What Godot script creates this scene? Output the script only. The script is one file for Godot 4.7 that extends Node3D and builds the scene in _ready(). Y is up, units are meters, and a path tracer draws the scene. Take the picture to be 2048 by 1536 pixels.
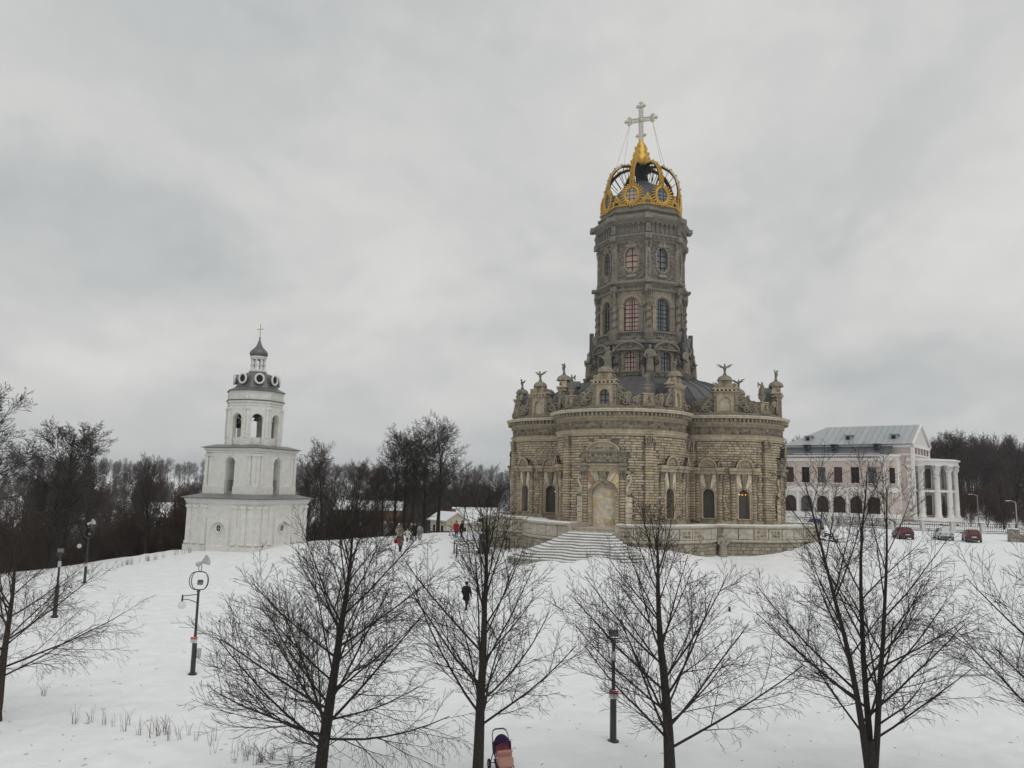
extends Node3D

# ---------------------------------------------------------------- mesh builder
class MB:
	var v := PackedVector3Array()
	var n := PackedVector3Array()
	var c := PackedColorArray()
	var ix := PackedInt32Array()
	var col := Color(1, 1, 1)
	var X := Transform3D()

	func vert(p: Vector3, nn: Vector3) -> int:
		v.append(X * p)
		n.append(X.basis * nn)
		c.append(col)
		return v.size() - 1

	func tri(a: Vector3, b: Vector3, d: Vector3) -> void:
		var nn := (b - a).cross(d - a).normalized()
		var k := vert(a, nn)
		vert(b, nn)
		vert(d, nn)
		ix.append_array(PackedInt32Array([k, k + 2, k + 1]))

	func quad(a: Vector3, b: Vector3, d: Vector3, e: Vector3) -> void:
		var nn := (d - a).cross(e - b).normalized()
		var k := vert(a, nn)
		vert(b, nn)
		vert(d, nn)
		vert(e, nn)
		ix.append_array(PackedInt32Array([k, k + 2, k + 1, k, k + 3, k + 2]))

	# four smooth corners
	func squad(a: Vector3, b: Vector3, d: Vector3, e: Vector3, na: Vector3, nb: Vector3, nd: Vector3, ne: Vector3) -> void:
		var k := vert(a, na)
		vert(b, nb)
		vert(d, nd)
		vert(e, ne)
		ix.append_array(PackedInt32Array([k, k + 2, k + 1, k, k + 3, k + 2]))

	# a face of a convex body, turned outwards
	func cface(p: Array, mid: Vector3) -> void:
		var m := Vector3.ZERO
		for q in p:
			m += q
		m /= p.size()
		var nn: Vector3 = (p[1] - p[0]).cross(p[2] - p[0])
		if nn.dot(m - mid) < 0.0:
			p.reverse()
		if p.size() == 3:
			tri(p[0], p[1], p[2])
		else:
			quad(p[0], p[1], p[2], p[3])

	func box(t: Transform3D, s: Vector3, ch := 0.0) -> void:
		var old := X
		X = X * t
		var h := s * 0.5
		if ch <= 0.0:
			quad(Vector3(-h.x, -h.y, h.z), Vector3(h.x, -h.y, h.z), Vector3(h.x, h.y, h.z), Vector3(-h.x, h.y, h.z))
			quad(Vector3(h.x, -h.y, -h.z), Vector3(-h.x, -h.y, -h.z), Vector3(-h.x, h.y, -h.z), Vector3(h.x, h.y, -h.z))
			quad(Vector3(h.x, -h.y, h.z), Vector3(h.x, -h.y, -h.z), Vector3(h.x, h.y, -h.z), Vector3(h.x, h.y, h.z))
			quad(Vector3(-h.x, -h.y, -h.z), Vector3(-h.x, -h.y, h.z), Vector3(-h.x, h.y, h.z), Vector3(-h.x, h.y, -h.z))
			quad(Vector3(-h.x, h.y, h.z), Vector3(h.x, h.y, h.z), Vector3(h.x, h.y, -h.z), Vector3(-h.x, h.y, -h.z))
			quad(Vector3(-h.x, -h.y, -h.z), Vector3(h.x, -h.y, -h.z), Vector3(h.x, -h.y, h.z), Vector3(-h.x, -h.y, h.z))
			X = old
			return
		ch = minf(ch, minf(h.x, minf(h.y, h.z)) * 0.9)
		var g := h - Vector3(ch, ch, ch)
		for sg in [-1.0, 1.0]:
			cface([Vector3(sg * h.x, -g.y, -g.z), Vector3(sg * h.x, g.y, -g.z), Vector3(sg * h.x, g.y, g.z), Vector3(sg * h.x, -g.y, g.z)], Vector3.ZERO)
			cface([Vector3(-g.x, sg * h.y, -g.z), Vector3(g.x, sg * h.y, -g.z), Vector3(g.x, sg * h.y, g.z), Vector3(-g.x, sg * h.y, g.z)], Vector3.ZERO)
			cface([Vector3(-g.x, -g.y, sg * h.z), Vector3(g.x, -g.y, sg * h.z), Vector3(g.x, g.y, sg * h.z), Vector3(-g.x, g.y, sg * h.z)], Vector3.ZERO)
			for s2 in [-1.0, 1.0]:
				cface([Vector3(sg * h.x, s2 * g.y, -g.z), Vector3(sg * g.x, s2 * h.y, -g.z), Vector3(sg * g.x, s2 * h.y, g.z), Vector3(sg * h.x, s2 * g.y, g.z)], Vector3.ZERO)
				cface([Vector3(sg * h.x, -g.y, s2 * g.z), Vector3(sg * g.x, -g.y, s2 * h.z), Vector3(sg * g.x, g.y, s2 * h.z), Vector3(sg * h.x, g.y, s2 * g.z)], Vector3.ZERO)
				cface([Vector3(-g.x, sg * h.y, s2 * g.z), Vector3(-g.x, sg * g.y, s2 * h.z), Vector3(g.x, sg * g.y, s2 * h.z), Vector3(g.x, sg * h.y, s2 * g.z)], Vector3.ZERO)
				for s3 in [-1.0, 1.0]:
					cface([Vector3(sg * h.x, s2 * g.y, s3 * g.z), Vector3(sg * g.x, s2 * h.y, s3 * g.z), Vector3(sg * g.x, s2 * g.y, s3 * h.z)], Vector3.ZERO)
		X = old

	# raised block: base w x h on z = 0, chamfered front at z = d
	func block(t: Transform3D, w: float, h: float, d: float, ch: float) -> void:
		var old := X
		X = X * t
		var a := [Vector3(-w / 2, -h / 2, 0), Vector3(w / 2, -h / 2, 0), Vector3(w / 2, h / 2, 0), Vector3(-w / 2, h / 2, 0)]
		var b := []
		var e := []
		for q in a:
			b.append(q + Vector3(0, 0, d - ch))
			e.append(Vector3(q.x - signf(q.x) * ch, q.y - signf(q.y) * ch, d))
		for k in 4:
			var m := (k + 1) % 4
			quad(a[k], a[m], b[m], b[k])
			quad(b[k], b[m], e[m], e[k])
		quad(e[0], e[1], e[2], e[3])
		X = old

	func tube(p: Array, r: Array, sides: int, cap := true) -> void:
		var m := p.size()
		var first := v.size()
		var up := Vector3(0.123, 0.456, 0.88)
		var d0: Vector3 = (p[1] - p[0]).normalized()
		var side := d0.cross(up)
		if side.length_squared() < 0.001:
			side = d0.cross(Vector3.RIGHT)
		side = side.normalized()
		for k in m:
			var d: Vector3 = (p[mini(k + 1, m - 1)] - p[maxi(k - 1, 0)]).normalized()
			side = (side - d * side.dot(d)).normalized()
			var other := d.cross(side)
			for j in sides:
				var a := TAU * j / sides
				var o := side * cos(a) + other * sin(a)
				vert(p[k] + o * r[k], o)
		for k in m - 1:
			for j in sides:
				var a := first + k * sides + j
				var b := first + k * sides + (j + 1) % sides
				ix.append_array(PackedInt32Array([a, a + sides, b, b, a + sides, b + sides]))
		if cap and sides > 3:
			for j in range(1, sides - 1):
				ix.append_array(PackedInt32Array([first, first + j, first + j + 1]))
				var l := first + (m - 1) * sides
				ix.append_array(PackedInt32Array([l, l + j + 1, l + j]))

	# profile of Vector2(r, y) turned round y; a0..a1 in radians, angle 0 = +z
	func lathe(t: Transform3D, prof: Array, segs: int, smooth := true, a0 := 0.0, a1 := TAU) -> void:
		var st := []
		for k in segs + 1:
			var a := lerpf(a0, a1, float(k) / segs)
			st.append([Vector3.ZERO, Vector3(sin(a), 0, cos(a))])
		var old := X
		X = X * t
		sweep(prof, st, true, smooth)
		X = old

	# profile of Vector2(outward, up) carried along stations [origin, outward dir]
	func sweep(prof: Array, st: Array, along := true, across := false) -> void:
		var pn := []
		for k in prof.size() - 1:
			var d: Vector2 = prof[k + 1] - prof[k]
			pn.append(Vector2(d.y, -d.x).normalized() if d.length_squared() > 1e-12 else Vector2(1, 0))
		var va := []
		var vb := []
		for k in pn.size():
			var a: Vector2 = pn[k]
			var b: Vector2 = pn[k]
			if across:
				if k > 0 and pn[k - 1].dot(pn[k]) > 0.5:
					a = (pn[k - 1] + pn[k]).normalized()
				if k < pn.size() - 1 and pn[k + 1].dot(pn[k]) > 0.5:
					b = (pn[k + 1] + pn[k]).normalized()
			va.append(a)
			vb.append(b)
		for s in st.size() - 1:
			var o0: Vector3 = st[s][0]
			var d0: Vector3 = st[s][1]
			var o1: Vector3 = st[s + 1][0]
			var d1: Vector3 = st[s + 1][1]
			for k in pn.size():
				var p: Vector2 = prof[k]
				var q: Vector2 = prof[k + 1]
				var a := o0 + d0 * p.x + Vector3(0, p.y, 0)
				var b := o1 + d1 * p.x + Vector3(0, p.y, 0)
				var e := o1 + d1 * q.x + Vector3(0, q.y, 0)
				var f := o0 + d0 * q.x + Vector3(0, q.y, 0)
				if along:
					squad(a, b, e, f, d0 * va[k].x + Vector3(0, va[k].y, 0), d1 * va[k].x + Vector3(0, va[k].y, 0), d1 * vb[k].x + Vector3(0, vb[k].y, 0), d0 * vb[k].x + Vector3(0, vb[k].y, 0))
				elif a.distance_squared_to(b) < 1e-8:
					tri(a, e, f)
				elif e.distance_squared_to(f) < 1e-8:
					tri(a, b, e)
				else:
					quad(a, b, e, f)

	func extrude(t: Transform3D, poly: PackedVector2Array, z0: float, z1: float, back := true) -> void:
		var old := X
		X = X * t
		if Geometry2D.is_polygon_clockwise(poly):
			poly = poly.duplicate()
			poly.reverse()
		var tr := Geometry2D.triangulate_polygon(poly)
		for k in range(0, tr.size(), 3):
			var a := poly[tr[k]]
			var b := poly[tr[k + 1]]
			var d := poly[tr[k + 2]]
			if (b - a).cross(d - a) < 0.0:
				var q := b
				b = d
				d = q
			tri(Vector3(a.x, a.y, z1), Vector3(b.x, b.y, z1), Vector3(d.x, d.y, z1))
			if back:
				tri(Vector3(a.x, a.y, z0), Vector3(d.x, d.y, z0), Vector3(b.x, b.y, z0))
		for k in poly.size():
			var a := poly[k]
			var b := poly[(k + 1) % poly.size()]
			quad(Vector3(a.x, a.y, z0), Vector3(b.x, b.y, z0), Vector3(b.x, b.y, z1), Vector3(a.x, a.y, z1))
		X = old

	func ball(at: Vector3, r: Vector3, segs := 8, rings := 6) -> void:
		var old := X
		X = X * Transform3D(Basis.IDENTITY, at)
		for k in rings:
			var t0 := PI * k / rings - PI / 2
			var t1 := PI * (k + 1) / rings - PI / 2
			for s in segs:
				var a0 := TAU * s / segs
				var a1 := TAU * (s + 1) / segs
				var q := [Vector3(sin(a0) * cos(t0), sin(t0), cos(a0) * cos(t0)), Vector3(sin(a1) * cos(t0), sin(t0), cos(a1) * cos(t0)), Vector3(sin(a1) * cos(t1), sin(t1), cos(a1) * cos(t1)), Vector3(sin(a0) * cos(t1), sin(t1), cos(a0) * cos(t1))]
				squad(q[0] * r, q[1] * r, q[2] * r, q[3] * r, q[0], q[1], q[2], q[3])
		X = old

	# flat spiral scroll in the plane z = 0 of t
	func scroll(t: Transform3D, r: float, turns: float, th: float, hand := 1.0, sides := 4, steps := 9) -> void:
		var p := []
		var q := []
		for k in steps + 1:
			var f := float(k) / steps
			var a := f * turns * TAU
			var rr := r * (1.0 - 0.72 * f)
			p.append(t * Vector3(cos(a) * rr * hand, sin(a) * rr, th * 0.35))
			q.append(th * (0.75 + 0.4 * sin(f * PI)))
		tube(p, q, sides)

	func mesh() -> ArrayMesh:
		var m := ArrayMesh.new()
		if v.is_empty():
			return m
		var a := []
		a.resize(Mesh.ARRAY_MAX)
		a[Mesh.ARRAY_VERTEX] = v
		a[Mesh.ARRAY_NORMAL] = n
		a[Mesh.ARRAY_COLOR] = c
		a[Mesh.ARRAY_INDEX] = ix
		m.add_surface_from_arrays(Mesh.PRIMITIVE_TRIANGLES, a)
		return m

# ---------------------------------------------------------------- scene helpers
var mats := {}
var rng := RandomNumberGenerator.new()
var taken := {}

func xf(p: Vector3, yaw := 0.0) -> Transform3D:
	return Transform3D(Basis(Vector3.UP, yaw), p)

func at(x: float, y: float, z: float) -> Transform3D:
	return Transform3D(Basis.IDENTITY, Vector3(x, y, z))

func along(a: Vector3, b: Vector3) -> Transform3D:   # x axis from a to b, origin half-way
	var d := (b - a).normalized()
	var up := Vector3.UP if absf(d.y) < 0.95 else Vector3.BACK
	var z := d.cross(up).normalized()
	return Transform3D(Basis(d, z.cross(d), z), (a + b) * 0.5)

func bar(m: MB, a: Vector3, b: Vector3, w: float, h := -1.0) -> void:
	m.box(along(a, b), Vector3(a.distance_to(b), w if h < 0.0 else h, w))

func numbered(called: String) -> String:
	var k: int = taken.get(called, -1) + 1
	taken[called] = k
	return called if k == 0 else "%s_%03d" % [called, k]

func part(called: String, m, mat: Material, parent: Node, t := Transform3D()) -> MeshInstance3D:
	var o := MeshInstance3D.new()
	o.name = called
	o.mesh = m.mesh() if m is MB else m
	o.material_override = mat
	o.transform = t
	parent.add_child(o, true)
	return o

func thing(called: String, label: String, category: String, t := Transform3D(), group := "") -> Node3D:
	var o := Node3D.new()
	o.name = numbered(called)
	add_child(o)
	o.transform = t
	tag(o, label, category, group)
	return o

func tag(o: Node, label: String, category: String, group := "", kind := "") -> void:
	if label:
		o.set_meta("label", label)
	if category:
		o.set_meta("category", category)
	if group:
		o.set_meta("group", group)
	if kind:
		o.set_meta("kind", kind)

func copy(o: Node3D, t: Transform3D, label := "", group := "") -> Node3D:
	var base: String = o.name
	var cut := RegEx.create_from_string("_\\d{3}$").search(base)
	if cut:
		base = base.substr(0, cut.get_start())
	var r: Node3D = o.duplicate()
	r.name = numbered(base)
	add_child(r)
	r.transform = t
	if label:
		r.set_meta("label", label)
	if group:
		r.set_meta("group", group)
	return r

# ---------------------------------------------------------------- materials
func noise_tex(freq: float, lo: float, hi: float, sd := 1, oct := 4, normal := 0.0, size := 512, kind := FastNoiseLite.TYPE_SIMPLEX_SMOOTH) -> NoiseTexture2D:
	var f := FastNoiseLite.new()
	f.seed = sd
	f.noise_type = kind
	f.frequency = freq
	f.fractal_octaves = oct
	var t := NoiseTexture2D.new()
	t.width = size
	t.height = size
	t.seamless = true
	t.noise = f
	if normal > 0.0:
		t.as_normal_map = true
		t.bump_strength = normal
	else:
		var g := Gradient.new()
		g.set_color(0, Color(lo, lo, lo))
		g.set_color(1, Color(hi, hi, hi))
		t.color_ramp = g
	return t

# c: linear base colour
func mat(called: String, c: Color, rough := 0.9, tex: Texture2D = null, scale := 1.0, nrm: Texture2D = null, nscale := 1.0, vc := false, metal := 0.0, spec := 0.35) -> StandardMaterial3D:
	var m := StandardMaterial3D.new()
	m.resource_name = called
	m.albedo_color = c.linear_to_srgb()
	m.roughness = rough
	m.metallic = metal
	m.metallic_specular = spec
	m.vertex_color_use_as_albedo = vc
	if tex or nrm:
		m.uv1_triplanar = true
		m.uv1_world_triplanar = true
		m.uv1_scale = Vector3(scale, scale, scale)
	if tex:
		m.albedo_texture = tex
	if nrm:
		m.normal_enabled = true
		m.normal_texture = nrm
		m.normal_scale = nscale
	mats[called] = m
	return m

func make_materials() -> void:
	var grain := noise_tex(0.02, 0.9, 1.0, 3, 5)
	var blotch := noise_tex(0.012, 0.74, 1.0, 5, 5)
	var fine := noise_tex(0.06, 0.85, 1.0, 8, 4)
	var nrm := noise_tex(0.03, 0, 1, 11, 5, 6.0)
	mat("stone", Color(1, 1, 1), 0.92, blotch, 0.35, nrm, 0.7, true)
	mat("plain", Color(1, 1, 1), 0.85, fine, 0.8, nrm, 0.3, true)
	mat("plaster", Color(1, 1, 1), 0.9, grain, 0.16, nrm, 0.35, true)
	mat("snow", Color(0.84, 0.86, 0.88), 0.85, noise_tex(0.012, 0.95, 1.0, 21, 5), 0.11, noise_tex(0.02, 0, 1, 31, 5, 5.0), 0.5)
	mat("snow_clean", Color(0.84, 0.86, 0.88), 0.85, fine, 0.5, nrm, 0.3)
	mat("roof_metal", Color(1, 1, 1), 0.42, grain, 0.25, nrm, 0.12, true, 0.15, 0.5)
	mat("gold", Color(0.66, 0.41, 0.085), 0.42, fine, 0.6, nrm, 0.25, false, 0.6, 0.5)
	mat("cross_metal", Color(0.62, 0.58, 0.48), 0.4, fine, 0.6, null, 1.0, false, 0.55, 0.5)
	mat("iron", Color(0.02, 0.02, 0.021), 0.55, fine, 0.8)
	mat("glass", Color(0.17, 0.185, 0.2), 0.08, null, 1, null, 1, false, 0.0, 0.6)  # tower panes: base colour lightened to stand in for reflected sky
	mat("glass_grey", Color(0.2, 0.21, 0.22), 0.12, fine, 0.7, null, 1, false, 0.0, 0.6)
	mat("glass_dark", Color(0.012, 0.012, 0.014), 0.2)
	mat("bark", Color(1, 1, 1), 0.95, noise_tex(0.03, 0.45, 1.0, 41, 4), 1.1, noise_tex(0.04, 0, 1, 43, 4, 8.0), 1.0, true)
	mat("twig", Color(1, 1, 1), 0.95, null, 1, null, 1, true)
	mat("cloth", Color(1, 1, 1), 0.95, fine, 3.0, null, 1, true)
	mat("paint", Color(1, 1, 1), 0.3, null, 1, null, 1, true, 0.0, 0.5)
	mat("rubber", Color(0.018, 0.018, 0.018), 0.9)
	mat("bronze", Color(0.1, 0.105, 0.085), 0.45, fine, 0.9, null, 1, false, 0.7)
	mat("dry_grass", Color(0.11, 0.085, 0.06), 0.95)
	var lamp := mat("lamp_glow", Color(1.0, 0.8, 0.45), 0.5)
	lamp.emission_enabled = true
	lamp.emission = Color(1.0, 0.72, 0.3)
	lamp.emission_energy_multiplier = 1.4
	var globe := mat("globe_glass", Color(0.75, 0.77, 0.78), 0.1)
	globe.transparency = BaseMaterial3D.TRANSPARENCY_ALPHA
	globe.albedo_color = Color(0.85, 0.87, 0.88, 0.45)

func grey(k: float) -> Color:
	return Color(k, k, k)

func vary(c: Color, amt: float) -> Color:
	var f := 1.0 + rng.randf_range(-amt, amt)
	var w := rng.randf_range(-amt, amt) * 0.15
	return Color(c.r * (f + w), c.g * f, c.b * (f - w))
const GP := [[-0.5, 0.1, 0.1872], [-0.8, 0.5, -0.04071], [-0.3, 0.48, -0.02537], [0, 0.1, -0.2474], [0, 0.42, 0.887], [0.1, 0.5, -0.07088], [0.24, 0.5, -0.114], [0.56, 0.5, 0.4372], [0.6, 0.1, -0.06386], [-0.28, 0.714, -2.16], [0.068, 0.64, 1.389], [-0.05, 0.96, -3.124], [-0.5, 0.9, 3.005], [-0.64, 1.2, -5.71], [-0.9, 0.9, 0.1552], [-0.3, 1.16, -1.057], [-0.46, 1.4, -1.576], [-0.63, 1.5, 6.786], [-0.372, 1.5, 5.271], [-0.5, 1.62, -3.051], [-0.76, 1.4, 1.337], [-0.9, 1.2, 5.18], [-0.194, 1.64, -2.416], [-0.108, 1.68, -0.7219], [-0.044, 1.32, 5.618], [-0.2, 1.32, -1.628], [0.028, 1.36, -15.71], [0.006, 1.22, -16.02], [0.052, 1.13, 1.96], [0.064, 1.25, 20.51], [0.124, 1.064, 6.41], [0.22, 1.08, -8.37], [0.15, 1.16, 3.506], [0.192, 1.34, 7.102], [0.264, 1.144, 27.68], [0.304, 1.176, -18.98], [0.336, 1.244, -15.28], [0.42, 1.23, 2.27], [0.5, 1.25, -14.13], [0.552, 1.286, 29.54], [0.6, 1.3, 28.07], [0.59, 1.22, -2.991], [0.64, 1.31, -34.78], [0.56, 1.36, -1.484], [0.68, 1.44, -0.2717], [0.38, 1.42, 0.5917], [0.248, 1.48, 2.491], [0.12, 0.92, -1.563], [0.28, 0.94, -3.946], [0.48, 1, -0.238], [0.7, 1.1, -0.1271], [0.2, 0.76, -0.6283], [0.5, 0.76, 0.5918], [0.9, 0.8, 0.05543], [1, 1.4, 1.352], [1.1, 2, -1.201], [1, 2, -5.341], [1.14, 1.94, 2.972], [0.76, 1.94, 2.38], [1.24, 2.44, 1.217], [1, 2.52, 0.6118], [1.5, 2.1, -1.334], [1.6, 2.6, -0.9579], [1.4, 1.4, 0.4214], [1.2, 0.9, -0.2461], [0.8, 2.3, 1.425], [0.5, 1.8, -2.226], [0.1, 1.8, -2.853], [-0.16, 1.92, 6.436], [0.04, 2, 2.995], [-0.4, 1.8, 1.711], [-0.2, 2.16, -3.393], [-0.7, 1.84, -2.01], [-0.96, 1.5, -4.294], [-1.2, 1.2, -1.758], [-1.2, 0.8, -0.5143], [-0.6, 2.4, -0.4191], [-1.2, 2, 0.8907], [0.1, 2.3, -4.764], [-1.6, 1.2, 0.5444], [-0.2, 2.7, -0.04555], [0.4, 2.4, 3.867], [0.5, 2.9, -1.368], [1.2, 3, 0.9168], [2, 2.2, 0.4536], [2, 1.2, -0.1292], [-1.6, 0.4, 0.1604]]
const GA := [3.4576, 2.386, -0.93097]

# ---------------------------------------------------------------- bodies: smooth union of tapered capsules, meshed as surface nets
func body(bones: Array, cell: float, k := 0.05, into: MB = null) -> MB:
	var lo := Vector3(1e9, 1e9, 1e9)
	var hi := -lo
	for b in bones:
		var r := maxf(b[2], b[3]) + cell * 2.0
		for e in 2:
			lo = lo.min(b[e] - Vector3(r, r, r))
			hi = hi.max(b[e] + Vector3(r, r, r))
	var nx := int((hi.x - lo.x) / cell) + 2
	var ny := int((hi.y - lo.y) / cell) + 2
	var nz := int((hi.z - lo.z) / cell) + 2
	var f := PackedFloat32Array()
	f.resize(nx * ny * nz)
	f.fill(9.0)
	var who := PackedInt32Array()
	who.resize(nx * ny * nz)
	var best := f.duplicate()
	for bi in bones.size():
		var b: Array = bones[bi]
		var a: Vector3 = b[0]
		var d: Vector3 = b[1] - a
		var ra: float = b[2]
		var rb: float = b[3]
		var l2 := maxf(d.length_squared(), 1e-9)
		var r := maxf(ra, rb) + k + cell * 1.5
		var m0: Vector3 = (a.min(b[1]) - Vector3(r, r, r) - lo) / cell
		var m1: Vector3 = (a.max(b[1]) + Vector3(r, r, r) - lo) / cell
		for z in range(maxi(0, int(m0.z)), mini(nz, int(m1.z) + 2)):
			for y in range(maxi(0, int(m0.y)), mini(ny, int(m1.y) + 2)):
				var row := (z * ny + y) * nx
				for x in range(maxi(0, int(m0.x)), mini(nx, int(m1.x) + 2)):
					var p := lo + Vector3(x, y, z) * cell
					var t := clampf((p - a).dot(d) / l2, 0.0, 1.0)
					var s := p.distance_to(a + d * t) - lerpf(ra, rb, t)
					var o := f[row + x]
					if s < best[row + x]:
						best[row + x] = s
						who[row + x] = bi
					var h := maxf(k - absf(o - s), 0.0) / k
					f[row + x] = minf(o, s) - h * h * k * 0.25
	var mb := into if into else MB.new()
	var id := PackedInt32Array()
	id.resize(nx * ny * nz)
	id.fill(-1)
	var sx := 1
	var sy := nx
	var sz := nx * ny
	var off := [0, sx, sy, sx + sy, sz, sx + sz, sy + sz, sx + sy + sz]
	for z in nz - 1:
		for y in ny - 1:
			for x in nx - 1:
				var q := (z * ny + y) * nx + x
				var ins := 0
				for o in off:
					if f[q + o] < 0.0:
						ins += 1
				if ins == 0 or ins == 8:
					continue
				var sum := Vector3.ZERO
				var cnt := 0
				for e in 12:
					var ax := e / 4
					var w := e % 4
					var c0 := Vector3i.ZERO
					c0[(ax + 1) % 3] = w & 1
					c0[(ax + 2) % 3] = w >> 1
					var c1 := c0
					c1[ax] = 1
					var fa := f[q + c0.x + c0.y * sy + c0.z * sz]
					var fb := f[q + c1.x + c1.y * sy + c1.z * sz]
					if (fa < 0.0) != (fb < 0.0):
						sum += Vector3(c0).lerp(Vector3(c1), fa / (fa - fb))
						cnt += 1
				var g := Vector3(f[q + 1] - f[q] + f[q + 1 + sy] - f[q + sy] + f[q + 1 + sz] - f[q + sz], f[q + sy] - f[q] + f[q + sy + 1] - f[q + 1] + f[q + sy + sz] - f[q + sz], f[q + sz] - f[q] + f[q + sz + 1] - f[q + 1] + f[q + sz + sy] - f[q + sy])
				mb.col = bones[who[q]][4]
				id[q] = mb.vert(lo + (Vector3(x, y, z) + sum / cnt) * cell, g.normalized())
	for z in range(1, nz - 1):
		for y in range(1, ny - 1):
			for x in range(1, nx - 1):
				var q := (z * ny + y) * nx + x
				var fa := f[q] < 0.0
				for ax in 3:
					var s1: int = [sx, sy, sz][ax]
					if fa == (f[q + s1] < 0.0):
						continue
					var u: int = [sy, sz, sx][ax]
					var w: int = [sz, sx, sy][ax]
					var a := id[q]
					var b := id[q - u]
					var c := id[q - u - w]
					var d := id[q - w]
					if a < 0 or b < 0 or c < 0 or d < 0:
						continue
					if fa:
						mb.ix.append_array(PackedInt32Array([a, c, b, a, d, c]))
					else:
						mb.ix.append_array(PackedInt32Array([a, b, c, a, c, d]))
	return mb

# a standing person about 1.7 m tall facing +z. o: colours and pose
func person_bones(o: Dictionary) -> Array:
	var top: Color = o.top
	var legs: Color = o.legs
	var skin: Color = o.get("skin", Color(0.45, 0.3, 0.23))
	var hat: Color = o.get("hat", Color(0.05, 0.045, 0.04))
	var shoe: Color = o.get("shoe", Color(0.03, 0.03, 0.03))
	var bulk: float = o.get("bulk", 1.0)
	var st: float = o.get("stance", 0.09)
	var walk: float = o.get("walk", 0.0)
	var lean: float = o.get("lean", 0.0)
	var coat: float = o.get("coat", 0.75)   # height of the hem
	var hip := Vector3(0, 0.92, 0)
	var chest := Vector3(0, 1.28, lean * 0.4)
	var neck := Vector3(0, 1.45, lean * 0.6)
	var head := Vector3(0, 1.6, 0.02 + lean * 0.75)
	var b := []
	b.append([hip, chest, 0.15 * bulk, 0.165 * bulk, top])
	b.append([chest, neck, 0.16 * bulk, 0.06, top])
	b.append([Vector3(-0.13, 1.38, lean * 0.5), Vector3(0.13, 1.38, lean * 0.5), 0.085 * bulk, 0.085 * bulk, top])
	b.append([neck, head, 0.055, 0.07, skin])
	b.append([head, head + Vector3(0, 0.02, -0.01), 0.1, 0.1, skin])
	b.append([head + Vector3(0, -0.01, 0.09), head + Vector3(0, -0.025, 0.115), 0.016, 0.018, skin])
	b.append([head + Vector3(0, 0.05, -0.02), head + Vector3(0, 0.075, -0.01), 0.112, 0.1, hat])
	for s in [-1.0, 1.0]:
		var hipj := Vector3(s * 0.09, 0.88, 0)
		var foot := Vector3(s * st, 0.05, s * walk * 0.5)
		var knee := (hipj + foot) * 0.5 + Vector3(0, 0, 0.04)
		b.append([hipj, knee, 0.1 * bulk, 0.07, legs])
		b.append([knee, foot + Vector3(0, 0.05, 0), 0.068, 0.05, legs])
		b.append([foot + Vector3(0, 0, -0.03), foot + Vector3(0, -0.01, 0.16), 0.05, 0.042, shoe])
		var sh := Vector3(s * 0.19 * bulk, 1.36, lean * 0.5)
		var pose: Array = o.get("arm_l" if s < 0 else "arm_r", [Vector3(s * 0.27 * bulk, 1.1, 0.0), Vector3(s * 0.27 * bulk, 0.87, 0.08)])
		b.append([sh, pose[0], 0.072 * bulk, 0.06 * bulk, top])
		b.append([pose[0], pose[1], 0.06 * bulk, 0.045, top])
		var hd: Vector3 = (pose[1] - pose[0]).normalized()
		b.append([pose[1], pose[1] + hd * 0.08, 0.036, 0.034, o.get("glove", skin)])
		if coat < 0.9:
			b.append([Vector3(s * 0.06, 0.9, 0), Vector3(s * 0.07, coat, -0.01), 0.14 * bulk, 0.15 * bulk * o.get("flare", 1.0), top])
	return b

func hand_fingers(mb: MB, bones: Array, c: Color) -> void:
	mb.col = c
	for b in bones:
		if is_equal_approx(b[2], 0.036) and is_equal_approx(b[3], 0.034):
			var d: Vector3 = (b[1] - b[0]).normalized()
			var side := d.cross(Vector3(0, 0.3, 1)).normalized()
			for k in 4:
				var p: Vector3 = b[1] + side * (k - 1.5) * 0.017
				var l: float = [0.06, 0.075, 0.07, 0.055][k]
				mb.tube([p, p + d * l * 0.6, p + d * l + Vector3(0, 0, 0.02)], [0.01, 0.009, 0.007], 4)
			var q: Vector3 = b[0] + d * 0.04 + side * 0.035
			mb.tube([q, q + d * 0.035 + side * 0.025, q + d * 0.065 + side * 0.025], [0.011, 0.01, 0.008], 4)

func make_person(label: String, o: Dictionary, t: Transform3D, tall := 1.7, group := "", cell := 0.026) -> Node3D:
	var p := thing("person", label, "person", t, group)
	var bones := person_bones(o)
	var mb := body(bones, cell)
	hand_fingers(mb, bones, o.get("glove", o.get("skin", Color(0.45, 0.3, 0.23))))
	var q := part("body", mb, mats.cloth, p, Transform3D(Basis().scaled(Vector3.ONE * tall / 1.72), Vector3.ZERO))
	var head := Vector3(0, 1.6, 0.02 + o.get("lean", 0.0) * 0.75)
	var f := MB.new()
	f.col = Color(0.02, 0.015, 0.012)
	for s in [-1.0, 1.0]:
		f.ball(head + Vector3(s * 0.034, 0.005, 0.094), Vector3(0.012, 0.008, 0.008), 6, 4)
	f.col = Color(0.3, 0.12, 0.1)
	f.box(at(head.x, head.y - 0.05, head.z + 0.092), Vector3(0.042, 0.01, 0.012))
	part("face", f, mats.cloth, q)
	return p

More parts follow.
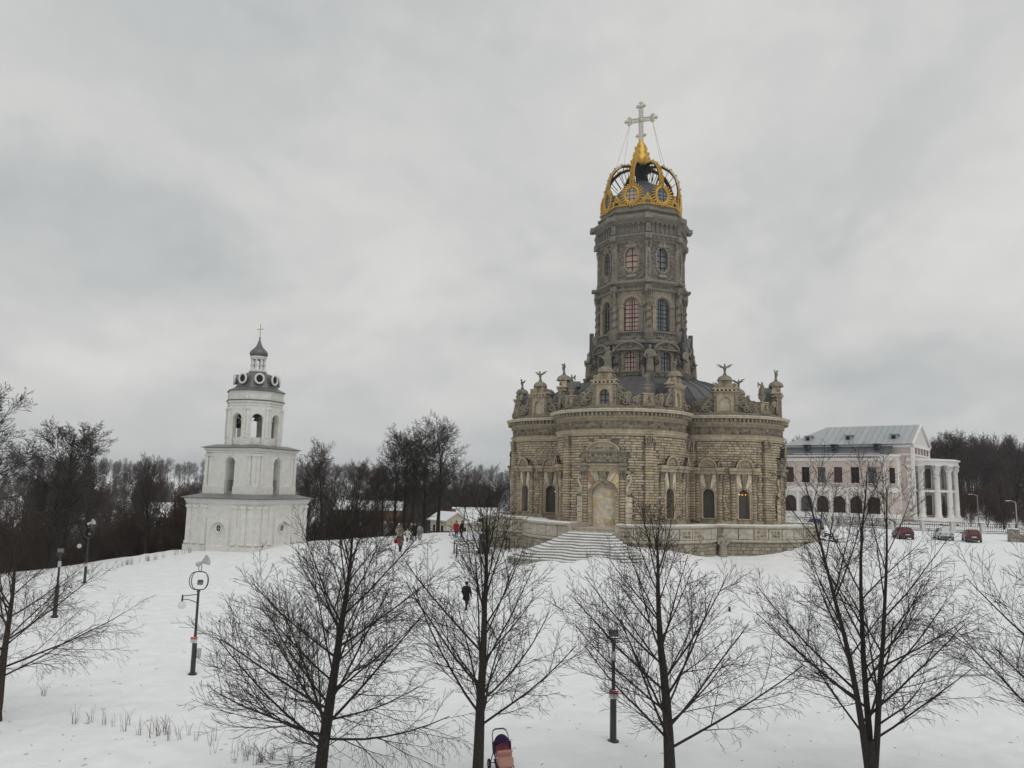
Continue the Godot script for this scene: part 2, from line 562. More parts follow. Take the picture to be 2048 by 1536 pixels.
# carved stone figure in long robes, 2 m tall, facing +z
func statue_mesh(kind: int, c: Color) -> ArrayMesh:
	var b := []
	b.append([Vector3(0, 0.25, 0), Vector3(0, 1.0, 0.02), 0.3, 0.22, c])
	b.append([Vector3(0.1, 0.12, 0.08), Vector3(0.06, 1.0, 0.08), 0.16, 0.12, c])
	b.append([Vector3(-0.12, 0.12, 0.05), Vector3(-0.06, 0.9, 0.1), 0.15, 0.13, c])
	b.append([Vector3(0, 1.0, 0.02), Vector3(0, 1.5, 0), 0.22, 0.2, c])
	b.append([Vector3(-0.17, 1.55, 0), Vector3(0.17, 1.55, 0), 0.11, 0.11, c])
	b.append([Vector3(0, 1.6, 0), Vector3(0.01, 1.78, 0.04), 0.07, 0.07, c])
	b.append([Vector3(0.01, 1.84, 0.05), Vector3(0.01, 1.9, 0.03), 0.115, 0.11, c])
	b.append([Vector3(0.01, 1.78, 0.13), Vector3(0.02, 1.68, 0.14), 0.06, 0.04, c])
	# drapery folds
	for k in 5:
		var x := -0.2 + 0.1 * k
		b.append([Vector3(x, 0.1, 0.2), Vector3(x * 0.5 + 0.06, 1.05, 0.2), 0.05, 0.035, c])
	if kind == 0:
		b.append([Vector3(0.26, 1.5, 0), Vector3(0.4, 1.2, 0.12), 0.1, 0.08, c])
		b.append([Vector3(0.4, 1.2, 0.12), Vector3(0.16, 1.15, 0.3), 0.08, 0.06, c])
		b.append([Vector3(-0.26, 1.5, 0), Vector3(-0.38, 1.2, 0.1), 0.1, 0.08, c])
		b.append([Vector3(-0.38, 1.2, 0.1), Vector3(-0.3, 1.0, 0.3), 0.08, 0.05, c])
		b.append([Vector3(0.05, 1.1, 0.3), Vector3(0.25, 1.3, 0.32), 0.09, 0.09, c])
	elif kind == 1:
		b.append([Vector3(0.26, 1.5, 0), Vector3(0.5, 1.62, 0.1), 0.1, 0.08, c])
		b.append([Vector3(0.5, 1.62, 0.1), Vector3(0.58, 1.95, 0.15), 0.075, 0.05, c])
		b.append([Vector3(-0.26, 1.5, 0), Vector3(-0.4, 1.2, 0.12), 0.1, 0.08, c])
		b.append([Vector3(-0.4, 1.2, 0.12), Vector3(-0.2, 1.0, 0.28), 0.08, 0.06, c])
	else:
		for s in [-1.0, 1.0]:
			b.append([Vector3(s * 0.26, 1.5, 0), Vector3(s * 0.38, 1.15, 0.1), 0.1, 0.08, c])
			b.append([Vector3(s * 0.38, 1.15, 0.1), Vector3(s * 0.12, 1.2, 0.3), 0.08, 0.06, c])
			# wings
			b.append([Vector3(s * 0.15, 1.5, -0.15), Vector3(s * 0.5, 1.85, -0.28), 0.09, 0.07, c])
			b.append([Vector3(s * 0.5, 1.85, -0.28), Vector3(s * 0.62, 1.0, -0.25), 0.08, 0.03, c])
			b.append([Vector3(s * 0.35, 1.65, -0.25), Vector3(s * 0.42, 1.0, -0.24), 0.08, 0.04, c])
	return body(b, 0.05, 0.07).mesh()

# stone bird with lifted wings, about 1 m tall
func eagle_mesh(c: Color) -> ArrayMesh:
	var b := []
	b.append([Vector3(0, 0.1, 0), Vector3(0, 0.3, 0), 0.16, 0.07, c])
	b.append([Vector3(0, 0.3, 0), Vector3(0, 0.62, 0.05), 0.09, 0.14, c])
	b.append([Vector3(0, 0.62, 0.05), Vector3(0, 0.86, 0.1), 0.1, 0.06, c])
	b.append([Vector3(0, 0.92, 0.12), Vector3(0, 0.9, 0.24), 0.075, 0.025, c])
	for s in [-1.0, 1.0]:
		b.append([Vector3(s * 0.1, 0.66, 0), Vector3(s * 0.4, 0.88, -0.05), 0.08, 0.05, c])
		b.append([Vector3(s * 0.4, 0.88, -0.05), Vector3(s * 0.78, 0.96, -0.1), 0.06, 0.022, c])
		b.append([Vector3(s * 0.22, 0.68, -0.02), Vector3(s * 0.55, 0.78, -0.08), 0.05, 0.025, c])
	return body(b, 0.045, 0.04).mesh()

# ---------------------------------------------------------------- camera, sky, sun
func make_view() -> void:
	var cam := Camera3D.new()
	cam.name = "camera"
	cam.fov = 52.8
	cam.near = 0.1
	cam.far = 4000.0
	cam.position = Vector3(0, 9, 0)
	cam.rotation = Vector3(deg_to_rad(7.5), 0, deg_to_rad(1.26))
	add_child(cam)
	cam.current = true
	var e := Environment.new()
	e.tonemap_mode = Environment.TONE_MAPPER_LINEAR
	e.tonemap_exposure = 1.0
	e.background_mode = Environment.BG_SKY
	var s := Sky.new()
	var pm := PanoramaSkyMaterial.new()
	pm.panorama = cloud_sky()
	s.sky_material = pm
	e.sky = s
	e.sdfgi_enabled = true
	e.ssao_enabled = true
	e.ssil_enabled = true
	e.fog_enabled = true
	e.fog_density = 0.0003
	e.fog_light_color = Color(0.78, 0.8, 0.83)
	var w := WorldEnvironment.new()
	w.name = "world"
	w.environment = e
	add_child(w)
	var sun := DirectionalLight3D.new()
	sun.name = "sun"
	sun.light_energy = 0.3
	sun.light_angular_distance = 50.0
	sun.light_color = Color(1.0, 0.98, 0.95)
	sun.shadow_enabled = true
	sun.rotation = Vector3(deg_to_rad(-58), deg_to_rad(25), 0)
	add_child(sun)

# an overcast sky: soft layers of cloud, in directions all the way round
func cloud_sky() -> ImageTexture:
	var w := 1024
	var h := 512
	var im := Image.create(w, h, false, Image.FORMAT_RGBF)
	var big := FastNoiseLite.new()
	big.seed = 4
	big.frequency = 1.0
	big.fractal_octaves = 4
	big.domain_warp_enabled = true
	big.domain_warp_amplitude = 0.35
	big.domain_warp_frequency = 1.3
	# soft brighter and greyer banks of cloud: azimuth, elevation, half widths (degrees), strength
	var banks := [[-12.0, 13.5, 13.0, 3.2, 0.10], [-36.0, 12.0, 14.0, 3.5, 0.06], [36.0, 21.0, 10.0, 5.0, 0.12], [18.0, 37.0, 18.0, 7.0, 0.05], [-22.0, 30.0, 9.0, 7.0, 0.06],
		[-20.0, 18.5, 16.0, 2.6, -0.06], [2.0, 22.0, 10.0, 5.0, -0.03], [24.0, 11.0, 14.0, 4.0, -0.06], [-30.0, 5.0, 22.0, 2.6, -0.08], [26.0, 28.0, 10.0, 3.0, -0.03], [-34.0, 34.0, 12.0, 6.0, -0.05], [120.0, 25.0, 30.0, 9.0, 0.06], [-120.0, 20.0, 30.0, 8.0, 0.05], [180.0, 30.0, 30.0, 9.0, -0.04]]
	for y in h:
		var el := PI / 2 - PI * (y + 0.5) / h
		var de := rad_to_deg(el)
		if de < -4.0:
			for x in w:
				im.set_pixel(x, y, Color(0.5, 0.51, 0.52))
			continue
		for x in w:
			var az := ((x + 0.5) / w - 0.5) * TAU
			var d := Vector3(sin(az) * cos(el), sin(el), -cos(az) * cos(el))
			# clouds lie in a flat layer: closer together towards the horizon
			var k := 1.0 / (maxf(d.y, 0.0) + 0.28)
			var n := big.get_noise_3d(d.x * k * 1.1, 3.0 + d.y * 0.4, d.z * k * 1.1)
			var n2 := big.get_noise_3d(d.x * k * 3.0 + 9.0, 7.0, d.z * k * 2.2)
			var b := 0.0
			var da := rad_to_deg(az)
			for q in banks:
				var u: float = (wrapf(da - q[0], -180.0, 180.0) + n2 * 7.0) / q[2]
				var t: float = (de - q[1] + n * 5.0 + n2 * 2.5) / q[3]
				var r := u * u + t * t
				if r < 6.0:
					b += q[4] * exp(-r)
			var lum := 0.605 + 0.16 * n + 0.05 * n2 + b * 1.2
			lum = lerpf(lum, 0.53, smoothstep(9.0, 0.0, de) * 0.5)
			var cool := clampf((0.6 - lum) * 0.3, -0.015, 0.05)
			im.set_pixel(x, y, Color(lum * (0.985 - cool), lum, lum * (0.99 + cool * 0.7)))
	return ImageTexture.create_from_image(im)

# ---------------------------------------------------------------- ground
var g1 := FastNoiseLite.new()
var g2 := FastNoiseLite.new()

func base_height(x: float, d: float) -> float:
	var q0 := clampf(x, -130.0, 150.0) / 50.0
	var q1 := clampf(d, 0.0, 170.0) / 50.0
	var h: float = GA[0] + GA[1] * q0 + GA[2] * q1
	for p in GP:
		var a: float = q0 - p[0]
		var b: float = q1 - p[1]
		var r := a * a + b * b
		if r > 1e-9:
			h += p[2] * r * log(r)
	return h

func height(x: float, d: float) -> float:
	var far := maxf(absf(x - 10.0) * 0.95, maxf(d * 0.9, -d * 2.5))
	var w := smoothstep(85.0, 150.0, far)
	var h := 0.0
	if w < 1.0:
		h = base_height(x, d) * (1.0 - w)
	if w > 0.0:
		var r := sqrt(x * x + d * d)
		var left := -5.0 + 13.0 * smoothstep(230.0, 620.0, r)
		var right := 3.0 + 9.0 * smoothstep(140.0, 300.0, r)
		h += w * lerpf(left, right, smoothstep(-20.0, 60.0, x - d * 0.12))
	return h

func ground_height(x: float, z: float) -> float:
	var trodden := smoothstep(-0.05, 0.3, g1.get_noise_2d(x * 0.45 + 60.0, z * 0.45))
	return height(x, -z) + 0.07 * g1.get_noise_2d(x, z) + (0.02 + 0.09 * trodden) * g2.get_noise_2d(x, z)

func steps_from(marks: Array) -> PackedFloat32Array:   # [start, end, step, end, step ...]
	var r := PackedFloat32Array()
	var x: float = marks[0]
	for k in range(1, marks.size(), 2):
		while x < marks[k] - 1e-4:
			r.append(x)
			x += marks[k + 1]
		x = marks[k]
	r.append(x)
	return r

func make_ground() -> void:
	g1.seed = 12
	g1.frequency = 0.16
	g1.fractal_octaves = 3
	g2.seed = 19
	g2.frequency = 0.8
	g2.fractal_octaves = 2
	var xs := steps_from([-1500, -700, 100, -300, 40, -120, 12, -50, 3, -26, 0.6, 30, 0.24, 50, 1.0, 110, 4, 300, 20, 700, 50, 1500, 100])
	var ds := steps_from([-80, -20, 15, 12, 4, 20, 0.5, 64, 0.24, 100, 0.9, 180, 4, 400, 15, 900, 50, 2000, 150])
	var nx := xs.size()
	var nd := ds.size()
	var v := PackedVector3Array()
	var ix := PackedInt32Array()
	for j in nd:
		for i in nx:
			v.append(Vector3(xs[i], ground_height(xs[i], -ds[j]), -ds[j]))
	for j in nd - 1:
		for i in nx - 1:
			var a := j * nx + i
			ix.append_array(PackedInt32Array([a, a + nx, a + 1, a + 1, a + nx, a + nx + 1]))
	var n := PackedVector3Array()
	n.resize(v.size())
	for j in nd:
		for i in nx:
			var a := v[j * nx + mini(i + 1, nx - 1)] - v[j * nx + maxi(i - 1, 0)]
			var b := v[mini(j + 1, nd - 1) * nx + i] - v[maxi(j - 1, 0) * nx + i]
			n[j * nx + i] = a.cross(b).normalized()
	var m := ArrayMesh.new()
	var arr := []
	arr.resize(Mesh.ARRAY_MAX)
	arr[Mesh.ARRAY_VERTEX] = v
	arr[Mesh.ARRAY_NORMAL] = n
	arr[Mesh.ARRAY_INDEX] = ix
	m.add_surface_from_arrays(Mesh.PRIMITIVE_TRIANGLES, arr)
	var o := part("ground", m, mats.snow, self)
	tag(o, "snow covered ground of the church yard and slope", "", "", "structure")

# ---------------------------------------------------------------- the church
const RC := 7.3      # lobe centres from the axis
const RS := 5.5      # stone face of a lobe
const WARM := Color(0.54, 0.45, 0.325)
const PALE := Color(0.7, 0.61, 0.465)
const WORN := Color(0.34, 0.3, 0.235)
const TOWER := Color(0.30, 0.276, 0.232)
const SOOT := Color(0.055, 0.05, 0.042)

func on(deg: float, y: float, r: float) -> Transform3D:
	var a := deg_to_rad(deg)
	return Transform3D(Basis(Vector3.UP, a), Vector3(sin(a) * r, y, cos(a) * r))

func arc(a0: float, a1: float, step: float) -> Array:
	var st := []
	var m := maxi(1, int(round((a1 - a0) / step)))
	for k in m + 1:
		var a := deg_to_rad(lerpf(a0, a1, float(k) / m))
		st.append([Vector3.ZERO, Vector3(sin(a), 0, cos(a))])
	return st

# corners of a regular octagon as sweep stations; profile outward = circumradius
func oct(from := 0, to := 8) -> Array:
	var st := []
	for k in range(from, to + 1):
		var a := deg_to_rad(22.5 + 45.0 * k)
		st.append([Vector3.ZERO, Vector3(sin(a), 0, cos(a))])
	return st

# low relief of scrolls, leaves and buds over a field; place(u, v) gives a frame with z outward
func carve(m: MB, place: Callable, w: float, h: float, size: float, c: Color, amt := 0.45) -> void:
	var nu := maxi(1, int(round(w / size)))
	var nv := maxi(1, int(round(h / size)))
	for j in nv:
		for i in nu:
			var u := (i + 0.5 + rng.randf_range(-0.15, 0.15)) / nu * w - w / 2
			var v := (j + 0.5 + rng.randf_range(-0.15, 0.15)) / nv * h - h / 2
			var t: Transform3D = place.call(u, v)
			m.col = vary((c.lerp(PALE, 0.5) if rng.randf() < 0.3 else c).lerp(SOOT, rng.randf() * minf(1.0, amt * 1.6)), 0.25)
			var k := rng.randi() % 5
			var turn := Transform3D(Basis(Vector3.BACK, rng.randf() * TAU), Vector3.ZERO)
			if k < 3:
				m.scroll(t * turn, size * 0.46, rng.randf_range(0.9, 1.5), size * rng.randf_range(0.11, 0.15), 1.0 if rng.randf() < 0.5 else -1.0, 4, 7)
			elif k == 3:
				m.ball((t * turn).origin, Vector3(1, 1, 1) * size * 0.26, 6, 4)
			else:
				var p := t * turn
				m.tube([p * Vector3(-size * 0.45, 0, 0), p * Vector3(0, size * 0.1, size * 0.14), p * Vector3(size * 0.45, 0, 0)], [size * 0.03, size * 0.14, size * 0.02], 4)

func arch_poly(w: float, b: float, top: float, half: float, sill: float, spring: float, segs := 12, tall := 1.0) -> PackedVector2Array:
	var p := PackedVector2Array([Vector2(-w, b), Vector2(-w, top), Vector2(w, top), Vector2(w, b), Vector2(half, b)])
	p[3] = Vector2(w, b)
	p.append(Vector2(half, spring))
	for k in range(1, segs):
		var a := PI * k / segs
		p.append(Vector2(cos(a) * half, spring + sin(a) * half * tall))
	p.append(Vector2(-half, spring))
	p.append(Vector2(-half, b))
	return p

# fan of wedge stones round an arch inside the box +-w, up to top
func wedge(a0: float, a1: float, r0: float, w: float, top: float, spring: float) -> PackedVector2Array:
	var p := PackedVector2Array()
	var hit := func(a: float) -> Vector2:
		var d := Vector2(cos(a), sin(a))
		var k := minf(w / maxf(absf(d.x), 1e-4), (top - spring) / maxf(d.y, 1e-4))
		return d * k + Vector2(0, spring)
	p.append(Vector2(cos(a0), sin(a0)) * r0 + Vector2(0, spring))
	p.append(hit.call(a0))
	var corner := atan2(top - spring, w)
	for q in [corner, PI - corner]:
		if q > a0 + 0.02 and q < a1 - 0.02:
			p.append(hit.call(q))
	p.append(hit.call(a1))
	p.append(Vector2(cos(a1), sin(a1)) * r0 + Vector2(0, spring))
	return p

func rustic_column(m: MB, t: Transform3D, y0: float, y1: float, r: float, c: Color) -> void:
	m.col = vary(c, 0.1)
	m.box(t * at(0, y0 + 0.09, 0), Vector3(r * 2.5, 0.18, r * 2.3), 0.02)
	var k := int(round((y1 - y0 - 0.18) / 0.23))
	var hh := (y1 - y0 - 0.18) / k
	for i in k:
		m.col = vary(c, 0.16)
		var y := y0 + 0.18 + i * hh
		m.lathe(t * at(0, y, 0), [Vector2(r * 0.72, 0), Vector2(r, 0.03), Vector2(r, hh - 0.07), Vector2(r * 0.72, hh - 0.03)], 8, false, -PI * 0.55, PI * 0.55)

func capital(m: MB, t: Transform3D, y0: float, h: float, w: float, c: Color) -> void:
	m.col = vary(c, 0.12)
	m.box(t * at(0, y0 + 0.03, 0), Vector3(w * 0.95, 0.06, w * 0.7), 0.015)
	var lev := 3
	for j in lev:
		var y := y0 + 0.06 + (h - 0.16) * j / lev
		var ww := w * (0.66 + 0.12 * j)
		m.col = vary(c.lerp(SOOT, rng.randf() * 0.5), 0.15)
		m.box(t * at(0, y + (h - 0.16) / lev * 0.5, 0), Vector3(ww, (h - 0.16) / lev * 1.02, ww * 0.7), 0.02)
		for i in 4:
			var x := (i - 1.5) / 3.0 * ww
			var f := t * at(x, y, ww * 0.36)
			m.col = vary(c.lerp(PALE, 0.6 * rng.randf()), 0.15)
			m.tube([f.origin, f * Vector3(0, h * 0.16, 0.06), f * Vector3(0, h * 0.3, 0.16)], [0.03 + w * 0.05, 0.03 + w * 0.08, 0.02], 4)
	m.col = c.lerp(PALE, 0.4)
	for s in [-1.0, 1.0]:
		m.scroll(t * at(s * w * 0.42, y0 + h * 0.82, w * 0.46), w * 0.17, 1.3, w * 0.05, s)
	m.col = vary(c, 0.1)
	m.box(t * at(0, y0 + h - 0.05, 0.02), Vector3(w * 1.2, 0.1, w * 0.92), 0.02)

var bay_mesh := {}
var portal_mesh := {}

func window_lattice(m: MB, half: float, y0: float, spring: float, z: float, pitch: float) -> void:
	var inside := func(p: Vector2) -> bool:
		if p.y < y0 or absf(p.x) > half:
			return false
		return p.y <= spring or p.distance_to(Vector2(0, spring)) < half
	for s in [-1.0, 1.0]:
		var off := -6.0
		while off < 8.0:
			var run := []
			var y := y0
			while y < spring + half:
				var q := Vector2(s * (y - off), y)
				if inside.call(q):
					run.append(q)
				y += 0.04
			if run.size() > 2:
				var a: Vector2 = run[0]
				var b: Vector2 = run[-1]
				bar(m, Vector3(a.x, a.y, z), Vector3(b.x, b.y, z), 0.022)
			off += pitch

func make_bay() -> void:
	# everything about angle 0 of a lobe: wall face at z = RS
	var z := RS - 0.08
	var m := MB.new()
	m.col = WARM.lerp(WORN, 0.5)
	m.extrude(Transform3D(), arch_poly(0.8, 0.0, 4.2, 0.5, 0.38, 2.42), z - 0.6, z)
	m.col = vary(WARM, 0.1)
	m.box(at(0, 0.2, z - 0.22), Vector3(0.95, 0.4, 0.56))
	m.box(at(0, 0.42, z - 0.1), Vector3(1.2, 0.1, 0.5), 0.02)
	var rim := []
	var rr := []
	for k in 17:
		var y := 0.45
		var f := k / 16.0
		var p: Vector3
		if f < 0.3:
			p = Vector3(0.53, lerpf(0.47, 2.42, f / 0.3), z + 0.02)
		elif f > 0.7:
			p = Vector3(-0.53, lerpf(2.42, 0.47, (f - 0.7) / 0.3), z + 0.02)
		else:
			var a := PI * (f - 0.3) / 0.4
			p = Vector3(cos(a) * 0.53, 2.42 + sin(a) * 0.53, z + 0.02)
		rim.append(p)
		rr.append(0.055)
	m.col = PALE
	m.tube(rim, rr, 5)
	# jamb stones
	for s in [-1.0, 1.0]:
		for k in 9:
			m.col = vary(WARM, 0.14)
			m.block(at(s * 0.655, 0.6 + 0.215 * k, z), 0.13, 0.2, 0.07, 0.02)
	bay_mesh.surround = m.mesh()
	bay_mesh.voussoirs = []
	var cuts := [0.06, 0.27, 0.48, 0.72, 1.02, 1.36]
	for s in [0, 1]:
		for k in 5:
			var a0: float = cuts[k]
			var a1: float = cuts[k + 1]
			if s == 1:
				a0 = PI - cuts[k + 1]
				a1 = PI - cuts[k]
			m = MB.new()
			m.col = vary(PALE, 0.16)
			m.extrude(Transform3D(), Geometry2D.offset_polygon(wedge(a0, a1, 0.6, 0.68, 4.15, 2.42), -0.022)[0], z, z + 0.09, false)
			bay_mesh.voussoirs.append(m.mesh())
	m = MB.new()
	m.col = vary(WORN, 0.1)
	m.extrude(Transform3D(), PackedVector2Array([Vector2(-0.12, 2.9), Vector2(0.12, 2.9), Vector2(0.2, 4.17), Vector2(-0.2, 4.17)]), z, z + 0.2, false)
	carve(m, func(u, v): return at(u, 3.6 + v, z + 0.2), 0.24, 0.9, 0.17, WORN)
	bay_mesh.keystone = m.mesh()
	m = MB.new()
	for s in [-1.0, 1.0]:
		var t := on(s * 9.7, 0, RS - 0.06)
		rustic_column(m, t, 0.02, 3.42, 0.2, WARM)
		capital(m, t, 3.42, 0.76, 0.4, WORN)
	bay_mesh.columns = m.mesh()
	m = MB.new()
	m.col = vary(WARM, 0.05)
	m.sweep([Vector2(RS - 0.1, 4.18), Vector2(RS + 0.14, 4.18), Vector2(RS + 0.14, 4.42), Vector2(RS + 0.22, 4.45), Vector2(RS + 0.32, 4.6), Vector2(RS + 0.32, 4.69)], arc(-12.2, 12.2, 2.5))
	m.col = SOOT
	m.sweep([Vector2(RS + 0.34, 4.69), Vector2(RS + 0.34, 4.72), Vector2(RS - 0.1, 4.77)], arc(-12.2, 12.2, 2.5))
	for s in [-1.0, 1.0]:
		m.col = vary(WARM, 0.1)
		m.box(on(s * 10.2, 4.3, RS + 0.08), Vector3(0.56, 0.24, 0.5), 0.02)
		m.box(on(s * 10.2, 4.57, RS + 0.12), Vector3(0.7, 0.28, 0.62), 0.03)
	bay_mesh.shelf = m.mesh()
	m = MB.new()
	var half := PackedVector2Array()
	for k in 13:
		var a := PI * k / 12
		half.append(Vector2(cos(a) * 0.6, 4.72 + sin(a) * 0.6))
	m.col = vary(WARM, 0.06)
	m.extrude(Transform3D(), half, RS - 0.1, RS + 0.12, false)
	carve(m, func(u, v): return at(u, 4.98 + v, RS + 0.12), 0.7, 0.34, 0.16, WORN, 0.2)
	var prof := [Vector2(0.58, -0.14), Vector2(0.76, -0.14), Vector2(0.78, 0.28), Vector2(0.7, 0.32), Vector2(0.6, 0.2)]
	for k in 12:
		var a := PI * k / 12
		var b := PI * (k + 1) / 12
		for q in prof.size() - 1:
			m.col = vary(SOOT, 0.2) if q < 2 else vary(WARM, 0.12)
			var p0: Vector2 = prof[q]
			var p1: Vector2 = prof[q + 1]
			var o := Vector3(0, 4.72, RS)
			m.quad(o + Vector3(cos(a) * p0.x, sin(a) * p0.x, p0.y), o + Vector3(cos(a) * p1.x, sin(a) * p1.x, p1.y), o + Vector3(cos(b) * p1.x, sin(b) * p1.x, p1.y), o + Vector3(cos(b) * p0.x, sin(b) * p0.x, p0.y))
	for s in [-1.0, 1.0]:
		var t := on(s * 9.9, 4.72, RS + 0.06)
		carve(m, func(u, v): return t * at(u, 0.28 + v, 0.12 + rng.randf() * 0.1), 0.42, 0.52, 0.2, WORN, 0.8)
	bay_mesh.pediment = m.mesh()
	m = MB.new()
	m.quad(Vector3(-0.5, 0.4, z - 0.52), Vector3(0.5, 0.4, z - 0.52), Vector3(0.5, 2.95, z - 0.52), Vector3(-0.5, 2.95, z - 0.52))
	bay_mesh.pane = m.mesh()
	m = MB.new()
	window_lattice(m, 0.48, 0.45, 2.42, z - 0.3, 0.17)
	bay_mesh.grille = m.mesh()

func make_portal() -> void:
	var z := RS - 0.06
	var m := MB.new()
	m.col = WARM.lerp(WORN, 0.5)
	m.extrude(Transform3D(), arch_poly(1.3, -0.6, 4.2, 0.95, -0.6, 2.2, 16), z - 0.75, z)
	portal_mesh.surround = m.mesh()
	m = MB.new()
	# the walled-up opening: rough pale slabs flush in one face
	for j in 9:
		var x := -0.95
		while x < 0.94:
			var w := minf(rng.randf_range(0.3, 0.62), 0.95 - x)
			var y := -0.45 + j * 0.41
			var c := Color(0.80, 0.72, 0.60).lerp(Color(0.76, 0.6, 0.34), 0.75 if rng.randf() < 0.22 else 0.1)
			m.col = vary(c, 0.07)
			m.block(at(x + w / 2, y + 0.2, z - 0.32 + rng.randf() * 0.012), w - 0.004, 0.405, 0.06, 0.004)
			x += w
	m.col = Color(0.6, 0.52, 0.42)
	m.quad(Vector3(-0.96, -0.5, z - 0.3), Vector3(0.96, -0.5, z - 0.3), Vector3(0.96, 3.3, z - 0.3), Vector3(-0.96, 3.3, z - 0.3))
	portal_mesh.infill = m.mesh()
	portal_mesh.ring = []
	var nn := 13
	for k in nn:
		m = MB.new()
		m.col = vary(WORN.lerp(WARM, rng.randf()), 0.15)
		var a0 := PI * k / nn
		var a1 := PI * (k + 1) / nn
		var p := PackedVector2Array()
		for q in [[a0, 0.95], [a0, 1.2], [a1, 1.2], [a1, 0.95]]:
			p.append(Vector2(cos(q[0]), sin(q[0])) * q[1] + Vector2(0, 2.2))
		m.extrude(Transform3D(), Geometry2D.offset_polygon(p, -0.012)[0], z, z + 0.14, false)
		portal_mesh.ring.append(m.mesh())
	portal_mesh.jamb = []
	for s in [-1.0, 1.0]:
		for k in 10:
			m = MB.new()
			m.col = vary(WARM, 0.16)
			m.block(at(s * 1.11, -0.3 + 0.245 * k, z), 0.3, 0.225, 0.11, 0.03)
			portal_mesh.jamb.append(m.mesh())
	portal_mesh.fan = []
	var cuts := [0.1, 0.42, 0.72, 1.02, 1.33]
	for s in [0, 1]:
		for k in 4:
			var a0: float = cuts[k]
			var a1: float = cuts[k + 1]
			if s == 1:
				a0 = PI - cuts[k + 1]
				a1 = PI - cuts[k]
			m = MB.new()
			var c := PALE
			if s == 1 and k == 2:
				c = Color(0.5, 0.3, 0.2)
			elif rng.randf() < 0.4:
				c = Color(0.72, 0.58, 0.36)
			m.col = vary(c, 0.12)
			m.extrude(Transform3D(), Geometry2D.offset_polygon(wedge(a0, a1, 1.24, 1.28, 4.18, 2.2), -0.02)[0], z, z + 0.07, false)
			portal_mesh.fan.append(m.mesh())
	m = MB.new()
	m.col = WORN
	m.extrude(Transform3D(), PackedVector2Array([Vector2(-0.16, 3.0), Vector2(0.16, 3.0), Vector2(0.28, 4.2), Vector2(-0.28, 4.2)]), z, z + 0.3, false)
	carve(m, func(u, v): return at(u, 3.65 + v, z + 0.3), 0.36, 1.0, 0.2, WORN)
	portal_mesh.keystone = m.mesh()
	m = MB.new()
	for s in [-1.0, 1.0]:
		var t := on(s * 15.8, 0, RS - 0.02)
		rustic_column(m, t, -0.3, 3.5, 0.24, WARM)
		capital(m, t, 3.5, 0.7, 0.48, WORN)
		m.col = vary(WARM, 0.1)
		m.box(on(s * 19.3, 1.7, RS - 0.02), Vector3(0.18, 4.1, 0.2), 0.02)
	portal_mesh.columns = m.mesh()
	m = MB.new()
	m.col = vary(WARM, 0.05)
	m.sweep([Vector2(RS - 0.1, 4.18), Vector2(RS + 0.18, 4.18), Vector2(RS + 0.18, 4.3), Vector2(RS + 0.14, 4.32), Vector2(RS + 0.14, 4.55), Vector2(RS + 0.36, 4.62), Vector2(RS + 0.36, 4.74)], arc(-19, 19, 2.5))
	m.col = SOOT
	m.sweep([Vector2(RS + 0.4, 4.74), Vector2(RS + 0.4, 4.78), Vector2(RS - 0.1, 4.81)], arc(-20, 20, 2.5))
	m.col = WARM
	m.sweep([Vector2(RS - 0.1, 4.12), Vector2(RS + 0.26, 4.12), Vector2(RS + 0.26, 4.17), Vector2(RS - 0.1, 4.18)], arc(-20, 20, 2.5))
	for s in [-1.0, 1.0]:
		m.col = vary(WORN, 0.1)
		m.box(on(s * 16.2, 4.36, RS + 0.1), Vector3(0.62, 0.36, 0.56), 0.02)
		m.box(on(s * 16.2, 4.66, RS + 0.16), Vector3(0.74, 0.22, 0.7), 0.03)
	portal_mesh.shelf = m.mesh()
	m = MB.new()
	m.col = WORN
	m.sweep([Vector2(RS - 0.05, 4.78), Vector2(RS + 0.14, 4.78), Vector2(RS + 0.14, 5.56), Vector2(RS + 0.26, 5.6), Vector2(RS + 0.3, 5.7), Vector2(RS - 0.05, 5.74)], arc(-19, 19, 2.5))
	for s in [-1.0, 1.0]:
		m.box(on(s * 15.8, 5.17, RS + 0.12), Vector3(0.6, 0.76, 0.34), 0.02)
		carve(m, func(u, v): return on(s * 15.8 + rad_to_deg(u / RS), 5.17 + v, RS + 0.29), 0.4, 0.6, 0.2, WORN)
		m.box(on(s * 19.0, 5.17, RS + 0.05), Vector3(0.1, 0.8, 0.3), 0.02)
		m.scroll(on(s * 20.4, 5.3, RS + 0.05), 0.2, 1.3, 0.06, s)
	carve(m, func(u, v): return on(rad_to_deg(u / RS), 5.17 + v, RS + 0.14), 2.5, 0.66, 0.24, PALE, 0.5)
	portal_mesh.frieze = m.mesh()
	m = MB.new()
	var p2 := PackedVector2Array()
	for k in 17:
		var a := PI * k / 16
		p2.append(Vector2(cos(a) * 1.25, 5.72 + sin(a) * 0.68))
	m.col = vary(WARM, 0.05)
	m.extrude(Transform3D(), p2, RS - 0.2, RS + 0.06, false)
	carve(m, func(u, v): return at(u, 5.97 + v, RS + 0.06), 1.8, 0.3, 0.22, WORN, 0.3)
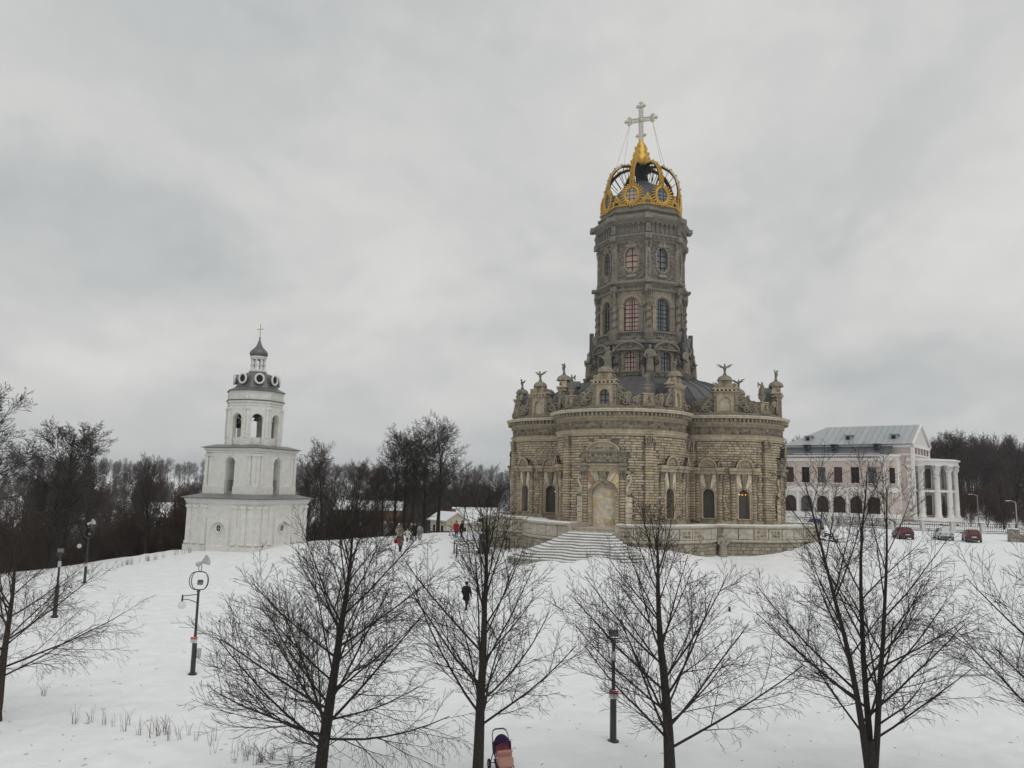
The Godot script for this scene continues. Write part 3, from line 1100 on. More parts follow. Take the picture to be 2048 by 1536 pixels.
	for k in 16:
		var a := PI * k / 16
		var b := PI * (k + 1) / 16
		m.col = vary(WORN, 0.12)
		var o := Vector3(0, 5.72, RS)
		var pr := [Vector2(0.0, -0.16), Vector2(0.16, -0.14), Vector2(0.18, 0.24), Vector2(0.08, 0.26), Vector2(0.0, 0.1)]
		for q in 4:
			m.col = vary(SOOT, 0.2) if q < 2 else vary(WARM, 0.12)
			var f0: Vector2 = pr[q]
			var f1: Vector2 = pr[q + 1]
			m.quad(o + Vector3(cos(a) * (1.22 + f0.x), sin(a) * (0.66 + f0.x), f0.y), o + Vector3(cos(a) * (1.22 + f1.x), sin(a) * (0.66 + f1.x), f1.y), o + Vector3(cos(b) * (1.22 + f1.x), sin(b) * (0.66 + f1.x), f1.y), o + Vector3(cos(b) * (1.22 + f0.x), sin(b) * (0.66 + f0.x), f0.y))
	for s in [-1.0, 1.0]:
		carve(m, func(u, v): return at(s * 1.45 + u, 5.95 + v, RS + 0.1), 0.4, 0.45, 0.2, WORN, 0.7)
	m.col = vary(WARM, 0.1)
	m.box(at(0, 6.62, RS + 0.08), Vector3(1.1, 0.16, 0.34), 0.03)
	m.box(at(0, 6.5, RS + 0.06), Vector3(0.8, 0.12, 0.26), 0.02)
	for s in [-1.0, 1.0]:
		m.scroll(at(s * 0.58, 6.6, RS + 0.22), 0.13, 1.4, 0.045, s)
	m.col = WORN.lerp(SOOT, 0.3)
	m.lathe(at(0, 6.7, RS + 0.04), [Vector2(0.16, 0), Vector2(0.24, 0.12), Vector2(0.2, 0.3), Vector2(0.06, 0.45), Vector2(0.0, 0.5)], 8)
	portal_mesh.pediment = m.mesh()
	m = MB.new()
	for s in [-1.0, 1.0]:
		var t := on(s * 21.2, 0, RS + 0.05)
		m.col = vary(PALE, 0.08)
		m.scroll(t * at(0, 3.66, 0.05), 0.2, 1.4, 0.06, s)
		m.scroll(t * at(0, 2.5, 0.05), 0.2, 1.4, 0.06, -s)
		m.tube([t * Vector3(s * 0.2, 3.66, 0.06), t * Vector3(s * 0.12, 3.3, 0.08), t * Vector3(-s * 0.12, 2.9, 0.08), t * Vector3(-s * 0.2, 2.5, 0.06)], [0.06, 0.09, 0.09, 0.06], 6)
		for k in 5:
			m.col = vary(PALE, 0.1)
			m.block(t * at(0, 0.22 + 0.42 * k, -0.02), 0.56, 0.39, 0.1, 0.02)
	portal_mesh.scrolls = m.mesh()

var opening := []   # [centre angle, half width, lower height of the wall above]

func stone_free(deg: float, w: float, y: float) -> bool:
	var x := deg_to_rad(deg) * RS
	var a0 := x - w / 2
	var a1 := x + w / 2
	if y < 4.78 and a1 > -1.75 and a0 < 1.75:
		return false
	if y < 2.35 and a1 > -2.33 and a0 < 2.33:
		return false
	if y < 5.72 and a1 > -1.86 and a0 < 1.86:
		return false
	if y < 6.75 and a1 > -1.1 and a0 < 1.1:
		return false
	for b in [-92.0, -61.0, 61.0, 92.0]:
		var c := deg_to_rad(b) * RS
		if y < 4.8 and a1 > c - 1.14 and a0 < c + 1.14:
			return false
		if y < 5.3 and a1 > c - 0.55 and a0 < c + 0.55:
			return false
	for b in [-38.0, -107.0, 38.0, 107.0]:
		var c := deg_to_rad(b) * RS
		if a1 > c - 0.36 and a0 < c + 0.36:
			return false
	return true

func make_church() -> Node3D:
	make_bay()
	make_portal()
	var ch := thing("church", "tall ornate stone church with rounded lobes, carved octagonal tower and golden crown", "church", xf(Vector3(12.45, 6.2, -74), deg_to_rad(-23)))
	var lt := []
	for k in 4:
		lt.append(Transform3D(Basis(Vector3.UP, PI / 2 * k), Vector3.ZERO) * at(0, 0, RC))
	# --- wall core, one per lobe
	var core := MB.new()
	var marks := [-117.0, -100.3, -83.7, -69.3, -52.7, -13.6, 13.6, 52.7, 69.3, 83.7, 100.3, 117.0]
	for k in marks.size() - 1:
		var open: bool = k in [1, 3, 5, 7, 9]
		core.col = WORN
		var lo := 4.15 if open else -0.2
		core.sweep([Vector2(RS - 0.12, lo), Vector2(RS - 0.12, 7.05)], arc(marks[k], marks[k + 1], 2.5))
		if not open:
			core.col = vary(WARM, 0.08)
			core.sweep([Vector2(RS - 0.08, -0.25), Vector2(RS + 0.06, -0.25), Vector2(RS + 0.06, 0.26), Vector2(RS - 0.08, 0.3)], arc(marks[k], marks[k + 1], 2.5))
		else:
			# closed chamber behind the opening
			var a0: float = marks[k]
			var a1: float = marks[k + 1]
			core.col = WORN
			core.sweep([Vector2(RS - 0.9, -0.6), Vector2(RS - 0.9, 4.3)], arc(a0, a1, 4.0))
	var core_mesh := core.mesh()
	# --- rusticated stones
	var tones := []
	for k in 6:
		tones.append([WARM, WARM.lerp(PALE, 0.55), WARM.lerp(WORN, 0.3), Color(0.60, 0.49, 0.30), Color(0.55, 0.485, 0.38), WARM.lerp(WORN, 0.6)][k])
	var list := []
	for cidx in 31:
		var y := 0.42 + 0.2135 * cidx
		var x := -113.0 + (cidx % 2) * 2.4
		while x < 113.0:
			var w := rng.randf_range(0.4, 0.62)
			var dw := rad_to_deg(w / RS)
			var mid := x + dw / 2
			if stone_free(mid, w, y):
				list.append([mid, y, w, rng.randi() % 6, rng.randf()])
			elif stone_free(x + dw * 0.25, w * 0.48, y):
				list.append([x + dw * 0.25, y, w * 0.48, rng.randi() % 6, rng.randf()])
			elif stone_free(x + dw * 0.75, w * 0.48, y):
				list.append([x + dw * 0.75, y, w * 0.48, rng.randi() % 6, rng.randf()])
			x += dw
	var pick := func(q: Array) -> int:
		return 0 if q[4] < 0.38 else (1 if q[4] < 0.6 else (2 if q[4] < 0.78 else (3 if q[4] < 0.86 else (4 if q[4] < 0.95 else 5))))
	var all_st := MB.new()
	for q in list:
		all_st.col = vary(tones[pick.call(q)], 0.12)
		all_st.block(on(q[0], q[1], RS - 0.12), q[2] - 0.045, 0.168, 0.13 + 0.018 * q[4], 0.025)
	var all_mesh := all_st.mesh()
	var order := list.duplicate()
	order.sort_custom(func(a, b): return a[2] * cos(deg_to_rad(a[0] - 14.0)) > b[2] * cos(deg_to_rad(b[0] - 14.0)))
	var near := order.slice(0, 300)
	var rest := MB.new()
	for q in order.slice(300):
		rest.col = vary(tones[pick.call(q)], 0.12)
		rest.block(on(q[0], q[1], RS - 0.12), q[2] - 0.045, 0.168, 0.13 + 0.018 * q[4], 0.025)
	for k in 4:
		var w := part("lobe_wall", core_mesh, mats.stone, ch, lt[k])
		var o := part("stone_courses", rest if k == 0 else all_mesh, mats.stone, w)
		o.set_meta("kind", "stuff")
		if k == 0:
			var variants := []
			for t in 6:
				var row := []
				for ww in 5:
					var b := MB.new()
					b.col = vary(tones[t], 0.1)
					b.block(Transform3D(), 0.44 + 0.045 * ww - 0.045, 0.168, 0.14, 0.025)
					row.append(b.mesh())
				variants.append(row)
			for q in near:
				var wi := clampi(int((q[2] - 0.42) / 0.045), 0, 4)
				part("stone_block", variants[pick.call(q)][wi], mats.stone, w, on(q[0], q[1], RS - 0.12 + 0.018 * q[4]))
	# --- pilasters
	var pil := MB.new()
	for s in [-1.0, 1.0]:
		pass
	for cidx in 27:
		pil.col = vary(tones[[0, 0, 1, 2, 3][rng.randi() % 5]], 0.14)
		pil.box(at(0, 0.42 + 0.2135 * cidx, RS + 0.08), Vector3(0.7, 0.165, 0.36), 0.03)
	pil.col = WORN
	pil.box(at(0, 3.0, RS + 0.02), Vector3(0.58, 5.9, 0.32))
	pil.col = WORN
	pil.box(at(0, 0.12, RS + 0.08), Vector3(0.86, 0.4, 0.5), 0.03)
	capital(pil, at(0, 0, RS), 6.1, 0.98, 0.74, WORN.lerp(WARM, 0.4))
	var pil_mesh := pil.mesh()
	for k in 4:
		for a in [-107.0, -38.0, 38.0, 107.0]:
			part("pilaster", pil_mesh, mats.stone, ch, lt[k] * Transform3D(Basis(Vector3.UP, deg_to_rad(a)), Vector3.ZERO))
	# --- windows
	for k in 4:
		for a in [-92.0, -61.0, 61.0, 92.0]:
			var t: Transform3D = lt[k] * Transform3D(Basis(Vector3.UP, deg_to_rad(a)), Vector3.ZERO)
			var w := part("window", bay_mesh.surround, mats.stone, ch, t)
			var red: bool = k == 0 and a == 61.0
			part("pane", bay_mesh.pane, mats.red_wood if red else mats.glass_dark, w)
			part("grille", bay_mesh.grille, mats.grille, w)
			for v in bay_mesh.voussoirs:
				part("voussoir", v, mats.stone, w)
			part("keystone", bay_mesh.keystone, mats.stone, w)
			part("columns", bay_mesh.columns, mats.stone, w)
			part("shelf", bay_mesh.shelf, mats.stone, w)
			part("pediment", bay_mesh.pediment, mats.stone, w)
	# --- portals
	for k in 4:
		var w := part("portal", portal_mesh.surround, mats.stone, ch, lt[k])
		part("walled_up_doorway", portal_mesh.infill, mats.stone, w)
		for v in portal_mesh.ring:
			part("arch_stone", v, mats.stone, w)
		for v in portal_mesh.jamb:
			part("jamb_stone", v, mats.stone, w)
		for v in portal_mesh.fan:
			part("voussoir", v, mats.stone, w)
		for q in ["keystone", "columns", "shelf", "frieze", "pediment"]:
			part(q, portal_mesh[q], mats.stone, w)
		part("scroll_bracket", portal_mesh.scrolls, mats.stone, w)
	# --- entablature
	var en := MB.new()
	for k in 26:
		var e0 := -117.0 + 9.0 * k
		en.col = vary(WARM, 0.1)
		en.sweep([Vector2(RS - 0.1, 6.98), Vector2(RS + 0.07, 7.0), Vector2(RS + 0.07, 7.14)], arc(e0 + 4.0, e0 + 12.85, 2.5))
		en.col = vary(WARM.lerp(PALE, 0.3), 0.1)
		en.sweep([Vector2(RS + 0.06, 7.14), Vector2(RS + 0.12, 7.16), Vector2(RS + 0.12, 7.32), Vector2(RS + 0.2, 7.4), Vector2(RS + 0.2, 7.47)], arc(e0, e0 + 8.85, 2.5))
	en.col = WARM.lerp(WORN, 0.5)
	en.sweep([Vector2(RS + 0.04, 6.98), Vector2(RS + 0.04, 7.46), Vector2(RS + 0.23, 7.47), Vector2(RS + 0.23, 7.5), Vector2(RS - 0.02, 7.53)], arc(-117, 117, 2.5))
	en.col = WORN
	en.sweep([Vector2(RS - 0.02, 7.52), Vector2(RS - 0.02, 8.2)], arc(-117, 117, 2.5))
	en.col = vary(WARM, 0.04)
	en.sweep([Vector2(RS - 0.02, 8.2), Vector2(RS + 0.1, 8.22), Vector2(RS + 0.1, 8.4), Vector2(RS + 0.16, 8.42), Vector2(RS + 0.16, 8.58), Vector2(RS + 0.16, 8.88)], arc(-117, 117, 2.5))
	en.col = PALE
	en.sweep([Vector2(RS + 0.16, 8.88), Vector2(RS + 0.58, 8.9), Vector2(RS + 0.6, 9.02), Vector2(RS + 0.68, 9.06), Vector2(RS + 0.68, 9.14)], arc(-117, 117, 2.5))
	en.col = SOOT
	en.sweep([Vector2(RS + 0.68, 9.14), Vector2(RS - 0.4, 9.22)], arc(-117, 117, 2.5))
	var en_mesh := en.mesh()
	var dn := MB.new()
	var a := -116.0
	while a < 116.5:
		dn.col = vary(WARM, 0.1)
		dn.box(on(a, 8.31, RS + 0.13), Vector3(0.085, 0.13, 0.1))
		a += 1.7
	a = -116.0
	while a < 116.5:
		dn.col = vary(WORN, 0.2)
		dn.box(on(a, 8.73, RS + 0.33), Vector3(0.17, 0.27, 0.38), 0.03)
		a += 3.6
	var dn_mesh := dn.mesh()
	var fz := MB.new()
	carve(fz, func(u, v): return on(rad_to_deg(u / RS), 7.86 + v, RS - 0.01), deg_to_rad(228) * RS, 0.62, 0.31, WARM.lerp(WORN, 0.3), 0.4)
	var fz_mesh := fz.mesh()
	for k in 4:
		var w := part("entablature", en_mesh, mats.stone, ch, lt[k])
		var o := part("dentils", dn_mesh, mats.stone, w)
		o.set_meta("kind", "stuff")
		o = part("carved_frieze", fz_mesh, mats.stone, w)
		o.set_meta("kind", "stuff")
	make_parapet(ch, lt)
	make_roof(ch, lt)
	make_tower(ch)
	for o in ch.get_children():
		for q in ["corbel_course", "arched_window", "corner_column", "middle_cornice", "octagonal_window", "corner_pier", "upper_cornice", "attic"]:
			if str(o.name).begins_with(q):
				o.transform = Transform3D(Basis.from_scale(Vector3(1, 1.036, 1)), Vector3(0, -15.95 * 0.036, 0)) * o.transform
	make_crown(ch)
	for o in ch.get_children():
		for q in ["dome", "medallion", "fleuron", "crown_strap"]:
			if str(o.name).begins_with(q):
				o.transform = Transform3D(Basis.from_scale(Vector3(1, 0.915, 1)), Vector3(0, 34.6 * 0.085, 0)) * o.transform
	make_podium(ch, lt)
	return ch

func half_disc(a: float, b: float, y: float, n := 14) -> PackedVector2Array:
	var p := PackedVector2Array()
	for k in n + 1:
		var q := PI * k / n
		p.append(Vector2(cos(q) * a, y + sin(q) * b))
	return p

# raised rim along the upper edge of a half disc
func half_rim(m: MB, a: float, b: float, y: float, z: float, w: float, d: float, n := 14) -> void:
	for k in n:
		var q := PI * k / n
		var s := PI * (k + 1) / n
		var pr := [Vector2(0, -0.12), Vector2(w, -0.1), Vector2(w, d), Vector2(0, d), Vector2(-0.03, 0)]
		for j in 4:
			var f: Vector2 = pr[j]
			var g: Vector2 = pr[j + 1]
			m.quad(Vector3(cos(q) * (a + f.x), y + sin(q) * (b + f.x), z + f.y), Vector3(cos(q) * (a + g.x), y + sin(q) * (b + g.x), z + g.y), Vector3(cos(s) * (a + g.x), y + sin(s) * (b + g.x), z + g.y), Vector3(cos(s) * (a + f.x), y + sin(s) * (b + f.x), z + f.y))

func make_parapet(ch: Node3D, lt: Array) -> void:
	var pl := MB.new()
	pl.col = vary(WORN, 0.05)
	pl.sweep([Vector2(5.55, 9.15), Vector2(5.55, 9.38), Vector2(5.5, 9.42), Vector2(5.0, 9.42), Vector2(5.0, 9.15)], arc(-114, 114, 3.0))
	var pl_mesh := pl.mesh()
	# aedicule: little gabled front with an arched opening
	var ae := MB.new()
	ae.col = vary(WARM, 0.06)
	ae.extrude(Transform3D(), arch_poly(0.72, 9.4, 11.15, 0.42, 9.4, 10.35), 4.7, 5.35)
	ae.col = vary(WORN, 0.06)
	ae.box(at(0, 9.46, 5.05), Vector3(1.0, 0.2, 0.8), 0.02)
	for s in [-1.0, 1.0]:
		ae.col = vary(WORN, 0.1)
		ae.box(at(s * 0.86, 10.25, 5.15), Vector3(0.26, 1.7, 0.55), 0.02)
		carve(ae, func(u, v): return at(s * 0.86 + u, 10.25 + v, 5.43), 0.2, 1.5, 0.18, WORN, 0.6)
		ae.col = vary(WORN, 0.12)
		ae.scroll(at(s * 1.2, 10.75, 5.2), 0.28, 1.5, 0.075, s, 5)
		ae.scroll(at(s * 1.42, 10.1, 5.2), 0.36, 1.5, 0.085, -s, 5)
		ae.scroll(at(s * 1.75, 9.7, 5.22), 0.3, 1.5, 0.08, s, 5)
		ae.tube([Vector3(s * 1.05, 11.1, 5.2), Vector3(s * 1.4, 10.5, 5.2), Vector3(s * 1.75, 10.1, 5.2), Vector3(s * 2.1, 9.5, 5.2)], [0.08, 0.09, 0.09, 0.07], 5)
	ae.col = vary(WARM, 0.05)
	ae.box(at(0, 11.2, 5.1), Vector3(2.15, 0.12, 0.8), 0.02)
	for k in 6:
		ae.col = vary(PALE, 0.1)
		ae.box(at(-0.85 + 0.34 * k, 11.34, 5.2), Vector3(0.19, 0.16, 0.8), 0.025)
	ae.col = vary(WARM, 0.05)
	ae.box(at(0, 11.46, 5.12), Vector3(2.3, 0.1, 1.0), 0.02)
	ae.extrude(Transform3D(), PackedVector2Array([Vector2(-1.1, 11.5), Vector2(1.1, 11.5), Vector2(0.62, 11.85), Vector2(0.5, 12.15), Vector2(-0.5, 12.15), Vector2(-0.62, 11.85)]), 4.75, 5.35)
	ae.scroll(at(0, 11.9, 5.36), 0.26, 1.6, 0.06)
	for s in [-1.0, 1.0]:
		ae.scroll(at(s * 0.75, 11.75, 5.3), 0.2, 1.4, 0.06, s)
		carve(ae, func(u, v): return at(s * 0.85 + u, 11.85 + v, 5.2), 0.4, 0.4, 0.2, WORN, 0.8)
	ae.col = vary(WORN, 0.08)
	ae.lathe(at(0, 12.15, 5.05), [Vector2(0.66, 0), Vector2(0.64, 0.14), Vector2(0.52, 0.36), Vector2(0.28, 0.5), Vector2(0.0, 0.54)], 12)
	var ae_mesh := ae.mesh()
	var back := MB.new()
	back.col = Color(0.10, 0.105, 0.11)
	back.box(at(0, 10.4, 4.3), Vector3(1.4, 2.2, 0.9))
	back.extrude(at(0, 0, 0), half_disc(0.72, 0.6, 11.5), 3.6, 4.75)
	var back_mesh := back.mesh()
	var pane := MB.new()
	pane.quad(Vector3(-0.43, 9.5, 4.95), Vector3(0.43, 9.5, 4.95), Vector3(0.43, 10.8, 4.95), Vector3(-0.43, 10.8, 4.95))
	var pane_mesh := pane.mesh()
	var mull := MB.new()
	mull.col = SOOT
	mull.box(at(0, 10.13, 4.98), Vector3(0.06, 1.3, 0.05))
	mull.box(at(0, 10.35, 4.985), Vector3(0.86, 0.06, 0.05))
	mull.box(at(0, 9.9, 4.985), Vector3(0.86, 0.035, 0.04))
	var mull_mesh := mull.mesh()
	var blind := MB.new()
	blind.col = Color(0.72, 0.64, 0.5)
	blind.box(at(0, 10.1, 4.98), Vector3(0.85, 1.5, 0.3))
	var blind_mesh := blind.mesh()
	# pedestal with vase
	var pe := MB.new()
	pe.col = vary(WORN, 0.06)
	pe.box(at(0, 9.5, 5.2), Vector3(1.1, 0.3, 0.8), 0.03)
	pe.col = vary(WARM, 0.1)
	pe.box(at(0, 9.98, 5.2), Vector3(0.86, 0.75, 0.66), 0.03)
	pe.box(at(0, 10.4, 5.2), Vector3(1.0, 0.12, 0.78), 0.03)
	carve(pe, func(u, v): return at(u, 9.98 + v, 5.53), 0.6, 0.6, 0.22, WARM, 0.5)
	for s in [-1.0, 1.0]:
		pe.col = vary(WORN, 0.15)
		pe.scroll(at(s * 0.66, 10.05, 5.25), 0.26, 1.4, 0.07, s, 5)
		pe.scroll(at(s * 0.75, 9.62, 5.25), 0.24, 1.4, 0.07, -s, 5)
	pe.col = vary(WORN, 0.1)
	pe.lathe(at(0, 10.46, 5.2), [Vector2(0.16, 0), Vector2(0.12, 0.1), Vector2(0.3, 0.35), Vector2(0.32, 0.5), Vector2(0.24, 0.58), Vector2(0.38, 0.64), Vector2(0.36, 0.7), Vector2(0.0, 0.72)], 12)
	var pe_mesh := pe.mesh()
	# pierced scrollwork between them
	var ow := MB.new()
	for seg in [[9.0, 33.0, 1.0], [43.0, 66.0, -1.0], [87.0, 112.0, 1.0]]:
		for s in [-1.0, 1.0]:
			var a: float = seg[0]
			while a < seg[1]:
				var f: float = (a - seg[0]) / (seg[1] - seg[0])
				if seg[2] < 0.0:
					f = 1.0 - f
				var top: float = lerpf(1.6, 0.6, f)
				var y := 0.14
				while y < top:
					var r := rng.randf_range(0.18, 0.3)
					ow.col = vary(WORN.lerp(PALE, 0.35 * rng.randf()).lerp(SOOT, rng.randf() * 0.6), 0.2)
					ow.scroll(on(s * a, 9.4 + y, 5.25) * Transform3D(Basis(Vector3.BACK, rng.randf() * TAU), Vector3(0, 0, rng.randf_range(-0.05, 0.05))), r, rng.randf_range(1.0, 1.5), r * rng.randf_range(0.26, 0.34), 1.0 if rng.randf() < 0.5 else -1.0, 5, 8)
					y += r * 1.5
				a += 3.0
			for k in 3:
				var b := lerpf(seg[0], seg[1], 0.2 + 0.3 * k)
				ow.col = vary(WORN, 0.2)
				var t := on(s * b, 9.42, 5.25)
				var up: float = lerpf(1.5, 0.7, 0.2 + 0.3 * k) if seg[2] > 0.0 else lerpf(0.7, 1.5, 0.2 + 0.3 * k)
				ow.tube([t * Vector3(-0.25 * s, 0, 0), t * Vector3(0.1, up * 0.5, 0), t * Vector3(-0.05, up, 0)], [0.09, 0.11, 0.03], 5)
	var ow_mesh := ow.mesh()
	for k in 4:
		var p := part("parapet", pl_mesh, mats.stone, ch, lt[k])
		var o := part("scrollwork", ow_mesh, mats.stone, p)
		o.set_meta("kind", "stuff")
		for a in [-76.0, 0.0, 76.0]:
			var t: Transform3D = lt[k] * Transform3D(Basis(Vector3.UP, deg_to_rad(a)), Vector3.ZERO)
			var w := part("aedicule", ae_mesh, mats.stone, ch, t)
			part("metal_backing", back_mesh, mats.roof_metal, w)
			if a == 0.0:
				part("pane", pane_mesh, mats.glass_grey if k == 0 else mats.glass_dark, w)
				part("glazing_bars", mull_mesh, mats.plain, w)
			else:
				part("blind_panel", blind_mesh, mats.stone, w)
		for a in [-38.0, 38.0]:
			part("pedestal", pe_mesh, mats.stone, ch, lt[k] * Transform3D(Basis(Vector3.UP, deg_to_rad(a)), Vector3.ZERO))
	# stone birds and figures standing on the gables and vases
	var c := Color(0.27, 0.25, 0.205)
	var bird := eagle_mesh(c)
	var angel := statue_mesh(2, c)
	var saint := statue_mesh(0, c)
	var names := ["front", "side", "rear", "far"]
	for k in [0, 1, 3]:
		for a in [-76.0, 76.0, 0.0]:
			var t: Transform3D = ch.transform * lt[k] * on(a, 12.68, 5.05)
			var which: String = {0: "with the walled-up doorway", 1: "facing the mansion", 3: "facing the bell tower"}[k]
			var gable := "middle gable" if a == 0.0 else ("gable by the rear corner" if k == 1 and a > 0.0 or k == 3 and a < 0.0 else ("gable by the drainpipe corner" if k == 0 and a > 0.0 or k == 1 else "gable by the inner corner"))
			var st := thing("stone_bird", "stone bird on the %s of the lobe %s" % [gable, which], "statue", t, "stone birds on the church parapet")
			part("carved_body", bird, mats.stone, st, Transform3D(Basis().scaled(Vector3.ONE * 1.05), Vector3(0, -0.04, 0)))
		for a in [-38.0, 38.0]:
			var t: Transform3D = ch.transform * lt[k] * on(a, 11.17, 5.2)
			var st := thing("stone_angel", "small winged stone figure on a parapet vase of the church lobe %s" % [{0: "with the walled-up doorway", 1: "facing the mansion", 3: "facing the bell tower"}[k]], "statue", t, "small figures on the parapet vases")
			part("carved_body", angel, mats.stone, st, Transform3D(Basis().scaled(Vector3.ONE * 0.55), Vector3(0, -0.03, 0)))

func make_roof(ch: Node3D, lt: Array) -> void:
	var m := MB.new()
	var n := 16
	var lev := 4
	var pt := func(i: float, j: float) -> Vector3:
		var th := deg_to_rad(lerpf(-112.0, 112.0, i / n))
		var outer := Vector3(sin(th) * 5.0, 9.35, RC + cos(th) * 5.0)
		var ph := deg_to_rad(lerpf(-45.0, 45.0, i / n))
		var inner := Vector3(sin(ph) * 4.6, 12.95, cos(ph) * 4.6)
		var f := j / lev
		var p := outer.lerp(inner, f)
		p.y += 0.75 * sin(f * PI)
		return p
	for i in n:
		for j in lev:
			m.col = Color(0.11, 0.113, 0.12)
			m.quad(pt.call(i, j), pt.call(i + 1, j), pt.call(i + 1, j + 1), pt.call(i, j + 1))
	var roof := m.mesh()
	var seams := []
	for i in range(1, n):
		var s := MB.new()
		s.col = Color(0.14, 0.145, 0.15)
		for j in lev:
			var a: Vector3 = pt.call(i, j)
			var b: Vector3 = pt.call(i, j + 1)
			bar(s, a + Vector3(0, 0.03, 0), b + Vector3(0, 0.03, 0), 0.035, 0.09)
		seams.append(s.mesh())
	for k in 4:
		var t := Transform3D(Basis(Vector3.UP, PI / 2 * k), Vector3.ZERO)
		var o := part("lobe_roof", roof, mats.roof_metal, ch, t)
		for s in seams:
			part("roof_seam", s, mats.roof_metal, o)

# one half of a wall field with an eight-sided hole, mirrored for s = -1
func half_hole(w: float, b: float, t: float, hw: float, y0: float, y1: float, s: float) -> PackedVector2Array:
	var q := hw * 0.45
	var p := PackedVector2Array([Vector2(0, b), Vector2(w, b), Vector2(w, t), Vector2(0, t), Vector2(0, y1), Vector2(q, y1), Vector2(hw, y1 - 0.5), Vector2(hw, y0 + 0.5), Vector2(q, y0), Vector2(0, y0)])
	for k in p.size():
		p[k] = Vector2(p[k].x * s, p[k].y)
	return p

func make_tower(ch: Node3D) -> void:
	var R := 4.1
	var ap := R * cos(PI / 8)
	var hw := R * sin(PI / 8)
	var face := []
	for k in 8:
		face.append(Transform3D(Basis(Vector3.UP, PI / 4 * k), Vector3.ZERO))
	# --- base tier
	var m := MB.new()
	m.col = Color(0.09, 0.095, 0.1)
	m.sweep([Vector2(4.7, 11.5), Vector2(4.7, 12.9), Vector2(4.35, 13.1), Vector2(4.3, 16.1)], oct(), false)
	part("tower_base", m, mats.roof_metal, ch)
	var d := MB.new()
	d.col = vary(TOWER, 0.05)
	d.extrude(Transform3D(), arch_poly(0.85, 13.35, 15.45, 0.52, 13.35, 14.75), 3.7, 4.32)
	d.col = vary(TOWER, 0.1)
	d.box(at(0, 13.05, 4.2), Vector3(2.5, 0.6, 0.55), 0.03)
	d.box(at(0, 13.38, 4.25), Vector3(2.7, 0.12, 0.7), 0.03)
	d.box(at(0, 12.72, 4.3), Vector3(2.7, 0.14, 0.75), 0.05)
	carve(d, func(u, v): return at(u, 13.05 + v, 4.48), 2.2, 0.4, 0.28, TOWER, 0.6)
	for s in [-1.0, 1.0]:
		d.col = vary(TOWER, 0.12)
		d.extrude(Transform3D(), PackedVector2Array([Vector2(s * 0.82, 13.4), Vector2(s * 1.5, 13.45), Vector2(s * 1.42, 13.9), Vector2(s * 1.1, 14.5), Vector2(s * 1.12, 15.4), Vector2(s * 0.82, 15.4)]), 3.9, 4.25)
		carve(d, func(u, v): return at(s * 1.03 + u, 14.4 + v, 4.26), 0.4, 1.9, 0.26, TOWER, 0.7)
		d.scroll(at(s * 1.32, 13.72, 4.28), 0.27, 1.5, 0.07, s, 5)
	var rim := []
	for k in 13:
		var a := PI * k / 12
		rim.append(Vector3(cos(a) * 0.6, 14.75 + sin(a) * 0.6, 4.34))
	d.col = vary(TOWER, 0.06)
	var rr := []
	rr.resize(13)
	rr.fill(0.07)
	d.tube(rim, rr, 5)
	d.extrude(Transform3D(), half_disc(1.2, 0.62, 15.45), 3.9, 4.4)
	half_rim(d, 1.2, 0.62, 15.45, 4.4, 0.14, 0.22)
	d.box(at(0, 15.42, 4.3), Vector3(2.6, 0.12, 0.6), 0.02)
	for s in [-1.0, 1.0]:
		d.scroll(at(s * 0.3, 15.85, 4.45), 0.16, 1.5, 0.05, s, 5)
	carve(d, func(u, v): return at(u, 15.95 + v, 4.55), 0.5, 0.8, 0.26, TOWER, 0.7)
	var dormer := d.mesh()
	var pane := MB.new()
	pane.quad(Vector3(-0.53, 13.4, 4.05), Vector3(0.53, 13.4, 4.05), Vector3(0.53, 15.3, 4.05), Vector3(-0.53, 15.3, 4.05))
	var pane_mesh := pane.mesh()
	var bars := MB.new()
	bars.box(at(0, 14.35, 4.08), Vector3(0.09, 1.9, 0.06))
	bars.box(at(0, 14.75, 4.085), Vector3(1.04, 0.08, 0.06))
	for x in [-0.27, 0.27]:
		bars.box(at(x, 14.35, 4.075), Vector3(0.04, 1.9, 0.04))
	for y in [13.85, 14.3]:
		bars.box(at(0, y, 4.075), Vector3(1.04, 0.04, 0.04))
	var bars_mesh := bars.mesh()
	for k in 8:
		var w := part("dormer", dormer, mats.stone, ch, face[k])
		part("pane", pane_mesh, mats.pink_pane if k % 2 == 0 else mats.glass, w)
		part("glazing_bars", bars_mesh, mats.red_wood if k % 2 == 0 else mats.frame_dark, w)
	# --- corbel course and sill
	m = MB.new()
	m.col = vary(TOWER, 0.04)
	m.sweep([Vector2(4.2, 15.95), Vector2(4.55, 16.05), Vector2(4.62, 16.25), Vector2(4.32, 16.4), Vector2(4.3, 17.0), Vector2(4.5, 17.05), Vector2(4.52, 17.18), Vector2(4.1, 17.28)], oct(), false)
	for k in 8:
		var t: Transform3D = face[k]
		carve(m, func(u, v): return t * at(u, 16.7 + v, 4.3 * cos(PI / 8) + 0.01), 2.4, 0.55, 0.26, TOWER, 0.6)
		var q := on(22.5 + 45.0 * k, 0, 4.35)
		m.col = vary(TOWER, 0.08)
		m.lathe(q * at(0, 16.0, 0), [Vector2(0.12, 0), Vector2(0.3, 0.12), Vector2(0.26, 0.28), Vector2(0.4, 0.4), Vector2(0.42, 0.8), Vector2(0.5, 0.95), Vector2(0.5, 1.25), Vector2(0, 1.26)], 10)
	part("corbel_course", m, mats.stone, ch)
	# --- tier of arched windows
	var f := MB.new()
	f.col = vary(TOWER.lerp(WARM, 0.35), 0.04)
	f.extrude(Transform3D(), arch_poly(hw, 17.25, 20.95, 0.72, 17.25, 19.55, 14), ap - 0.6, ap)
	rim = []
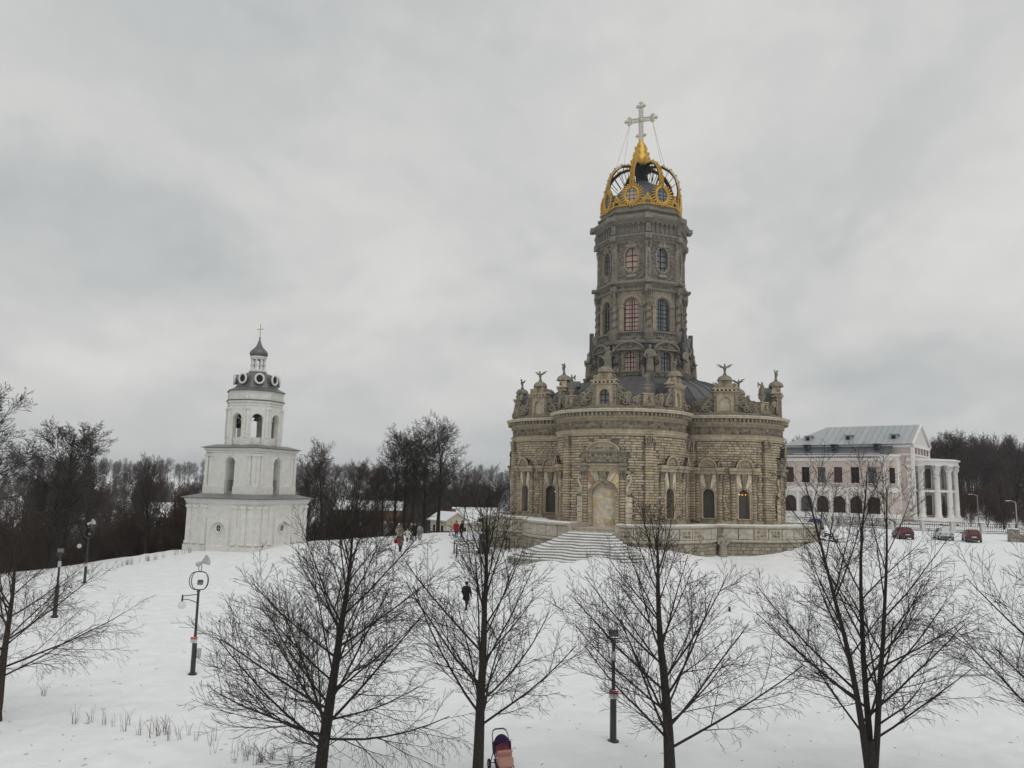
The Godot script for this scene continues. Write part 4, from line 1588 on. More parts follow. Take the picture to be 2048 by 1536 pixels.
	for k in 15:
		var a := PI * k / 14
		rim.append(Vector3(cos(a) * 0.9, 19.55 + sin(a) * 0.9, ap + 0.02))
	rr.resize(15)
	rr.fill(0.13)
	f.col = vary(TOWER.lerp(WARM, 0.4), 0.05)
	f.tube(rim, rr, 6)
	for s in [-1.0, 1.0]:
		f.box(at(s * 0.92, 18.35, ap + 0.03), Vector3(0.42, 2.2, 0.16), 0.03)
		f.box(at(s * 0.92, 19.5, ap + 0.06), Vector3(0.6, 0.14, 0.26), 0.03)
		carve(f, func(u, v): return at(s * 1.2 + u, 20.55 + v, ap + 0.01), 0.5, 0.55, 0.22, TOWER, 0.4)
	var fmesh := f.mesh()
	pane = MB.new()
	pane.quad(Vector3(-0.74, 17.3, ap - 0.32), Vector3(0.74, 17.3, ap - 0.32), Vector3(0.74, 20.35, ap - 0.32), Vector3(-0.74, 20.35, ap - 0.32))
	pane_mesh = pane.mesh()
	bars = MB.new()
	for x in [-0.22, 0.22]:
		bars.box(at(x, 18.7, ap - 0.29), Vector3(0.04, 3.0, 0.04))
	bars.box(at(0, 18.7, ap - 0.285), Vector3(0.09, 3.0, 0.06))
	for s in [-1.0, 1.0]:
		bars.box(at(s * 0.68, 18.5, ap - 0.285), Vector3(0.09, 2.5, 0.06))
	for k in 7:
		bars.box(at(0, 17.35 + 0.39 * k, ap - 0.29), Vector3(1.42, 0.09 if k == 3 or k == 0 else 0.04, 0.045))
	bars_mesh = bars.mesh()
	for k in 8:
		var w := part("arched_window", fmesh, mats.stone, ch, face[k])
		part("pane", pane_mesh, mats.pink_pane if k % 2 == 0 else mats.glass, w)
		part("glazing_bars", bars_mesh, mats.red_wood if k % 2 == 0 else mats.frame_dark, w)
	var cm := MB.new()
	cm.col = vary(TOWER, 0.05)
	cm.lathe(at(0, 17.25, 0), [Vector2(0.3, 0), Vector2(0.3, 0.12), Vector2(0.24, 0.16), Vector2(0.24, 2.9), Vector2(0.28, 2.96), Vector2(0.28, 3.05)], 10)
	for k in 26:
		var a := k * 0.9
		cm.col = vary(TOWER.lerp(SOOT, rng.randf() * 0.5), 0.15)
		cm.scroll(Transform3D(Basis(Vector3.UP, a), Vector3(sin(a) * 0.24, 17.5 + 0.1 * k, cos(a) * 0.24)) * Transform3D(Basis(Vector3.BACK, 0.7), Vector3.ZERO), 0.15, 1.0, 0.035, 1.0, 4, 6)
	capital(cm, at(0, 0, 0.05), 20.25, 0.72, 0.56, TOWER)
	var cmesh := cm.mesh()
	for k in 8:
		part("corner_column", cmesh, mats.stone, ch, on(22.5 + 45.0 * k, 0, 4.2))
	# --- middle entablature
	m = MB.new()
	m.col = vary(TOWER, 0.04)
	m.sweep([Vector2(4.1, 20.9), Vector2(4.28, 20.95), Vector2(4.28, 21.1), Vector2(4.2, 21.12), Vector2(4.2, 21.4), Vector2(4.5, 21.55), Vector2(4.62, 21.62), Vector2(4.62, 21.76), Vector2(4.15, 21.95)], oct(), false)
	for k in 8:
		var t: Transform3D = face[k]
		carve(m, func(u, v): return t * at(u, 21.26 + v, 4.2 * cos(PI / 8)), 2.6, 0.26, 0.26, TOWER, 0.5)
		m.col = vary(TOWER, 0.08)
		m.box(on(22.5 + 45.0 * k, 21.15, 4.3), Vector3(0.6, 0.5, 0.5), 0.03)
		m.box(on(22.5 + 45.0 * k, 21.62, 4.52), Vector3(0.85, 0.26, 0.6), 0.04)
	part("middle_cornice", m, mats.stone, ch)
	# --- upper tier with eight-sided windows
	f = MB.new()
	f.col = TOWER
	for s in [-1.0, 1.0]:
		f.extrude(Transform3D(), half_hole(hw, 21.8, 25.5, 0.62, 22.75, 24.95, s), ap - 0.5, ap - 0.02)
	var ring := []
	for q in [Vector2(0.3, 22.68), Vector2(0.68, 23.22), Vector2(0.68, 24.48), Vector2(0.3, 25.02), Vector2(-0.3, 25.02), Vector2(-0.68, 24.48), Vector2(-0.68, 23.22), Vector2(-0.3, 22.68), Vector2(0.3, 22.68)]:
		ring.append(Vector3(q.x, q.y, ap))
	rr.resize(9)
	rr.fill(0.09)
	f.col = vary(TOWER.lerp(WARM, 0.3), 0.06)
	f.tube(ring, rr, 5)
	for k in 22:
		var a := TAU * k / 22
		f.col = vary(TOWER, 0.2)
		f.ball(Vector3(cos(a) * 0.88, 23.85 + sin(a) * 1.32, ap + 0.02), Vector3(0.12, 0.12, 0.1), 6, 4)
	# scrolled gable above, shelf below
	f.col = vary(TOWER.lerp(WARM, 0.2), 0.06)
	f.extrude(Transform3D(), PackedVector2Array([Vector2(-0.6, 25.02), Vector2(0.6, 25.02), Vector2(0.14, 25.6), Vector2(-0.14, 25.6)]), ap - 0.05, ap + 0.14)
	f.scroll(at(0, 25.28, ap + 0.16), 0.15, 1.4, 0.05)
	f.box(at(0, 22.3, ap + 0.05), Vector3(0.9, 0.3, 0.2), 0.06)
	for k in 150:
		var u := rng.randf_range(-hw + 0.25, hw - 0.25)
		var v := rng.randf_range(22.1, 25.4)
		if Vector2(u / 0.95, (v - 23.85) / 1.4).length() < 1.05:
			continue
		f.col = vary(TOWER.lerp(PALE, 0.35 * rng.randf()).lerp(SOOT, rng.randf() * 0.5), 0.2)
		f.scroll(at(u, v, ap - 0.02) * Transform3D(Basis(Vector3.BACK, rng.randf() * TAU), Vector3.ZERO), rng.randf_range(0.12, 0.2), rng.randf_range(0.9, 1.5), 0.06, 1.0 if rng.randf() < 0.5 else -1.0, 4, 7)
	fmesh = f.mesh()
	pane = MB.new()
	pane.quad(Vector3(-0.64, 22.7, ap - 0.36), Vector3(0.64, 22.7, ap - 0.36), Vector3(0.64, 25.0, ap - 0.36), Vector3(-0.64, 25.0, ap - 0.36))
	pane_mesh = pane.mesh()
	bars = MB.new()
	bars.box(at(0, 23.85, ap - 0.32), Vector3(0.07, 2.2, 0.05))
	for y in [23.2, 23.75, 24.3]:
		bars.box(at(0, y, ap - 0.325), Vector3(1.25, 0.06, 0.05))
	bars_mesh = bars.mesh()
	for k in 8:
		var w := part("octagonal_window", fmesh, mats.stone, ch, face[k])
		part("pane", pane_mesh, mats.pink_pane if k % 2 == 0 else mats.glass, w)
		part("glazing_bars", bars_mesh, mats.red_wood if k % 2 == 0 else mats.frame_dark, w)
	var st := MB.new()
	st.col = vary(TOWER, 0.05)
	st.box(at(0, 23.3, 0), Vector3(0.5, 2.9, 0.4), 0.03)
	st.box(at(0, 21.98, 0.03), Vector3(0.66, 0.3, 0.5), 0.03)
	carve(st, func(u, v): return at(u, 23.4 + v, 0.2), 0.3, 2.6, 0.24, TOWER, 0.5)
	capital(st, Transform3D(), 24.6, 0.85, 0.56, TOWER)
	cmesh = st.mesh()
	for k in 8:
		part("corner_pier", cmesh, mats.stone, ch, on(22.5 + 45.0 * k, 0, 4.06))
	# --- upper cornices and blind arcade
	m = MB.new()
	m.col = vary(TOWER, 0.04)
	m.sweep([Vector2(4.05, 25.42), Vector2(4.28, 25.5), Vector2(4.28, 25.62), Vector2(4.36, 25.66), Vector2(4.36, 25.86), Vector2(4.58, 25.98), Vector2(4.6, 26.12), Vector2(4.22, 26.22), Vector2(4.22, 27.12), Vector2(4.4, 27.18), Vector2(4.5, 27.32), Vector2(4.8, 27.5), Vector2(4.88, 27.66), Vector2(4.88, 27.8), Vector2(4.3, 28.0), Vector2(4.3, 28.06)], oct(), false)
	var a2 := 4.22 * cos(PI / 8)
	for k in 8:
		var t: Transform3D = face[k]
		for i in 6:
			var x := -1.25 + 0.5 * i
			m.col = vary(TOWER, 0.1)
			m.box(t * at(x, 26.62, a2 + 0.06), Vector3(0.13, 0.72, 0.13), 0.02)
			m.box(t * at(x, 27.06, a2 + 0.14), Vector3(0.22, 0.16, 0.34), 0.03)
			if i < 5:
				var p := []
				var q := []
				for j in 7:
					var b := PI * j / 6
					p.append(t * Vector3(x + 0.25 + cos(b) * 0.2, 26.72 + sin(b) * 0.18, a2 + 0.03))
					q.append(0.04)
				m.tube(p, q, 4)
			m.box(t * at(x + 0.1, 25.78, a2 + 0.2), Vector3(0.26, 0.13, 0.2), 0.02)
		m.col = vary(TOWER, 0.06)
		m.box(on(22.5 + 45.0 * k, 26.65, 4.3), Vector3(0.46, 0.86, 0.42), 0.03)
		m.ball(on(22.5 + 45.0 * k, 26.7, 4.5).origin, Vector3(0.14, 0.18, 0.14), 8, 6)
		m.box(on(22.5 + 45.0 * k, 25.84, 4.42), Vector3(0.62, 0.5, 0.42), 0.04)
		m.box(on(22.5 + 45.0 * k, 27.55, 4.78), Vector3(0.9, 0.44, 0.5), 0.06)
	part("upper_cornice", m, mats.stone, ch)
	m = MB.new()
	m.col = vary(TOWER, 0.05)
	m.sweep([Vector2(4.28, 28.0), Vector2(4.1, 28.2), Vector2(4.1, 28.3), Vector2(4.3, 28.42), Vector2(4.3, 28.52), Vector2(4.0, 28.62), Vector2(3.95, 28.95), Vector2(4.08, 29.05), Vector2(3.7, 29.12)], oct(), false)
	for k in 8:
		var t: Transform3D = face[k]
		for i in 24:
			m.box(t * at(-1.5 + 0.13 * i, 28.36, 4.3 * cos(PI / 8) - 0.05), Vector3(0.08, 0.08, 0.12))
	part("attic", m, mats.stone, ch)
	# --- robed statues round the foot of the tower
	var c := Color(0.31, 0.285, 0.235)
	var kinds := [statue_mesh(0, c), statue_mesh(1, c), statue_mesh(2, c)]
	var con := MB.new()
	con.col = vary(TOWER, 0.05)
	con.lathe(at(0, 12.2, 0), [Vector2(0.3, 0), Vector2(0.5, 0.3), Vector2(0.42, 0.5), Vector2(0.55, 0.75), Vector2(0.62, 0.98), Vector2(0, 1.0)], 10)
	var con_mesh := con.mesh()
	var but := MB.new()
	for s in [-1.0, 1.0]:
		but.col = vary(TOWER.lerp(SOOT, 0.3), 0.1)
		but.extrude(at(s * 0.62, 0, 0) * Transform3D(Basis(Vector3.UP, -PI / 2), Vector3.ZERO), PackedVector2Array([Vector2(4.0, 12.3), Vector2(5.25, 12.3), Vector2(5.3, 12.9), Vector2(5.05, 13.5), Vector2(4.7, 14.1), Vector2(4.75, 14.9), Vector2(4.45, 15.7), Vector2(4.0, 15.8)]), -0.14, 0.14)
		for q in [[5.1, 12.95, 0.34], [4.7, 14.3, 0.3], [4.55, 15.3, 0.28], [4.6, 13.4, 0.3]]:
			but.col = vary(TOWER.lerp(SOOT, rng.randf() * 0.6), 0.15)
			but.scroll(Transform3D(Basis(Vector3.UP, PI / 2), Vector3(s * 0.78, q[1], q[0])), q[2], 1.4, 0.08, s, 5)
			but.scroll(at(s * 0.62, q[1], q[0] + 0.12), q[2] * 0.8, 1.4, 0.08, s, 5)
		carve(but, func(u, v): return Transform3D(Basis(Vector3.UP, s * 0.5), Vector3(s * (0.62 + u * 0.3), 14.1 + v, 4.75 - v * 0.22)), 0.7, 3.0, 0.3, TOWER, 0.5)
	var but_mesh := but.mesh()
	for k in 8:
		var p := on(22.5 + 45.0 * k, 0, 5.0)
		part("console", con_mesh, mats.stone, ch, p)
		if k in [0, 1, 2, 5, 6, 7]:
			var t := ch.transform * p * at(0, 13.2, 0)
			var s := thing("stone_statue", ["robed stone statue holding a book at the foot of the church tower", "robed stone statue with raised arm at the foot of the church tower", "winged stone statue at the foot of the church tower"][k % 3], "statue", t, "statues round the foot of the tower")
			part("carved_body", kinds[k % 3], mats.stone, s, Transform3D(Basis().scaled(Vector3.ONE * 1.3), Vector3(0, -0.02, 0)))
		part("scroll_buttress", but_mesh, mats.stone, ch, on(22.5 + 45.0 * k, 0, 0))
		if k in [1, 2, 6]:
			var q := MB.new()
			q.col = Color(0.08, 0.085, 0.09)
			q.box(at(0, 15.5, -0.25), Vector3(0.8, 1.6, 0.5))
			q.box(at(0, 16.9, -0.2), Vector3(0.4, 1.5, 0.4), 0.05)
			part("metal_shield", q, mats.roof_metal, ch, p)

func make_crown(ch: Node3D) -> void:
	var m := MB.new()
	m.col = Color(0.085, 0.09, 0.1)
	m.lathe(Transform3D(), [Vector2(3.85, 28.95), Vector2(3.5, 29.7), Vector2(3.0, 30.6), Vector2(2.4, 31.5), Vector2(1.75, 32.2), Vector2(1.0, 32.75), Vector2(0.4, 33.0), Vector2(0.0, 33.02)], 24)
	part("dome", m, mats.roof_metal, ch)
	m = MB.new()
	m.col = Color(0.05, 0.045, 0.04)
	m.lathe(at(0, 33.0, 0), [Vector2(0.5, 0), Vector2(0.55, 0.9), Vector2(1.15, 1.3), Vector2(1.2, 1.5), Vector2(0.6, 1.7)], 14)
	part("hub", m, mats.iron, ch)
	# ring of medallions
	var md := MB.new()
	var z := 3.75
	var p := []
	var q := []
	for k in 21:
		var a := TAU * k / 20
		p.append(Vector3(cos(a) * 0.66, 30.1 + sin(a) * 0.86, z))
		q.append(0.13)
	md.tube(p, q, 5)
	for k in 24:
		var a := TAU * k / 24
		var o := Vector3(cos(a) * 0.74, 30.1 + sin(a) * 0.94, z)
		var e := Vector3(cos(a + 0.16) * 1.2, 30.1 + sin(a + 0.16) * 1.34, z + 0.06)
		md.tube([o, (o + e) * 0.5 + Vector3(0, 0, 0.06), e], [0.12, 0.1, 0.02], 4)
	for s in [-1.0, 1.0]:
		md.scroll(at(s * 1.12, 29.45, z), 0.2, 1.4, 0.06, s, 5)
		md.scroll(at(s * 1.34, 29.75, z - 0.08), 0.15, 1.3, 0.05, -s, 5)
	md.box(at(0, 29.02, z), Vector3(3.1, 0.14, 0.14), 0.03)
	md.box(at(0, 29.18, z - 0.01), Vector3(2.2, 0.18, 0.1), 0.03)
	var med := md.mesh()
	var pn := MB.new()
	var poly := PackedVector2Array()
	for k in 16:
		var a := TAU * k / 16
		poly.append(Vector2(cos(a) * 0.62, 30.1 + sin(a) * 0.82))
	pn.extrude(Transform3D(), poly, z - 0.1, z - 0.04)
	var pn_mesh := pn.mesh()
	var br := MB.new()
	for x in [-0.2, 0.2]:
		br.box(at(x, 30.1, z - 0.02), Vector3(0.035, 1.5, 0.03))
	for y in [29.7, 30.1, 30.5]:
		br.box(at(0, y, z - 0.021), Vector3(1.15, 0.035, 0.03))
	var br_mesh := br.mesh()
	# a tapered box that carries the medallion window out of the dome
	var hood := MB.new()
	hood.col = Color(0.085, 0.09, 0.1)
	hood.extrude(Transform3D(), poly, 2.6, z - 0.12)
	var hood_mesh := hood.mesh()
	var fl := MB.new()
	var zc := 3.92
	for s in [-1.0, 1.0]:
		fl.scroll(at(s * 0.2, 29.55, zc), 0.19, 1.3, 0.055, s, 5)
		fl.tube([Vector3(s * 0.36, 29.0, zc), Vector3(s * 0.3, 29.4, zc), Vector3(s * 0.12, 29.9, zc + 0.04), Vector3(0, 30.25, zc + 0.1)], [0.07, 0.07, 0.06, 0.03], 5)
	fl.ball(Vector3(0, 29.95, zc + 0.05), Vector3(0.13, 0.2, 0.1), 8, 6)
	fl.ball(Vector3(0, 29.55, zc + 0.03), Vector3(0.1, 0.14, 0.08), 8, 6)
	var fl_mesh := fl.mesh()
	# straps
	var sp := MB.new()
	var un := MB.new()
	var path := [Vector2(3.72, 30.9), Vector2(3.74, 31.6), Vector2(3.62, 32.4), Vector2(3.36, 33.15), Vector2(2.9, 33.85), Vector2(2.2, 34.42), Vector2(1.45, 34.62), Vector2(0.95, 34.55)]
	for k in path.size() - 1:
		var a: Vector2 = path[k]
		var b: Vector2 = path[k + 1]
		var w := lerpf(0.5, 0.34, k / 6.0)
		sp.box(along(Vector3(0, a.y, a.x), Vector3(0, b.y, b.x)), Vector3(a.distance_to(b) * 1.04, 0.06, w), 0.015)
		un.box(along(Vector3(0, a.y - 0.06, a.x - 0.1), Vector3(0, b.y - 0.1, b.x - 0.06)), Vector3(a.distance_to(b) * 1.04, 0.08, w * 1.02))
		for j in 3:
			var c := a.lerp(b, (j + 0.5) / 3.0)
			var nn := Vector2(b.y - a.y, -(b.x - a.x)).normalized()
			sp.tube([Vector3(-w * 0.45, c.y + nn.y * 0.08, c.x + nn.x * 0.08), Vector3(0, c.y + nn.y * 0.16, c.x + nn.x * 0.16), Vector3(w * 0.45, c.y + nn.y * 0.08, c.x + nn.x * 0.08)], [0.03, 0.055, 0.03], 5)
		var nn2 := Vector2(b.y - a.y, -(b.x - a.x)).normalized()
		sp.tube([Vector3(0, a.y + nn2.y * 0.1, a.x + nn2.x * 0.1), Vector3(0, a.y + nn2.y * 0.3, a.x + nn2.x * 0.3)], [0.06, 0.045], 5)
		if k > 0 and k < 6:
			bar(un, Vector3(0, b.y, b.x - 0.1), Vector3(0, lerpf(31.2, 33.2, k / 6.0), lerpf(3.0, 0.8, k / 6.0)), 0.05)
	var sp_mesh := sp.mesh()
	var un_mesh := un.mesh()
	for k in 8:
		var t := Transform3D(Basis(Vector3.UP, PI / 4 * k), Vector3.ZERO)
		var w := part("medallion", med, mats.gold, ch, t)
		part("pane", pn_mesh, mats.pink_pane if k % 2 == 0 else mats.glass, w)
		part("glazing_bars", br_mesh, mats.frame_dark, w)
		part("window_hood", hood_mesh, mats.roof_metal, w)
		part("fleuron", fl_mesh, mats.gold, ch, t * Transform3D(Basis(Vector3.UP, PI / 8), Vector3.ZERO))
		w = part("crown_strap", sp_mesh, mats.gold, ch, t)
		part("iron_rib", un_mesh, mats.iron, w)
	m = MB.new()
	m.lathe(Transform3D(), [Vector2(0.6, 34.6), Vector2(0.92, 34.85), Vector2(1.0, 35.2), Vector2(0.95, 35.5), Vector2(0.82, 35.6), Vector2(0.84, 35.85), Vector2(0.74, 36.15), Vector2(0.62, 36.3), Vector2(0.62, 36.55), Vector2(0.5, 36.85), Vector2(0.42, 37.0), Vector2(0.38, 37.2), Vector2(0.2, 37.45), Vector2(0.16, 37.6), Vector2(0, 37.62)], 16)
	for row in [[35.45, 0.86, 10], [36.15, 0.66, 8], [36.85, 0.46, 6]]:
		for k in row[2]:
			var a: float = TAU * k / row[2]
			var d := Vector3(sin(a), 0, cos(a))
			m.tube([d * row[1] + Vector3(0, row[0] - 0.35, 0), d * (row[1] + 0.1) + Vector3(0, row[0] - 0.1, 0), d * (row[1] + 0.17) + Vector3(0, row[0] + 0.02, 0)], [0.16, 0.14, 0.03], 5)
	part("finial", m, mats.gold, ch)
	# cross
	m = MB.new()
	var frame := func(a: Vector2, b: Vector2, half: float) -> void:
		var d := (b - a).normalized()
		var nn := Vector2(-d.y, d.x)
		for s in [-1.0, 1.0]:
			var o: Vector2 = nn * s * half
			bar(m, Vector3(a.x + o.x, a.y + o.y, 0), Vector3(b.x + o.x, b.y + o.y, 0), 0.1)
		var l := a.distance_to(b)
		var k := int(l / 0.24)
		for i in k:
			var c := a + d * (i + 0.5) * l / k
			m.scroll(at(c.x, c.y, 0), half * 0.85, 1.2, 0.04, 1.0 if i % 2 else -1.0, 4, 7)
	frame.call(Vector2(0, 37.5), Vector2(0, 41.2), 0.19)
	frame.call(Vector2(-1.25, 39.75), Vector2(-0.2, 39.75), 0.19)
	frame.call(Vector2(0.2, 39.75), Vector2(1.25, 39.75), 0.19)
	m.ball(Vector3(0, 39.75, 0), Vector3(0.26, 0.32, 0.1), 10, 6)
	for e in [[Vector2(0, 41.2), Vector2(0, 1)], [Vector2(-1.2, 39.75), Vector2(-1, 0)], [Vector2(1.2, 39.75), Vector2(1, 0)]]:
		var o: Vector2 = e[0]
		var d: Vector2 = e[1]
		m.ball(Vector3(o.x, o.y, 0), Vector3(0.24, 0.24, 0.1), 8, 6)
		for r in [0.0, 1.0, -1.0]:
			var dd := d.rotated(r * PI / 2)
			var tip := o + dd * 0.55
			m.tube([Vector3(o.x, o.y, 0), Vector3(o.x + dd.x * 0.35, o.y + dd.y * 0.35, 0), Vector3(tip.x, tip.y, 0)], [0.1, 0.13, 0.02], 5)
			for s in [-1.0, 1.0]:
				var side := dd.rotated(s * PI / 2)
				m.scroll(at(o.x + dd.x * 0.34 + side.x * 0.13, o.y + dd.y * 0.34 + side.y * 0.13, 0), 0.1, 1.1, 0.035, s, 4, 6)
	for s in [-1.0, 1.0]:
		m.tube([Vector3(s * 0.2, 38.05, 0), Vector3(s * 0.4, 38.05, 0), Vector3(s * 0.62, 38.12, 0)], [0.06, 0.11, 0.02], 5)
		m.scroll(at(s * 0.36, 38.18, 0), 0.1, 1.1, 0.035, s, 4, 6)
		m.scroll(at(s * 0.36, 37.9, 0), 0.1, 1.1, 0.035, -s, 4, 6)
	part("cross", m, mats.cross_metal, ch)
	m = MB.new()
	for s in [-1.0, 1.0]:
		for f in [-1.0, 1.0]:
			var a := Vector3(s * 1.15, 39.5, 0)
			var b := Vector3(s * 2.3, 34.2, f * 1.3)
			for k in 20:
				var u := a.lerp(b, k / 20.0)
				var w := a.lerp(b, (k + 0.8) / 20.0)
				m.tube([u, w], [0.022, 0.022], 4)
	part("chains", m, mats.cross_metal, ch)

func make_podium(ch: Node3D, lt: Array) -> void:
	var ra := 8.3
	var gap := 12.0
	var tp := MB.new()
	tp.col = Color(0.42, 0.37, 0.3)
	tp.sweep([Vector2(ra, 0.0), Vector2(RS - 0.3, 0.03)], arc(-86, -gap, 3.0))
	tp.sweep([Vector2(ra, 0.0), Vector2(RS - 0.3, 0.03)], arc(gap, 86, 3.0))
	# backing wall and mouldings
	for s in [[-84.0, -gap], [gap, 84.0]]:
		tp.col = Color(0.5, 0.45, 0.36)
		tp.sweep([Vector2(ra - 0.06, -3.6), Vector2(ra - 0.06, 0.0)], arc(s[0], s[1], 3.0))
		tp.col = Color(0.55, 0.5, 0.4)
		tp.sweep([Vector2(ra - 0.04, -1.28), Vector2(ra + 0.14, -1.24), Vector2(ra + 0.14, -1.14), Vector2(ra + 0.06, -1.06), Vector2(ra - 0.04, -1.06)], arc(s[0], s[1], 3.0))
		tp.col = Color(0.62, 0.56, 0.45)
		tp.sweep([Vector2(ra - 0.04, -0.2), Vector2(ra + 0.08, -0.16), Vector2(ra + 0.16, -0.08), Vector2(ra + 0.16, 0.05), Vector2(ra - 0.6, 0.06)], arc(s[0], s[1], 3.0))
	# cheek walls of the passage
	for s in [-1.0, 1.0]:
		var t := on(s * gap, 0, 0)
		tp.col = Color(0.56, 0.51, 0.42)
		tp.box(t * at(s * 0.12, -0.75, 6.95), Vector3(0.3, 1.62, 3.2), 0.02)
	tp.col = Color(0.55, 0.5, 0.42)
	tp.sweep([Vector2(8.95, -0.9), Vector2(8.95, -0.5), Vector2(5.0, -0.46)], arc(-gap, gap, 3.0))
	tp.sweep([Vector2(8.1, -0.5), Vector2(8.1, -0.28), Vector2(5.0, -0.27)], arc(-gap + 0.5, gap - 0.5, 3.0))
	var tp_mesh := tp.mesh()
	# parapet slabs
	var slab := []
	for v in 4:
		var m := MB.new()
		m.col = vary(Color(0.6, 0.54, 0.44), 0.12)
		m.block(Transform3D(), 1.16, 0.82, 0.1, 0.02)
		if v < 2:
			m.col = vary(Color(0.5, 0.45, 0.36), 0.1)
			m.block(at(0, 0, 0.1), 0.9, 0.6, 0.02, 0.01)
			carve(m, func(u, w): return at(u, w, 0.115), 0.76, 0.5, 0.22, Color(0.56, 0.5, 0.4), 0.6)
		slab.append(m.mesh())
	var rough := MB.new()
	var y := -3.45
	while y < -1.35:
		var hh := rng.randf_range(0.2, 0.32)
		for s in [-1.0, 1.0]:
			var a := gap + 0.3
			while a < 84.0:
				var w := rng.randf_range(0.3, 0.7)
				rough.col = vary(Color(0.48, 0.43, 0.34).lerp(SOOT, rng.randf() * 0.35), 0.16)
				rough.block(on(s * (a + rad_to_deg(w / ra) / 2), y + hh / 2, ra - 0.07), w - 0.03, hh - 0.03, rng.randf_range(0.06, 0.11), 0.025)
				a += rad_to_deg(w / ra)
		y += hh
	var rough_mesh := rough.mesh()
	# patchy snow on the terrace
	var nz := FastNoiseLite.new()
	nz.seed = 3
	nz.frequency = 2.0
	for k in 4:
		var w := part("podium", tp_mesh, mats.stone, ch, lt[k])
		var o := part("rough_masonry", rough_mesh, mats.stone, w)
		o.set_meta("kind", "stuff")
		for s in [-1.0, 1.0]:
			for i in 8:
				part("parapet_slab", slab[(i if k == 1 or (k == 0 and s > 0) else 2 + i) % (4 if k != 0 else 4)] if not (k == 0 and s < 0) else slab[2 + i % 2], mats.stone, w, on(s * (gap + 5.0 + i * 8.55), -0.62, ra - 0.06))
		var sn := MB.new()
		for s in [-1.0, 1.0]:
			var a := gap + 0.5
			while a < 84.0:
				for j in 2:
					var r0 := 6.5 + 0.5 * nz.get_noise_1d(a * s + k * 40.0) + 0.25 * nz.get_noise_1d(a * s * 5.0)
					var r1 := 6.5 + 0.5 * nz.get_noise_1d((a + 2.0) * s + k * 40.0) + 0.25 * nz.get_noise_1d((a + 2.0) * s * 5.0)
					if j == 0:
						sn.quad(on(s * a, 0.085, ra + 0.12).origin, on(s * (a + 2.0), 0.085, ra + 0.12).origin, on(s * (a + 2.0), 0.085, r1 + 0.15).origin, on(s * a, 0.085, r0 + 0.15).origin)
					else:
						sn.quad(on(s * a, 0.085, r0 + 0.15).origin, on(s * (a + 2.0), 0.085, r1 + 0.15).origin, on(s * (a + 2.0), 0.02, r1).origin, on(s * a, 0.02, r0).origin)
				sn.quad(on(s * a, 0.02, ra + 0.155).origin, on(s * (a + 2.0), 0.02, ra + 0.155).origin, on(s * (a + 2.0), 0.085, ra + 0.12).origin, on(s * a, 0.085, ra + 0.12).origin)
				a += 2.0
		part("snow_cover", sn, mats.snow_clean, w)
	# drainpipe in the corner between two lobes
	var d := MB.new()
	var j := Vector3(sin(PI / 4), 0, cos(PI / 4))
	d.tube([j * 7.6 + Vector3(0, 8.7, 0), j * 7.35 + Vector3(0, 8.2, 0), j * 7.35 + Vector3(0, 0.75, 0), j * 7.9 + Vector3(0, 0.3, 0), j * 9.2 + Vector3(0, 0.12, 0)], [0.08, 0.07, 0.07, 0.07, 0.07], 8)
	part("drainpipe", d, mats.pipe, ch)

